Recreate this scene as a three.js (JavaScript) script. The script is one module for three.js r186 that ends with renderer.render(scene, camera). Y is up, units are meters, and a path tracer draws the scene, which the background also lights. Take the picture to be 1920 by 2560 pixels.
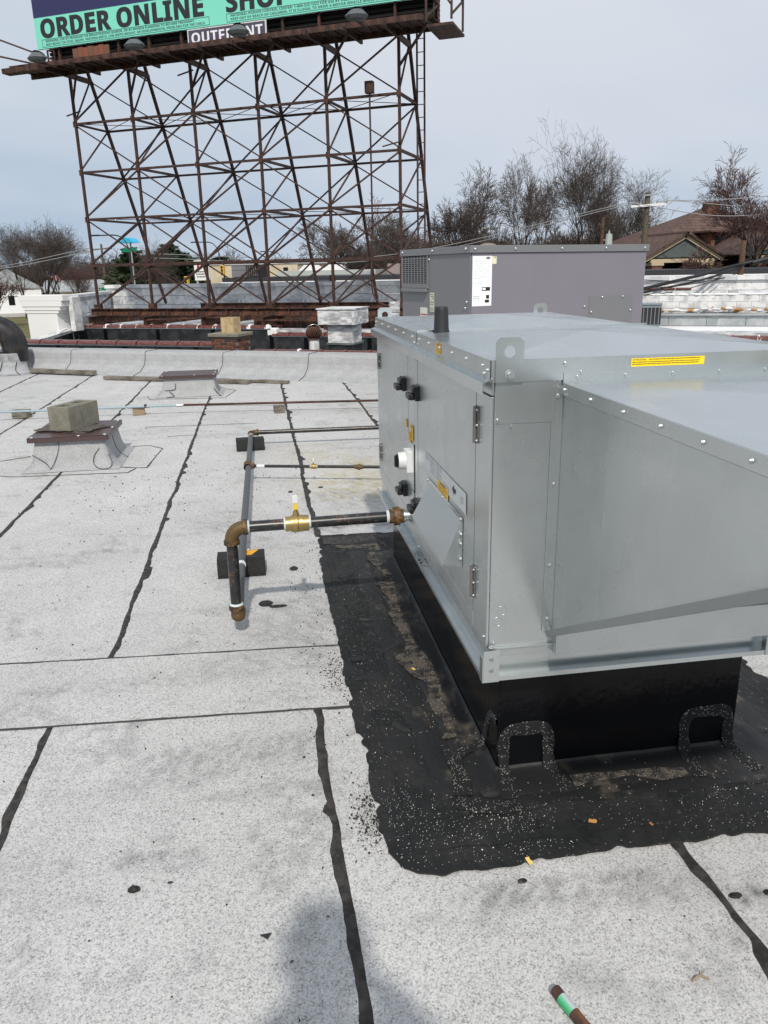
import * as THREE from 'three';
import { mergeGeometries } from 'three/addons/utils/BufferGeometryUtils.js';
import { RoundedBoxGeometry } from 'three/addons/geometries/RoundedBoxGeometry.js';
import { MarchingCubes } from 'three/addons/objects/MarchingCubes.js';

// ---------------------------------------------------------------- camera, sky, sun, exposure
const scene = new THREE.Scene();
const camera = new THREE.PerspectiveCamera(67.16, 768 / 1024, 0.02, 900);
{
  const y = THREE.MathUtils.degToRad(8.62), p = THREE.MathUtils.degToRad(17.4), r = THREE.MathUtils.degToRad(-1.15);
  const fw = new THREE.Vector3(Math.sin(y) * Math.cos(p), -Math.sin(p), -Math.cos(y) * Math.cos(p));
  const rt = new THREE.Vector3(Math.cos(y), 0, Math.sin(y));
  const up = new THREE.Vector3().crossVectors(rt, fw);
  camera.up.copy(up.clone().multiplyScalar(Math.cos(r)).addScaledVector(rt, -Math.sin(r)));
  camera.position.set(0, 1.5, 0);
  camera.lookAt(camera.position.clone().add(fw));
}
const renderer = new THREE.WebGLRenderer({ antialias: true });
renderer.setSize(768, 1024);
renderer.toneMapping = THREE.LinearToneMapping;
renderer.toneMappingExposure = 1.0;
renderer.shadowMap.enabled = true;

function rng(seed) { let a = seed >>> 0; return () => { a = (a + 0x6D2B79F5) >>> 0; let t = a; t = Math.imul(t ^ (t >>> 15), t | 1); t ^= t + Math.imul(t ^ (t >>> 7), t | 61); return ((t ^ (t >>> 14)) >>> 0) / 4294967296; }; }
function hash2(x, y, s = 0) { let h = Math.imul(x | 0, 374761393) + Math.imul(y | 0, 668265263) + Math.imul(s | 0, 1442695041); h = Math.imul(h ^ (h >>> 13), 1274126177); return ((h ^ (h >>> 16)) >>> 0) / 4294967296; }
function vn(x, y, s = 0, wrap = 0) {
  const xi = Math.floor(x), yi = Math.floor(y), fx = x - xi, fy = y - yi, u = fx * fx * (3 - 2 * fx), v = fy * fy * (3 - 2 * fy);
  const w = wrap ? (k => ((k % wrap) + wrap) % wrap) : (k => k);
  const a = hash2(w(xi), w(yi), s), b = hash2(w(xi + 1), w(yi), s), c = hash2(w(xi), w(yi + 1), s), d = hash2(w(xi + 1), w(yi + 1), s);
  return a + (b - a) * u + (c - a) * v + (a - b - c + d) * u * v;
}
function fbm(x, y, s = 0, o = 4) { let t = 0, a = 0.5; for (let i = 0; i < o; i++) { t += a * vn(x, y, s + i * 17); x *= 2.03; y *= 2.03; a *= 0.5; } return t / (1 - Math.pow(0.5, o)); }
const sstep = (a, b, x) => { const t = Math.min(1, Math.max(0, (x - a) / (b - a))); return t * t * (3 - 2 * t); };

// a thin even cloud sheet: pale blue grey with soft streaks
{
  const W = 1024, Hh = 512, data = new Float32Array(W * Hh * 4);
  for (let j = 0; j < Hh; j++) {
    const el = ((j + 0.5) / Hh - 0.5) * Math.PI;
    for (let i = 0; i < W; i++) {
      const az = ((i + 0.5) / W - 0.5) * 2 * Math.PI;
      const dx = Math.cos(el) * Math.cos(az), dy = Math.sin(el), dz = Math.cos(el) * Math.sin(az);
      const k = sstep(-0.02, 0.42, dy);
      const h = Math.max(dy, 0) + 0.22;
      const px = dx / h, pz = dz / h;
      const n = fbm(px * 1.1 + 7 + pz * 0.3, pz * 1.5 + 3, 5, 5), n2 = fbm(px * 0.5 + 20, pz * 0.55 + 9, 9, 3);
      const m = sstep(0.3, 0.72, n * 0.5 + n2 * 0.5);
      let r = 0.455 + 0.125 * k, g = 0.560 + 0.090 * k, b = 0.685 + 0.060 * k;
      r += (0.17 * m - 0.03); g += (0.125 * m - 0.022); b += (0.085 * m - 0.012);
      if (dy < -0.01) { r = 0.2; g = 0.2; b = 0.19; }
      const o = (j * W + i) * 4; data[o] = r; data[o + 1] = g; data[o + 2] = b; data[o + 3] = 1;
    }
  }
  const t = new THREE.DataTexture(data, W, Hh, THREE.RGBAFormat, THREE.FloatType);
  t.mapping = THREE.EquirectangularReflectionMapping; t.magFilter = THREE.LinearFilter; t.minFilter = THREE.LinearFilter; t.colorSpace = THREE.LinearSRGBColorSpace; t.needsUpdate = true;
  scene.background = t; scene.environment = t;
}
const sun = new THREE.DirectionalLight(0xfff8ee, 3.1);
sun.position.set(-2.1 - 0.5, 30, 30 - 6); sun.target.position.set(-0.5, 0, -6);
sun.castShadow = true; sun.shadow.radius = 2.8; sun.shadow.mapSize.set(2048, 2048);
Object.assign(sun.shadow.camera, { left: -40, right: 40, top: 40, bottom: -40, near: 1, far: 200 });
scene.add(sun); scene.add(sun.target);

// ---------------------------------------------------------------- helpers
const V = (x, y, z) => new THREE.Vector3(x, y, z);
const lin = (r, g, b) => new THREE.Color().setRGB(r, g, b);
const taken = {};
function numbered(n) { if (!(n in taken)) { taken[n] = 0; return n; } taken[n]++; return n + '_' + String(taken[n]).padStart(3, '0'); }
function tag(o, label, category, group, kind) { if (label) o.userData.label = label; if (category) o.userData.category = category; if (group) o.userData.group = group; if (kind) o.userData.kind = kind; return o; }
function thing(name, label, category, pos = [0, 0, 0], ry = 0, group) { const g = new THREE.Group(); g.name = numbered(name); g.position.set(...pos); g.rotation.y = ry; scene.add(g); return tag(g, label, category, group); }
function part(parent, name, geo, mat, label) { const m = new THREE.Mesh(Array.isArray(geo) ? mg(geo) : geo, mat); m.name = name; (parent || scene).add(m); if (label) m.userData.label = label; return m; }
function solo(name, label, category, geo, mat, group) { const m = part(scene, numbered(name), geo, mat); return tag(m, label, category, group); }
function structure(name, geo, mat) { const m = part(scene, numbered(name), geo, mat); m.userData.kind = 'structure'; return m; }
function mg(list) { const keep = list.map(g => { const q = g.index ? g.toNonIndexed() : g; for (const k of Object.keys(q.attributes)) if (!['position', 'normal', 'uv', 'color'].includes(k)) q.deleteAttribute(k); return q; }); const hasC = keep.every(g => g.attributes.color); if (!hasC) keep.forEach(g => g.deleteAttribute('color')); return mergeGeometries(keep); }
function buv(g, k = 1) { // uv in metres from the dominant axis of the normal
  const q = g.index ? g.toNonIndexed() : g, p = q.attributes.position, n = q.attributes.normal, uv = new Float32Array(p.count * 2);
  for (let i = 0; i < p.count; i++) {
    const ax = Math.abs(n.getX(i)), ay = Math.abs(n.getY(i)), az = Math.abs(n.getZ(i));
    let u, v; if (ay >= ax && ay >= az) { u = p.getX(i); v = p.getZ(i); } else if (ax >= az) { u = p.getZ(i); v = p.getY(i); } else { u = p.getX(i); v = p.getY(i); }
    uv[2 * i] = u * k; uv[2 * i + 1] = v * k;
  }
  q.setAttribute('uv', new THREE.BufferAttribute(uv, 2)); return q;
}
function bx(x0, x1, y0, y1, z0, z1, r = 0) { // box by its bounds, edges rounded by r
  const w = x1 - x0, h = y1 - y0, d = z1 - z0;
  const g = r > 0 ? new RoundedBoxGeometry(w, h, d, 1, Math.min(r, w / 2.01, h / 2.01, d / 2.01)) : new THREE.BoxGeometry(w, h, d);
  g.translate((x0 + x1) / 2, (y0 + y1) / 2, (z0 + z1) / 2); return buv(g);
}
function cyl(a, b, r1, r2 = r1, seg = 14, open = false) {
  const d = b.clone().sub(a), L = d.length(), g = new THREE.CylinderGeometry(r2, r1, L, seg, 1, open);
  const uv = g.attributes.uv; for (let i = 0; i < uv.count; i++) uv.setXY(i, uv.getX(i) * 2 * Math.PI * r1, uv.getY(i) * L);
  g.applyQuaternion(new THREE.Quaternion().setFromUnitVectors(V(0, 1, 0), d.normalize())); g.translate((a.x + b.x) / 2, (a.y + b.y) / 2, (a.z + b.z) / 2); return g;
}
function tube(pts, r, seg = 24, rad = 10, closed = false) { return new THREE.TubeGeometry(new THREE.CatmullRomCurve3(pts, closed, 'centripetal'), seg, r, rad, closed); }
function bar(a, b, w, h) { // square bar from a to b, uv in metres
  const d = b.clone().sub(a), L = d.length(); let g = buv(new THREE.BoxGeometry(w, L, h));
  const q = new THREE.Quaternion(), y = d.normalize(), x = Math.abs(y.y) > 0.98 ? V(NU.x, 0, NU.z) : V(0, 1, 0).cross(y).normalize(), z = x.clone().cross(y).normalize(); const xx = y.clone().cross(z).normalize();
  q.setFromRotationMatrix(new THREE.Matrix4().makeBasis(xx, y, z)); g.applyQuaternion(q); g.translate((a.x + b.x) / 2, (a.y + b.y) / 2, (a.z + b.z) / 2); return g;
}
function angle(a, b, w) { // steel angle: two legs
  const t = w * 0.22, g1 = bar(a, b, w, t), g2 = bar(a, b, t, w); return mg([g1, g2.translate(0, 0, w * 0.39)]);
}
function extr(pts, depth, hole) { const s = new THREE.Shape(pts.map(p => new THREE.Vector2(...p))); (hole || []).forEach(h => s.holes.push(new THREE.Path(h.map(p => new THREE.Vector2(...p))))); return buv(new THREE.ExtrudeGeometry(s, { depth, bevelEnabled: false })); }
function profZ(pts, z0, z1) { return extr(pts, z1 - z0).translate(0, 0, z0); } // (x,y) profile swept along z
function flat(pts, y, k = 1) { // polygon on the ground, pts [x,z]
  const s = new THREE.Shape(pts.map(p => new THREE.Vector2(p[0], -p[1]))), g = new THREE.ShapeGeometry(s); g.rotateX(-Math.PI / 2); g.translate(0, y, 0); return buv(g, k);
}
function slab(pts, y0, y1, k = 1) { const s = new THREE.Shape(pts.map(p => new THREE.Vector2(p[0], -p[1]))), g = new THREE.ExtrudeGeometry(s, { depth: y1 - y0, bevelEnabled: false }); g.rotateX(-Math.PI / 2); g.translate(0, y0, 0); return buv(g, k); }
// frame of the street block behind the roof: s along the party walls (to the right), t away from us
const NA = 28 * Math.PI / 180, NU = V(Math.cos(NA), 0, Math.sin(NA)), NN = V(Math.sin(NA), 0, -Math.cos(NA)), NO = V(-0.7, 0, -12.25);
const P = (s, t, y = 0) => V(NO.x + NU.x * s + NN.x * t, y, NO.z + NU.z * s + NN.z * t);
function pbx(s0, s1, t0, t1, y0, y1, r = 0) { const g = bx(s0, s1, y0, y1, -t1, -t0, r); return g.applyMatrix4(PM); }
const PM = new THREE.Matrix4().makeBasis(NU, V(0, 1, 0), NN.clone().negate()).setPosition(NO);

// ---------------------------------------------------------------- textures
const enc = x => { x = Math.min(1, Math.max(0, x)); return x <= 0.0031308 ? x * 12.92 : 1.055 * Math.pow(x, 1 / 2.4) - 0.055; };
function tex(w, h, fn, srgb = true, rep) {
  const d = new Uint8Array(w * h * 4);
  for (let j = 0; j < h; j++) for (let i = 0; i < w; i++) { const c = fn(i, j), o = (j * w + i) * 4; const f = srgb ? enc : (x => Math.min(1, Math.max(0, x))); d[o] = f(c[0]) * 255; d[o + 1] = f(c[1]) * 255; d[o + 2] = f(c[2]) * 255; d[o + 3] = 255; }
  const t = new THREE.DataTexture(d, w, h); t.wrapS = t.wrapT = THREE.RepeatWrapping; t.magFilter = THREE.LinearFilter; t.minFilter = THREE.LinearMipmapLinearFilter; t.generateMipmaps = true; if (srgb) t.colorSpace = THREE.SRGBColorSpace; if (rep) t.repeat.set(rep, rep); t.needsUpdate = true; return t;
}
const sc = (c, k) => [c[0] * k, c[1] * k, c[2] * k];
const mix3 = (a, b, t) => [a[0] + (b[0] - a[0]) * t, a[1] + (b[1] - a[1]) * t, a[2] + (b[2] - a[2]) * t];
// white mineral granules on bitumen, 2.56 m tile
const granTex = (() => { const S = 2048; return tex(S, S, (i, j) => {
  const a = vn(i / 1.6, j / 1.6, 1, 1280), b = vn(i / 3.2, j / 3.2, 2, 640), c = vn(i / 9, j / 9, 3, 0), e = vn(i / 128, j / 128, 5, 16), f = hash2(i, j, 8);
  let v = 0.510 + 0.10 * (f - 0.5) + 0.04 * (e - 0.5);
  const q = a * 0.55 + b * 0.37 + c * 0.08;
  v *= 0.71 + 0.40 * sstep(0.24, 0.72, q);
  v *= 1 - 0.40 * sstep(0.34, 0.2, q);
  return [v * 1.0, v * 0.994, v * 0.975];
}, true, 1 / 2.56); })();
const granFine = (() => tex(512, 512, (i, j) => { const a = vn(i / 2, j / 2, 31, 256), b = vn(i / 4, j / 4, 32, 128), c = vn(i / 64, j / 64, 33, 8); let v = 0.39 + 0.05 * (c - 0.5); const q = a * 0.6 + b * 0.4; v *= 1 - 0.5 * sstep(0.44, 0.22, q); v *= 1 + 0.12 * sstep(0.6, 0.8, q); return [v * 0.985, v, v * 1.01]; }, true, 1 / 0.7))();
const barkN = (seed, c0, c1, kx, ky, S = 256) => tex(S, S, (i, j) => { const n = vn(i / kx, j / ky, seed, 0) * 0.5 + vn(i / (kx / 3), j / (ky / 3), seed + 1, 0) * 0.3 + hash2(i, j, seed) * 0.2; return mix3(c0, c1, sstep(0.2, 0.8, n)); });
// torch-down black flashing with scattered granules, 1.28 m tile
const apronTex = (() => { const S = 1024; return tex(S, S, (i, j) => {
  const n = fbm(i / 90, j / 90, 41, 4), m = fbm(i / 22, j / 22, 44, 3), f = hash2(i >> 1, j >> 1, 47), cl = sstep(0.46, 0.78, fbm(i / 130, j / 60, 49, 3));
  let c = mix3([0.006, 0.007, 0.0075], [0.016, 0.016, 0.016], sstep(0.3, 0.7, n)); c = sc(c, 0.7 + 0.6 * m);
  c = mix3(c, [0.04, 0.035, 0.03], 0.5 * sstep(0.6, 0.82, fbm(i / 160 + 9, j / 160, 52, 4)));
  if (f < 0.002 + 0.009 * cl) c = mix3(c, [0.50, 0.48, 0.43], 0.5 + 0.5 * hash2(i >> 1, j >> 1, 48));
  return c; }, true, 1 / 1.28); })();
const apronBump = tex(512, 512, (i, j) => { const v = 0.7 * fbm(i / 60, j / 60, 61, 5) + 0.3 * fbm(i / 9, j / 14, 62, 2); return [v, v, v]; }, false, 1 / 0.7);
const duskTex = (() => tex(512, 512, (i, j) => { const n = fbm(i / 70, j / 70, 71, 5), m = fbm(i / 16, j / 30, 73, 3); let c = mix3([0.007, 0.008, 0.009], [0.016, 0.016, 0.016], n); c = mix3(c, [0.085, 0.072, 0.055], 0.75 * sstep(0.56, 0.74, n * 0.65 + m * 0.35)); if (hash2(i >> 1, j >> 1, 75) < 0.012 * sstep(0.5, 0.7, m)) c = [0.42, 0.4, 0.36]; return c; }, true, 1 / 0.9))();
const bandTex = tex(256, 256, (i, j) => { const f = hash2(i >> 1, j >> 1, 81), g = hash2(i >> 1, j >> 1, 82), q = vn(i / 14, j / 14, 83); return f < 0.02 + 0.12 * q * q ? [0.36, 0.345, 0.31] : sc([0.006, 0.0065, 0.007], 0.7 + 0.6 * g); }, true, 1 / 0.32);
// galvanised sheet: drawn grain and soft spangle
const galvTex = tex(512, 512, (i, j) => { const n = fbm(i / 60, j / 60, 91, 4), st = fbm(i / 6, j / 160, 93, 3), sp = vn(i / 7, j / 7, 95); const v = 0.59 + 0.06 * (n - 0.5) + 0.012 * (st - 0.5) + 0.008 * (sp - 0.5); return [v * 0.945, v * 1.0, v * 1.0]; }, true, 1 / 0.8);
const galvRough = tex(512, 512, (i, j) => { const n = fbm(i / 80, j / 80, 97, 4), s2 = fbm(i / 12, j / 90, 99, 3), v = 0.29 + 0.18 * (n - 0.5) + 0.015 * (s2 - 0.5); return [v, v, v]; }, false, 1 / 0.8);
const rustTex = tex(512, 512, (i, j) => { const n = fbm(i / 50, j / 50, 101, 5), m = fbm(i / 14, j / 60, 103, 4); let c = mix3([0.030, 0.016, 0.013], [0.105, 0.042, 0.026], sstep(0.3, 0.75, n)); c = mix3(c, [0.20, 0.085, 0.035], 0.7 * sstep(0.58, 0.75, m)); return sc(c, 0.75 + 0.5 * hash2(i >> 1, j >> 1, 105)); }, true, 1 / 1.3);
const rustDarkTex = tex(256, 256, (i, j) => { const n = fbm(i / 40, j / 40, 111, 5), m = fbm(i / 10, j / 40, 113, 3); let c = mix3([0.028, 0.016, 0.013], [0.085, 0.036, 0.026], sstep(0.3, 0.75, n)); c = mix3(c, [0.17, 0.068, 0.035], 0.6 * sstep(0.6, 0.78, m)); return c; }, true, 1 / 1.0);
const silverTex = tex(512, 512, (i, j) => { const n = fbm(i / 90, j / 30, 121, 5), m = fbm(i / 25, j / 60, 123, 4), d = fbm(i / 60, j / 8, 125, 3); let c = mix3([0.38, 0.39, 0.40], [0.70, 0.71, 0.72], sstep(0.35, 0.7, n)); c = mix3(c, [0.78, 0.78, 0.78], 0.7 * sstep(0.58, 0.7, m)); c = mix3(c, [0.26, 0.14, 0.06], 0.8 * sstep(0.72, 0.80, m * 0.5 + d * 0.5)); return c; }, true, 1 / 3);
const whitePaintTex = tex(512, 512, (i, j) => { const n = fbm(i / 60, j / 60, 131, 5), m = fbm(i / 30, j / 9, 133, 4), k = fbm(i / 18, j / 18, 136, 3); let c = mix3([0.48, 0.49, 0.50], [0.74, 0.74, 0.73], sstep(0.3, 0.65, n)); c = mix3(c, [0.30, 0.29, 0.27], 0.55 * sstep(0.66, 0.78, m)); c = mix3(c, [0.38, 0.19, 0.07], 0.8 * sstep(0.71, 0.76, k * 0.7 + n * 0.3)); return c; }, true, 1 / 2.2);
const brushedTex = tex(256, 256, (i, j) => { const n = fbm(i / 40, j / 10, 141, 4), m = fbm(i / 70, j / 70, 143, 3); const v = 0.34 + 0.5 * sstep(0.35, 0.75, n * 0.6 + m * 0.4); return [v, v, v * 1.01]; }, true, 1 / 1.1);
const concTex = tex(256, 256, (i, j) => { const n = fbm(i / 30, j / 30, 151, 4), f = hash2(i, j, 153), g = vn(i / 3, j / 3, 155); const v = 0.19 + 0.09 * (n - 0.5) + 0.07 * (f - 0.5) + 0.08 * (g - 0.5); return [v * 1.05, v, v * 0.80]; }, true, 1 / 0.45);
const woodTex = tex(256, 256, (i, j) => { const n = fbm(i / 60, j / 5, 161, 4), m = fbm(i / 20, j / 2.5, 163, 3); let c = mix3([0.07, 0.062, 0.05], [0.24, 0.215, 0.175], sstep(0.3, 0.7, n * 0.6 + m * 0.4)); return c; }, true, 1 / 0.6);
const clayTex = tex(256, 256, (i, j) => { const n = fbm(i / 30, j / 30, 171, 4), m = fbm(i / 9, j / 9, 173, 3); return mix3([0.085, 0.026, 0.022], [0.19, 0.062, 0.048], sstep(0.3, 0.75, n * 0.7 + m * 0.3)); }, true, 1 / 0.5);
const noiseCol = (seed, c0, c1, sz, tile) => tex(256, 256, (i, j) => { const n = fbm(i / sz, j / sz, seed, 5); return mix3(c0, c1, sstep(0.25, 0.75, n)); }, true, 1 / tile);
const grassTex = noiseCol(181, [0.075, 0.075, 0.022], [0.16, 0.135, 0.05], 18, 9);
const steelPipeTex = tex(256, 256, (i, j) => { const n = fbm(i / 40, j / 14, 191, 4), m = fbm(i / 7, j / 30, 193, 3); let c = mix3([0.012, 0.012, 0.013], [0.035, 0.035, 0.036], n); c = mix3(c, [0.16, 0.16, 0.16], 0.8 * sstep(0.74, 0.82, m)); c = mix3(c, [0.14, 0.055, 0.02], 0.7 * sstep(0.7, 0.8, n)); return c; }, true, 1 / 0.25);
const ironTex = tex(128, 128, (i, j) => { const n = fbm(i / 20, j / 20, 201, 4); return mix3([0.05, 0.040, 0.024], [0.19, 0.105, 0.034], sstep(0.35, 0.68, n)); }, true, 1 / 0.12);
const purpleTex = tex(256, 256, (i, j) => { const n = fbm(i / 60, j / 60, 211, 4), v = 1 + 0.08 * (n - 0.5); return [0.212 * v, 0.198 * v, 0.230 * v]; }, true, 1 / 1.2);
const shingleTex = tex(256, 256, (i, j) => { const row = Math.floor(j / 8), n = hash2(Math.floor((i + row * 13) / 12), row, 221), e = (j % 8) < 1.3 ? 0.6 : 1; return sc(mix3([0.07, 0.040, 0.031], [0.14, 0.082, 0.066], n), e); }, true, 1 / 4);
const houseBrickTex = tex(256, 256, (i, j) => { const row = Math.floor(j / 8), ii = i + (row % 2) * 12, n = hash2(Math.floor(ii / 24), row, 225), mo = (j % 8) < 1 || (ii % 24) < 1; return mo ? [0.16, 0.14, 0.12] : mix3([0.10, 0.035, 0.018], [0.22, 0.085, 0.04], n); }, true, 1 / 2.2);

function canvasTex(w, h, draw) { const c = document.createElement('canvas'); c.width = w; c.height = h; const g = c.getContext('2d'); draw(g, w, h); const t = new THREE.CanvasTexture(c); t.colorSpace = THREE.SRGBColorSpace; t.anisotropy = 4; return t; }
const S = (o) => new THREE.MeshStandardMaterial(o);
const M = {
  gran: S({ map: granTex, roughness: 0.95, vertexColors: true, bumpMap: granTex, bumpScale: 0.0012 }),
  granWrap: S({ map: granFine, roughness: 0.95 }),
  bitumen: S({ map: noiseCol(301, [0.016, 0.014, 0.013], [0.05, 0.044, 0.04], 14, 0.3), roughness: 0.75 }),
  tarLine: S({ color: lin(0.045, 0.045, 0.045), roughness: 0.9 }),
  tar: S({ color: lin(0.012, 0.012, 0.012), roughness: 0.55 }),
  apron: S({ map: apronTex, roughness: 1, roughnessMap: tex(256, 256, (i, j) => { const v = 0.55 + 0.5 * fbm(i / 8, j / 60, 1501, 4); return [v, v, v]; }, false, 1 / 0.9), bumpMap: apronBump, bumpScale: 0.012 }),
  cant: S({ map: duskTex, roughness: 0.62, bumpMap: apronBump, bumpScale: 0.003 }),
  membrane: new THREE.MeshPhysicalMaterial({ color: lin(0.004, 0.0045, 0.0055), roughness: 0.2, specularIntensity: 0.45, bumpMap: apronBump, bumpScale: 0.002 }),
  membraneDull: S({ map: noiseCol(305, [0.012, 0.014, 0.015], [0.035, 0.038, 0.04], 40, 1.2), roughness: 0.45 }),
  dust: S({ map: tex(256, 256, (i, j) => { const n = fbm(i / 20, j / 20, 401, 4), f = hash2(i >> 1, j >> 1, 403); return f < 0.05 ? [0.30, 0.28, 0.24] : mix3([0.012, 0.012, 0.012], [0.075, 0.063, 0.050], sstep(0.35, 0.7, n)); }, true, 1 / 0.32), roughness: 0.95 }),
  band: S({ map: bandTex, roughness: 0.85 }),
  galv: S({ map: galvTex, metalness: 0.85, roughness: 1, roughnessMap: galvRough }),
  galvDull: S({ map: galvTex, color: lin(0.6, 0.6, 0.6), metalness: 0.7, roughness: 0.5 }),
  galvBright: S({ color: lin(0.61, 0.645, 0.645), metalness: 0.9, roughness: 0.24 }),
  zinc: S({ color: lin(0.58, 0.60, 0.60), metalness: 0.9, roughness: 0.34 }),
  hinge: S({ color: lin(0.22, 0.21, 0.20), metalness: 0.7, roughness: 0.42 }),
  blackPlastic: S({ color: lin(0.012, 0.012, 0.013), roughness: 0.38 }),
  greyBlack: S({ color: lin(0.02, 0.021, 0.023), roughness: 0.5 }),
  whitePlastic: S({ color: lin(0.72, 0.73, 0.72), roughness: 0.4 }),
  rubber: S({ map: noiseCol(311, [0.008, 0.008, 0.008], [0.024, 0.024, 0.024], 6, 0.2), roughness: 0.85 }),
  yellow: S({ color: lin(0.78, 0.40, 0.02), roughness: 0.5 }),
  pipe: S({ map: steelPipeTex, roughness: 0.32 }),
  pipeGrey: S({ color: lin(0.075, 0.078, 0.082), roughness: 0.45 }),
  iron: S({ map: ironTex, roughness: 0.6, metalness: 0.25 }),
  brass: S({ color: lin(0.46, 0.335, 0.14), metalness: 0.85, roughness: 0.38 }),
  dope: S({ color: lin(0.55, 0.61, 0.62), roughness: 0.7 }),
  conc: S({ map: concTex, roughness: 0.95, bumpMap: concTex, bumpScale: 0.002 }),
  wood: S({ map: woodTex, roughness: 0.9, bumpMap: woodTex, bumpScale: 0.004 }),
  pallet: S({ color: lin(0.30, 0.22, 0.14), roughness: 0.9 }),
  brown: S({ color: lin(0.075, 0.045, 0.043), roughness: 0.35 }),
  shingleScrap: S({ map: noiseCol(321, [0.04, 0.034, 0.03], [0.15, 0.13, 0.115], 8, 0.2), roughness: 0.95 }),
  clay: S({ map: clayTex, roughness: 0.32 }),
  brick: [0, 1, 2, 3].map(k => S({ map: noiseCol(330 + k, [[0.06, 0.022, 0.015], [0.11, 0.035, 0.02], [0.045, 0.022, 0.018], [0.15, 0.055, 0.03]][k], [[0.12, 0.045, 0.03], [0.20, 0.075, 0.045], [0.09, 0.05, 0.04], [0.24, 0.10, 0.06]][k], 16, 0.25), roughness: 0.9 })),
  mortar: S({ color: lin(0.20, 0.18, 0.15), roughness: 0.95 }),
  flue: S({ map: noiseCol(341, [0.42, 0.30, 0.15], [0.56, 0.43, 0.25], 30, 0.6), roughness: 0.8 }),
  capConc: S({ map: noiseCol(345, [0.14, 0.13, 0.10], [0.28, 0.26, 0.20], 14, 0.4), roughness: 0.95 }),
  rust: S({ map: rustTex, roughness: 0.8 }),
  rustDark: S({ map: rustDarkTex, roughness: 0.75 }),
  silver: S({ map: silverTex, roughness: 0.6 }),
  whitePaint: S({ map: whitePaintTex, roughness: 0.7 }),
  whiteClean: S({ color: lin(0.80, 0.80, 0.79), roughness: 0.6 }),
  brushed: S({ map: brushedTex, roughness: 0.6 }),
  greyWall: S({ map: noiseCol(351, [0.26, 0.28, 0.29], [0.42, 0.44, 0.45], 40, 2), roughness: 0.7 }),
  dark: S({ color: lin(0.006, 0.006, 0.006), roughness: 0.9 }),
  purple: S({ map: purpleTex, roughness: 0.42 }),
  trim: S({ color: lin(0.185, 0.188, 0.195), roughness: 0.4 }),
  panelGrey: S({ color: lin(0.185, 0.187, 0.195), roughness: 0.45 }),
  acGrey: S({ color: lin(0.20, 0.25, 0.26), roughness: 0.5 }),
  cream: S({ map: noiseCol(361, [0.55, 0.47, 0.33], [0.66, 0.57, 0.42], 30, 6), roughness: 0.9 }),
  mauve: S({ color: lin(0.33, 0.26, 0.25), roughness: 0.9 }),
  paleGrey: S({ color: lin(0.45, 0.48, 0.46), roughness: 0.9 }),
  asphalt: S({ map: noiseCol(371, [0.045, 0.046, 0.05], [0.075, 0.075, 0.08], 10, 6), roughness: 0.95 }),
  paving: S({ map: noiseCol(375, [0.30, 0.28, 0.25], [0.42, 0.40, 0.36], 20, 8), roughness: 0.95 }),
  grass: S({ map: grassTex, roughness: 1 }),
  bark: S({ color: lin(0.055, 0.043, 0.036), roughness: 0.95 }),
  barkGrey: S({ color: lin(0.075, 0.066, 0.058), roughness: 0.95 }),
  twig: S({ color: lin(0.085, 0.065, 0.055), roughness: 0.95 }),
  twigRed: S({ color: lin(0.11, 0.062, 0.053), roughness: 0.95 }),
  twigGrey: S({ color: lin(0.11, 0.092, 0.078), roughness: 0.95 }),
  needle: S({ color: lin(0.030, 0.050, 0.020), roughness: 0.9 }),
  needle2: S({ color: lin(0.045, 0.060, 0.022), roughness: 0.9 }),
  shingles: S({ map: shingleTex, roughness: 0.9 }),
  hbrick: S({ map: houseBrickTex, roughness: 0.9 }),
  hgreen: S({ color: lin(0.095, 0.115, 0.11), roughness: 0.9 }),
  trimCream: S({ color: lin(0.52, 0.42, 0.28), roughness: 0.7 }),
  glassDark: S({ color: lin(0.01, 0.012, 0.014), roughness: 0.1 }),
  poleWood: S({ map: noiseCol(381, [0.07, 0.06, 0.035], [0.15, 0.13, 0.085], 12, 0.6), roughness: 0.95 }),
  poleBrown: S({ map: noiseCol(385, [0.07, 0.04, 0.022], [0.16, 0.09, 0.05], 12, 0.6), roughness: 0.95 }),
  wire: S({ color: lin(0.30, 0.30, 0.30), roughness: 0.5 }),
  cable: S({ color: lin(0.01, 0.01, 0.011), roughness: 0.5 }),
  signGreen: S({ color: lin(0.0, 0.18, 0.10), roughness: 0.5 }),
  lampBlack: S({ color: lin(0.02, 0.022, 0.025), roughness: 0.5 }),
};
M.gran.bumpScale = 0.001;
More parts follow.
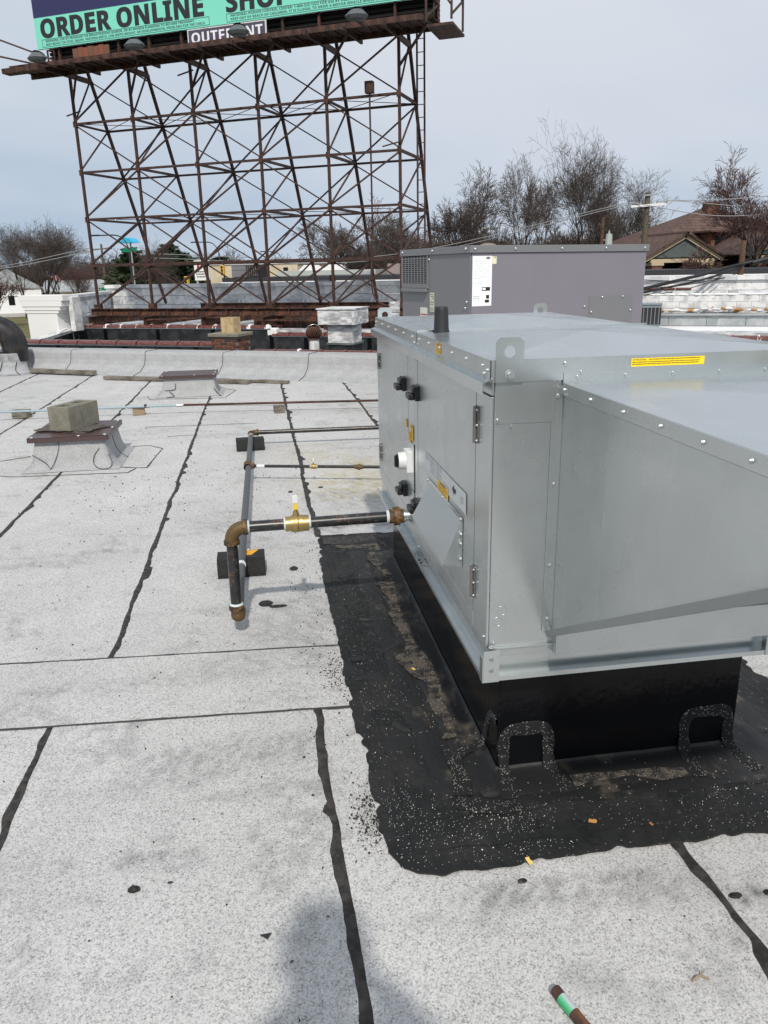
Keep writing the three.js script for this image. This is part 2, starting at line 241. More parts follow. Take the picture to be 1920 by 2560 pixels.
// ---------------------------------------------------------------- terrain and our roof
const GY = -4.5;
{
  const g = new THREE.PlaneGeometry(1400, 1400, 1, 1); g.rotateX(-Math.PI / 2); g.translate(0, GY, -200);
  structure('ground', buv(g), M.grass);
}
const zPar = x => -11.9 + 0.5317 * (x + 0.7);           // foot of the party parapet
const X0 = -8, X1 = 8, ZB = 5;
const roof = new THREE.Group(); roof.name = 'roof_deck'; roof.userData.kind = 'structure'; scene.add(roof);
part(roof, 'roof_slab', slab([[X0, ZB], [X1, ZB], [X1, zPar(X1) - 0.1], [X0, zPar(X0) - 0.1]], GY, -0.02), M.greyWall);
const stain = (x, z) => { // dirt, ponding rings and scuffs in the granule surface
  let v = 1 + 0.22 * (fbm(x * 0.9, z * 0.9, 401, 4) - 0.5) + 0.10 * (fbm(x * 6, z * 4, 405, 3) - 0.5) - 0.16 * sstep(0.60, 0.72, fbm(x * 1.6, z * 9, 407, 4)) * sstep(0.45, 0.6, fbm(x * 30, z * 30, 408, 2)) - 0.2 * sstep(0.64, 0.72, fbm(x * 3.3 + 8, z * 3.3, 409, 4)) * sstep(0.42, 0.6, fbm(x * 28, z * 28, 410, 2));
  let r = 1, b = 1;
  const blot = (cx, cz, rx, rz, k, seed) => { const q0 = Math.hypot((x - cx) / rx, (z - cz) / rz); if (q0 > 1.7) return 0; const q = q0 + 1.1 * (fbm(x * 9, z * 9, seed, 4) - 0.5), gr = fbm(x * 55, z * 48, seed + 50, 3); return k * sstep(1.05, 0.3, q) * (0.25 + 1.6 * sstep(0.42, 0.62, gr)); };
  let d = blot(0.1, -3.1, 0.3, 0.4, 0.14, 413) + blot(0.45, -4.55, 0.4, 0.22, 0.35, 414) + blot(-0.3, -2.2, 0.28, 0.16, 0.16, 415) + blot(0.02, -2.25, 0.2, 0.14, 0.14, 416);
  d += blot(0.95, -1.46, 0.2, 0.1, 0.12, 417) + blot(0.62, -1.5, 0.32, 0.05, 0.22, 418) + blot(1.1, -1.38, 0.13, 0.06, 0.4, 419) + blot(-0.55, -2.75, 0.5, 0.1, 0.1, 420) + blot(0.6, -5.1, 0.5, 0.5, 0.12, 421) + blot(-0.4, -7.6, 0.5, 0.3, 0.1, 422) + blot(-1.1, -8.0, 0.6, 0.3, 0.1, 423) + blot(-0.9, -1.75, 0.4, 0.3, 0.08, 424);
  const y = blot(0.72, -5.6, 0.6, 0.9, 0.22, 425) + blot(0.35, -6.5, 0.4, 0.5, 0.14, 426);
  v *= Math.max(0.1, 1 - d - y * 0.5); r = 1 + y * 0.25; b = 1 - y * 0.7;
  return [v * r, v, v * b];
};
function sheetGeo(p00, p10, p01, p11, y, ang, ou, ov, step = 0.05) { const tone = 0.97 + 0.06 * hash2(Math.round(ou * 1000), 3, 5); // [x,z] corners; 0->1 in x, then in z
  const nx = Math.max(2, Math.round(Math.hypot(p10[0] - p00[0], p10[1] - p00[1]) / step)), nz = Math.max(2, Math.round(Math.hypot(p01[0] - p00[0], p01[1] - p00[1]) / step));
  const pos = [], col = [], uv = [], idx = [], ca = Math.cos(ang), sa = Math.sin(ang);
  for (let j = 0; j <= nz; j++) for (let i = 0; i <= nx; i++) {
    const u = i / nx, v = j / nz, x = (p00[0] * (1 - u) + p10[0] * u) * (1 - v) + (p01[0] * (1 - u) + p11[0] * u) * v, z = (p00[1] * (1 - u) + p10[1] * u) * (1 - v) + (p01[1] * (1 - u) + p11[1] * u) * v;
    pos.push(x, y + 0.003 * (fbm(x * 2.2, z * 2.2, 431, 3) - 0.5), z); col.push(...stain(x, z).map(c => c * tone)); uv.push(x * ca - z * sa + ou, x * sa + z * ca + ov);
    if (i < nx && j < nz) { const a = j * (nx + 1) + i, b2 = a + 1, c = a + nx + 1, d = c + 1; idx.push(a, c, b2, b2, c, d); }
  }
  const g = new THREE.BufferGeometry(); g.setAttribute('position', new THREE.Float32BufferAttribute(pos, 3)); g.setAttribute('color', new THREE.Float32BufferAttribute(col, 3)); g.setAttribute('uv', new THREE.Float32BufferAttribute(uv, 2)); g.setIndex(idx); g.computeVertexNormals();
  if (g.attributes.normal.getY(0) < 0) { const ix = g.index.array; for (let k = 0; k < ix.length; k += 3) { const t = ix[k]; ix[k] = ix[k + 1]; ix[k + 1] = t; } g.computeVertexNormals(); }
  return g;
}
const zs1 = x => -2.9334 + 0.0695 * x, zs2 = x => -2.458 + 0.06 * x;
const farS = [X0, -6.5, -5.55, -4.58, -3.6, -2.645, -1.65, -0.69, 0.25, 1.115, 2.05, 3, 3.95, 4.9, 5.85, X1];
const nearS = [X0, -6.4, -5.45, -4.5, -3.55, -2.62, -1.72, -0.815, 0.115, 1.03, 1.95, 2.9, 3.85, 4.8, 5.75, X1];
{
  const rr = rng(77);
  for (let i = 0; i + 1 < farS.length; i++) {
    const a = farS[i], b = farS[i + 1], near = i >= 4 && i <= 10;
    part(roof, 'membrane_sheet', sheetGeo([a, zs1(a)], [b, zs1(b)], [a, zPar(a)], [b, zPar(b)], 0.0005 * (i % 2), rr() * 6.28, rr() * 9, rr() * 9, near ? (i >= 5 && i <= 8 ? 0.03 : 0.06) : 0.3), M.gran);
    const c = nearS[i], d = nearS[i + 1];
    part(roof, 'membrane_sheet', sheetGeo([c, zs2(c)], [d, zs2(d)], [c, ZB], [d, ZB], 0.0005 * (i % 2), rr() * 6.28, rr() * 9, rr() * 9, near ? (i >= 6 && i <= 9 ? 0.02 : 0.06) : 0.3), M.gran);
  }
  part(roof, 'membrane_sheet', sheetGeo([X0, zs2(X0)], [X1, zs2(X1)], [X0, zs1(X0)], [X1, zs1(X1)], 0.003, 0.3, 3, 5, 0.022), M.gran);
}
function bead(pts, w, seed, y, h, rag = 1, step = 0.012, wg = 0.35) { // ragged bitumen bleed-out along a polyline of [x,z]
  const P2 = []; for (let k = 0; k + 1 < pts.length; k++) { const L = Math.hypot(pts[k + 1][0] - pts[k][0], pts[k + 1][1] - pts[k][1]), n = Math.max(1, Math.round(L / step)); for (let i = 0; i < n; i++) { const u = i / n; P2.push([pts[k][0] + (pts[k + 1][0] - pts[k][0]) * u, pts[k][1] + (pts[k + 1][1] - pts[k][1]) * u]); } } P2.push(pts[pts.length - 1]);
  const pos = [], uv = [], idx = []; let s = 0;
  for (let k = 0; k < P2.length; k++) {
    const a = P2[Math.max(0, k - 1)], b = P2[Math.min(P2.length - 1, k + 1)], dx = b[0] - a[0], dz = b[1] - a[1], L = Math.hypot(dx, dz) || 1, nx = -dz / L, nz = dx / L; if (k) s += Math.hypot(P2[k][0] - P2[k - 1][0], P2[k][1] - P2[k - 1][1]);
    const wig = wg * w * (fbm(s * 3, seed, seed, 2) - 0.5) * 2;
    const l = w * (0.42 + rag * 0.35 * (fbm(s * 14, 3.3, seed + 1, 3) - 0.5)), r = w * (0.42 + rag * (0.9 * (fbm(s * 11, 9.1, seed + 2, 4) - 0.45) + 0.8 * sstep(0.68, 0.85, vn(s * 9, 5, seed + 3))));
    const hh = h * (0.7 + 0.6 * vn(s * 16, 1, seed + 4));
    [[-l, 0], [-l * 0.55, hh], [r * 0.45, hh], [Math.max(r, 0.2 * w), 0]].forEach(([o, q]) => { const x = P2[k][0] + nx * (o + wig), z = P2[k][1] + nz * (o + wig); pos.push(x, y + q, z); uv.push(x, z); });
    if (k) for (let m = 0; m < 3; m++) { const A = (k - 1) * 4 + m, B = A + 1, Cc = A + 4, D = A + 5; idx.push(A, B, Cc, B, D, Cc); }
  }
  const g = new THREE.BufferGeometry(); g.setAttribute('position', new THREE.Float32BufferAttribute(pos, 3)); g.setAttribute('uv', new THREE.Float32BufferAttribute(uv, 2)); g.setIndex(idx); g.computeVertexNormals(); return g;
}
farS.slice(1, -1).forEach((x, i) => { if (i > 10) return; const zf = zPar(x) + 0.05; let z0 = zs1(x) - 0.004; if (i === 7) z0 = -4.33; part(roof, 'seam_bead', bead([[x + 0.004, z0], [x - 0.004, (z0 + zf) / 2], [x - 0.012, zf]], i === 7 ? 0.034 : 0.029, 500 + i * 7, 0.001, 0.003), M.bitumen); });
nearS.slice(1, -1).forEach((x, i) => { if (i > 10) return; const z0 = zs2(x) + 0.004; const p = i === 9 ? [[x, -1.6], [x + 0.012, -1.4], [x - 0.004, -1.2], [x, ZB]] : [[x, z0], [x + 0.003, -1.6], [x + 0.012, -1.2], [x, ZB]]; part(roof, 'seam_bead', bead(p, 0.031, 600 + i * 7, 0.001, 0.003), M.bitumen); });
part(roof, 'lap_line', bead([[-6, zs1(-6) - 0.004], [-1, zs1(-1) - 0.004], [0.3, zs1(0.3) - 0.004]], 0.009, 701, 0.002, 0.003, 0.8), M.tarLine);
part(roof, 'lap_line', bead([[-6, zs2(-6) + 0.004], [-1, zs2(-1) + 0.004], [0.3, zs2(0.3) + 0.004]], 0.010, 703, 0.002, 0.003, 0.8), M.tarLine);
// short cross laps in single sheets further off
[[[-0.96, -7.6], [-0.68, -7.62]], [[-1.6, -10.3], [-1.35, -10.32]], [[-1.24, -9.05], [-0.1, -8.98]], [[-0.69, -10.25], [0.25, -10.05]]].forEach((p, i) => part(roof, 'lap_line', bead(p.map(q => [q[0], q[1] + (i > 0 ? 0.9 : 0)]), 0.007, 710 + i, 0.0015, 0.002, 0.8), M.tarLine));

// party parapet wrapped in granule membrane, sheet by sheet
{
  const par = thing('membrane_parapet', 'low grey granule-wrapped parapet wall closing off the flat roof', 'parapet');
  const prof = [[0, 0.30], [0.02, 0.335], [0.06, 0.345], [0.36, 0.345], [0.38, 0.3], [0.38, -0.6], [-0.36, -0.6], [-0.36, 0.001], [-0.16, 0.05], [-0.05, 0.13], [-0.015, 0.2]];
  const cuts = [-8.6, -6.9, -5.6, -4.05, -2.72, -1.28, 0.12, 1.55, 2.95, 4.4, 5.8, 7.2, 8.9];
  for (let i = 0; i + 1 < cuts.length; i++) {
    const L = cuts[i + 1] - cuts[i], g = extr(prof.map(p => [p[0], p[1]]), L); // x=t, y, z along
    const mt = new THREE.Matrix4().makeBasis(NN, V(0, 1, 0), NU).setPosition(P(cuts[i], 0, i % 2 ? 0 : 0.003));
    g.applyMatrix4(mt); part(par, 'membrane_sheet', g, M.granWrap);
    const b = mg(prof.slice(7).concat([prof[0], prof[1], prof[2], prof[3]]).map((p, k, A) => k ? bar(P(cuts[i], A[k - 1][0] - 0.002, A[k - 1][1] + 0.005), P(cuts[i] + 0.004 * Math.sin(k * 2), p[0] - 0.002, p[1] + 0.005), 0.007, 0.005) : null).filter(Boolean));
    part(par, 'lap_line', b, M.tarLine);
  }
}
// ---------------------------------------------------------------- black flashing apron round the curb
{
  const edge = [], rr = rng(5);
  const add = (a, b, amp, seed) => { const L = Math.hypot(b[0] - a[0], b[1] - a[1]), n = Math.round(L / 0.012); for (let i = 0; i < n; i++) { const u = i / n, x = a[0] + (b[0] - a[0]) * u, z = a[1] + (b[1] - a[1]) * u, nx = (b[1] - a[1]) / L, nz = -(b[0] - a[0]) / L, o = amp * ((fbm(u * L * 5, 1, seed, 3) - 0.5) * 1.6 + (fbm(u * L * 40, 2, seed + 1, 2) - 0.5) * 0.6 + 0.9 * sstep(0.72, 0.9, vn(u * L * 22, 7, seed + 2))); edge.push([x + nx * o, z + nz * o]); } };
  add([0.245, -4.33], [0.235, -2.7], 0.017, 811); add([0.235, -2.7], [0.243, -1.76], 0.018, 821);
  add([0.243, -1.76], [0.252, -1.69], 0.008, 825); add([0.252, -1.69], [0.275, -1.632], 0.006, 826); add([0.275, -1.632], [0.315, -1.596], 0.006, 828); add([0.315, -1.596], [0.37, -1.58], 0.008, 829); add([0.37, -1.58], [1.03, -1.585], 0.014, 831); add([1.03, -1.585], [1.78, -1.56], 0.016, 841); add([1.78, -1.56], [1.83, -4.28], 0.022, 851); add([1.83, -4.28], [0.245, -4.33], 0.016, 861);
  const ap = thing('flashing_apron', 'ragged black torch-down apron around the silver unit curb', 'flashing');
  part(ap, 'base_sheet', slab(edge, 0.0045, 0.010), M.apron);
  // second ply, smoother, and the cant that turns up the curb
  const ply = []; { const rect = [[0.385, -4.13], [0.40, -1.775], [1.66, -1.77], [1.65, -4.1]]; for (let k = 0; k < 4; k++) { const a = rect[k], b = rect[(k + 1) % 4], n = 90; for (let i = 0; i < n; i++) { const u = i / n, o = 0.016 * (fbm(u * 14, k, 871, 3) - 0.5) * 2; ply.push([a[0] + (b[0] - a[0]) * u + (k % 2 ? 0 : o), a[1] + (b[1] - a[1]) * u + (k % 2 ? o : 0)]); } } }
  part(ap, 'upper_ply', slab(ply, 0.0135, 0.0155), M.apron);
  const mid = []; { const rect = [[0.312, -4.22], [0.318, -1.665], [1.74, -1.655], [1.74, -4.2]]; for (let k = 0; k < 4; k++) { const a = rect[k], b = rect[(k + 1) % 4], n = 120; for (let i = 0; i < n; i++) { const u = i / n, o = 0.012 * (fbm(u * 12, k, 1601, 4) - 0.5) * 2; mid.push([a[0] + (b[0] - a[0]) * u + (k % 2 ? 0 : o), a[1] + (b[1] - a[1]) * u + (k % 2 ? o : 0)]); } } }
  part(ap, 'middle_ply', slab(mid, 0.0102, 0.0133), M.apron);
  const cx0 = 0.633, cx1 = 1.42, cz0 = -3.86, cz1 = -1.96;
  const prof = [[0.125, 0.0160], [0.115, 0.0180], [0.08, 0.0190], [0.045, 0.0198], [0.022, 0.0212], [0.010, 0.0235], [0.004, 0.028], [0.002, 0.034]];
  const ring = []; const corner = (x, z, a0) => { for (let k = 0; k <= 5; k++) { const a = a0 + k * Math.PI / 10; ring.push([x, z, Math.cos(a), Math.sin(a)]); } };
  const run = (a, b, nx, nz) => { const n = 40; for (let i = 1; i < n; i++) ring.push([a[0] + (b[0] - a[0]) * i / n, a[1] + (b[1] - a[1]) * i / n, nx, nz]); };
  corner(cx0, cz1, Math.PI / 2); ring.splice(0, ring.length);
  // left (z from far to near), near-left corner, front, ...
  run([cx0, cz0], [cx0, cz1], -1, 0); for (let k = 0; k <= 6; k++) { const a = Math.PI - k * Math.PI / 12; ring.push([cx0, cz1, Math.cos(a), Math.sin(a)]); }
  run([cx0, cz1], [cx1, cz1], 0, 1); for (let k = 0; k <= 6; k++) { const a = Math.PI / 2 - k * Math.PI / 12; ring.push([cx1, cz1, Math.cos(a), Math.sin(a)]); }
  run([cx1, cz1], [cx1, cz0], 1, 0); for (let k = 0; k <= 6; k++) { const a = -k * Math.PI / 12; ring.push([cx1, cz0, Math.cos(a), Math.sin(a)]); }
  run([cx1, cz0], [cx0, cz0], 0, -1); for (let k = 0; k <= 6; k++) { const a = -Math.PI / 2 - k * Math.PI / 12; ring.push([cx0, cz0, Math.cos(a), Math.sin(a)]); }
  const pos = [], uv = [], idx = [], m = prof.length, n = ring.length;
  for (let i = 0; i <= n; i++) { const q = ring[i % n]; for (let j = 0; j < m; j++) { const w = 1 + 0.30 * (fbm(i * 0.19, j * 0.1, 881, 3) - 0.5) * (j < 5 ? 1 : 0.1), hh = 1 + 0.22 * (fbm(i * 0.23, j * 0.5, 883, 3) - 0.5); const x = q[0] + q[2] * prof[j][0] * w, z = q[1] + q[3] * prof[j][0] * w; pos.push(x, j < 1 ? prof[j][1] : prof[j][1] * hh + 0.002, z); uv.push(x + prof[j][1], z + prof[j][1] * 0.7); if (i < n && j < m - 1) { const a = i * m + j; idx.push(a, a + m, a + 1, a + 1, a + m, a + m + 1); } } }
  const g = new THREE.BufferGeometry(); g.setAttribute('position', new THREE.Float32BufferAttribute(pos, 3)); g.setAttribute('uv', new THREE.Float32BufferAttribute(uv, 2)); g.setIndex(idx); g.computeVertexNormals();
  part(ap, 'cant_strip', g, M.cant);
  // long lap ridges torched along the sides
  const ridge = (pts, w, h, seed, mat) => part(ap, 'lap_ridge', bead(pts, w, seed, 0.0157, h, 0.2, 0.02, 0.05), mat);
  ridge([[0.45, -4.0], [0.448, -3.0], [0.452, -2.2], [0.475, -1.86]], 0.085, 0.0015, 891, M.cant);
  ridge([[0.475, -1.835], [0.8, -1.82], [1.2, -1.815], [1.62, -1.81]], 0.08, 0.002, 893, M.cant);
  ridge([[1.57, -3.9], [1.58, -2.0]], 0.08, 0.0015, 895, M.cant);
  part(ap, 'lap_ridge', bead([[0.28, -4.25], [0.6, -4.23], [1.0, -4.24]], 0.10, 897, 0.0134, 0.006, 0.6, 0.02), M.bitumen);
  part(ap, 'dust_trail', bead([[0.545, -3.95], [0.54, -3.3], [0.55, -2.7], [0.545, -2.15]], 0.05, 1301, 0.0215, 0.0012, 1.6, 0.012, 0.5), M.dust); part(ap, 'dust_trail', bead([[0.84, -1.872], [1.0, -1.868], [1.2, -1.862]], 0.045, 1303, 0.0212, 0.0012, 1.6, 0.012, 0.4), M.dust); part(ap, 'dust_trail', bead([[0.34, -4.1], [0.5, -4.09], [0.62, -4.1]], 0.05, 1305, 0.0162, 0.0012, 1.6, 0.012, 0.4), M.dust);
  // torched smears
  const rs = rng(91);
  for (let k = 0; k < 14; k++) { const z = -4.1 + rs() * 2.0, x = 0.27 + rs() * 0.11; part(ap, 'tar_smear', bead([[x, z], [x + 0.01 + rs() * 0.05, z + (rs() - 0.5) * 0.05], [x + 0.04 + rs() * 0.07, z + (rs() - 0.5) * 0.09]], 0.02 + rs() * 0.03, 900 + k, 0.0134, 0.002 + rs() * 0.004, 1.6), M.tar); }
  // granules pressed into the plies
  const gg = new THREE.IcosahedronGeometry(1, 0), spots = [], r3 = rng(1234);
  const inApron = (x, z) => x > 0.27 && x < 1.8 && z > -4.25 && z < -1.6 && !(x > 0.56 && x < 1.5 && z < -1.9 && z > -3.92);
  for (let k = 0; k < 26000 && spots.length < 1600; k++) { let x, z; if (r3() < 0.55) { x = 0.26 + r3() * 1.3; z = -1.6 - r3() * 0.36; } else { x = 0.26 + r3() * 0.36; z = -1.6 - r3() * 2.5; } if (!inApron(x, z)) continue; const d = fbm(x * 6, z * 4, 911, 3); if (r3() > 2.2 * (d - 0.34)) continue; const upper = x > 0.4 && z < -1.78; spots.push([x, upper ? 0.0162 : x > 0.325 && z < -1.68 ? 0.0138 : 0.0106, z]); }
  const im = new THREE.InstancedMesh(gg, S({ color: 0xffffff, roughness: 0.9 }), spots.length), m4 = new THREE.Matrix4(), qq = new THREE.Quaternion(), cc = new THREE.Color();
  spots.forEach((p, i) => { const s = 0.0007 + 0.0011 * r3() * r3(); qq.setFromEuler(new THREE.Euler(r3() * 6, r3() * 6, r3() * 6)); m4.compose(V(...p), qq, V(s * (1 + r3()), s * 0.6, s)); im.setMatrixAt(i, m4); const v = 0.35 + 0.4 * r3(); im.setColorAt(i, cc.setRGB(v, v * 0.97, v * (0.82 + 0.12 * r3()))); });
  im.name = 'loose_granules'; ap.add(im); im.userData.kind = 'stuff'; 
  // curb
  const curb = thing('roof_curb', 'glossy black membrane-wrapped curb carrying the silver unit', 'curb');
  part(curb, 'wrapped_wall', bx(cx0, cx1, 0.004, 0.3895, cz0, cz1, 0.006), M.membrane);
  // corner patches with granules squeezed out round their edges
  const bandStrip = (pts, w, seed) => { const pos2 = [], uv2 = [], id2 = []; let s = 0; pts.forEach((p, k) => { const a = pts[Math.max(0, k - 1)], b = pts[Math.min(pts.length - 1, k + 1)]; const d = V(b[0] - a[0], b[1] - a[1], b[2] - a[2]).normalize(), up = V(p[3], p[4], p[5]), sd = d.clone().cross(up).normalize(); if (k) s += Math.hypot(p[0] - pts[k - 1][0], p[1] - pts[k - 1][1], p[2] - pts[k - 1][2]); const ww = 1.25 * (p[6] || w) * (1 + 0.5 * (fbm(s * 30, 1, seed, 3) - 0.5)); [[-0.5, -0.002], [-0.42, 0.0018], [0.42, 0.0018], [0.5, -0.002]].forEach(([o, h]) => { pos2.push(p[0] + sd.x * o * ww + up.x * h, p[1] + sd.y * o * ww + up.y * h, p[2] + sd.z * o * ww + up.z * h); uv2.push(s, o * ww + seed); }); if (k) for (let q = 0; q < 3; q++) { const A = (k - 1) * 4 + q; id2.push(A, A + 4, A + 1, A + 1, A + 4, A + 5); } }); const g2 = new THREE.BufferGeometry(); g2.setAttribute('position', new THREE.Float32BufferAttribute(pos2, 3)); g2.setAttribute('uv', new THREE.Float32BufferAttribute(uv2, 2)); g2.setIndex(id2); g2.computeVertexNormals(); return g2; };
  const smooth = (P3, n = 10) => { const c = new THREE.CatmullRomCurve3(P3.map(p => V(p[0], p[1], p[2])), false, 'centripetal'), out = []; const N = (P3.length - 1) * n; for (let i = 0; i <= N; i++) { const t = i / N, v = c.getPoint(t), k = Math.min(P3.length - 2, Math.floor(t * (P3.length - 1))), f = t * (P3.length - 1) - k, A = P3[k], B = P3[k + 1]; out.push([v.x, v.y, v.z, A[3] + (B[3] - A[3]) * f, A[4] + (B[4] - A[4]) * f, A[5] + (B[5] - A[5]) * f, A[6] + (B[6] - A[6]) * f]); } return out; };
  const F = cz1 + 0.0035;
  const hoop = (xa, xb, top, seed) => bandStrip(smooth([[xa - 0.02, 0.018, F + 0.135, 0, 1, 0, 0.045], [xa - 0.005, 0.0225, F + 0.07, 0, 1, 0.05, 0.036], [xa, 0.026, F + 0.018, 0, 0.6, 0.8, 0.03], [xa, 0.07, F + 0.003, 0, 0, 1, 0.028], [xa + 0.001, top - 0.03, F, 0, 0, 1, 0.030], [xa + 0.018, top - 0.004, F, 0, 0, 1, 0.034], [(xa + xb) / 2, top, F, 0, 0, 1, 0.034], [xb - 0.018, top - 0.004, F, 0, 0, 1, 0.034], [xb - 0.001, top - 0.03, F, 0, 0, 1, 0.03], [xb, 0.07, F + 0.003, 0, 0, 1, 0.03], [xb + 0.003, 0.026, F + 0.018, 0, 0.6, 0.8, 0.032], [xb + 0.012, 0.0225, F + 0.07, 0, 1, 0.05, 0.038], [xb + 0.025, 0.018, F + 0.135, 0, 1, 0, 0.045]]), 0.03, seed);
  part(curb, 'corner_patch', hoop(0.652, 0.795, 0.158, 931), M.band); part(curb, 'corner_patch', hoop(1.245, 1.395, 0.150, 937), M.band);
  // patch on the cant at the near corner
  part(curb, 'patch_edge', bandStrip(smooth([[0.50, 0.021, -1.86, 0, 1, 0, 0.05], [0.515, 0.024, -1.93, 0, 1, 0, 0.04], [0.52, 0.026, -2.03, 0, 1, 0, 0.035], [0.56, 0.028, -2.07, -0.2, 0.97, 0, 0.03], [0.612, 0.036, -2.08, -0.6, 0.8, 0, 0.025], [0.629, 0.09, -2.08, -1, 0, 0, 0.022], [0.6305, 0.17, -2.04, -1, 0, 0, 0.02], [0.6305, 0.18, -1.97, -1, 0, 0, 0.02]]), 0.03, 941), M.band);
  part(curb, 'patch_edge', bandStrip(smooth([[0.475, 0.022, -1.84, 0, 1, 0, 0.05], [0.55, 0.026, -1.80, 0, 1, 0, 0.05], [0.62, 0.024, -1.79, 0, 1, 0, 0.045], [0.66, 0.02, -1.80, 0, 1, 0, 0.04]]), 0.03, 943), M.band);
  const bl = new THREE.SphereGeometry(1, 20, 10, 0, 6.3, 0, 1.6); bl.scale(0.035, 0.014, 0.028); bl.translate(0.585, 0.020, -1.865); part(curb, 'membrane_blister', bl, M.cant);
}

{ // dark grit strewn over the sheets
  const r = rng(2222), N = 2600, im = new THREE.InstancedMesh(new THREE.IcosahedronGeometry(1, 0), M.tar, N), m = new THREE.Matrix4(), q = new THREE.Quaternion(); for (let k = 0; k < N; k++) { let x, z; const w = r(), gs = () => (r() + r() + r() - 1.5) * 0.9; if (k >= 1500) { if (k < 2150) { x = 0.24 - Math.abs(gs()) * 0.075; z = -1.84 + gs() * 0.15; } else { x = 0.238 - Math.abs(gs()) * 0.1; z = -2.68 + gs() * 0.2; } } else if (w < 0.45) { x = -1.4 + r() * 1.62; z = -1.15 - r() * 5; } else if (w < 0.7) { x = 0.05 + r() * 0.2; z = -1.6 - r() * 2.7; } else { x = -3 + r() * 4; z = -4 - r() * 6; } if (x > 0.24 && z < -1.55 && z > -4.35) { x = 0.3 + r() * 0.9; z = -1.15 - r() * 0.42; } const s = 0.0008 + 0.0028 * Math.pow(r(), 4) + (z < -5 ? 0.0015 : 0); q.setFromEuler(new THREE.Euler(r() * 6, r() * 6, r() * 6)); m.compose(V(x, 0.0035, z), q, V(s * (1 + r()), s * 0.7, s)); im.setMatrixAt(k, m); } im.name = 'roof_grit'; scene.add(im); tag(im, 'dark grit strewn over the white roof sheets', 'grit', null, 'stuff');
}
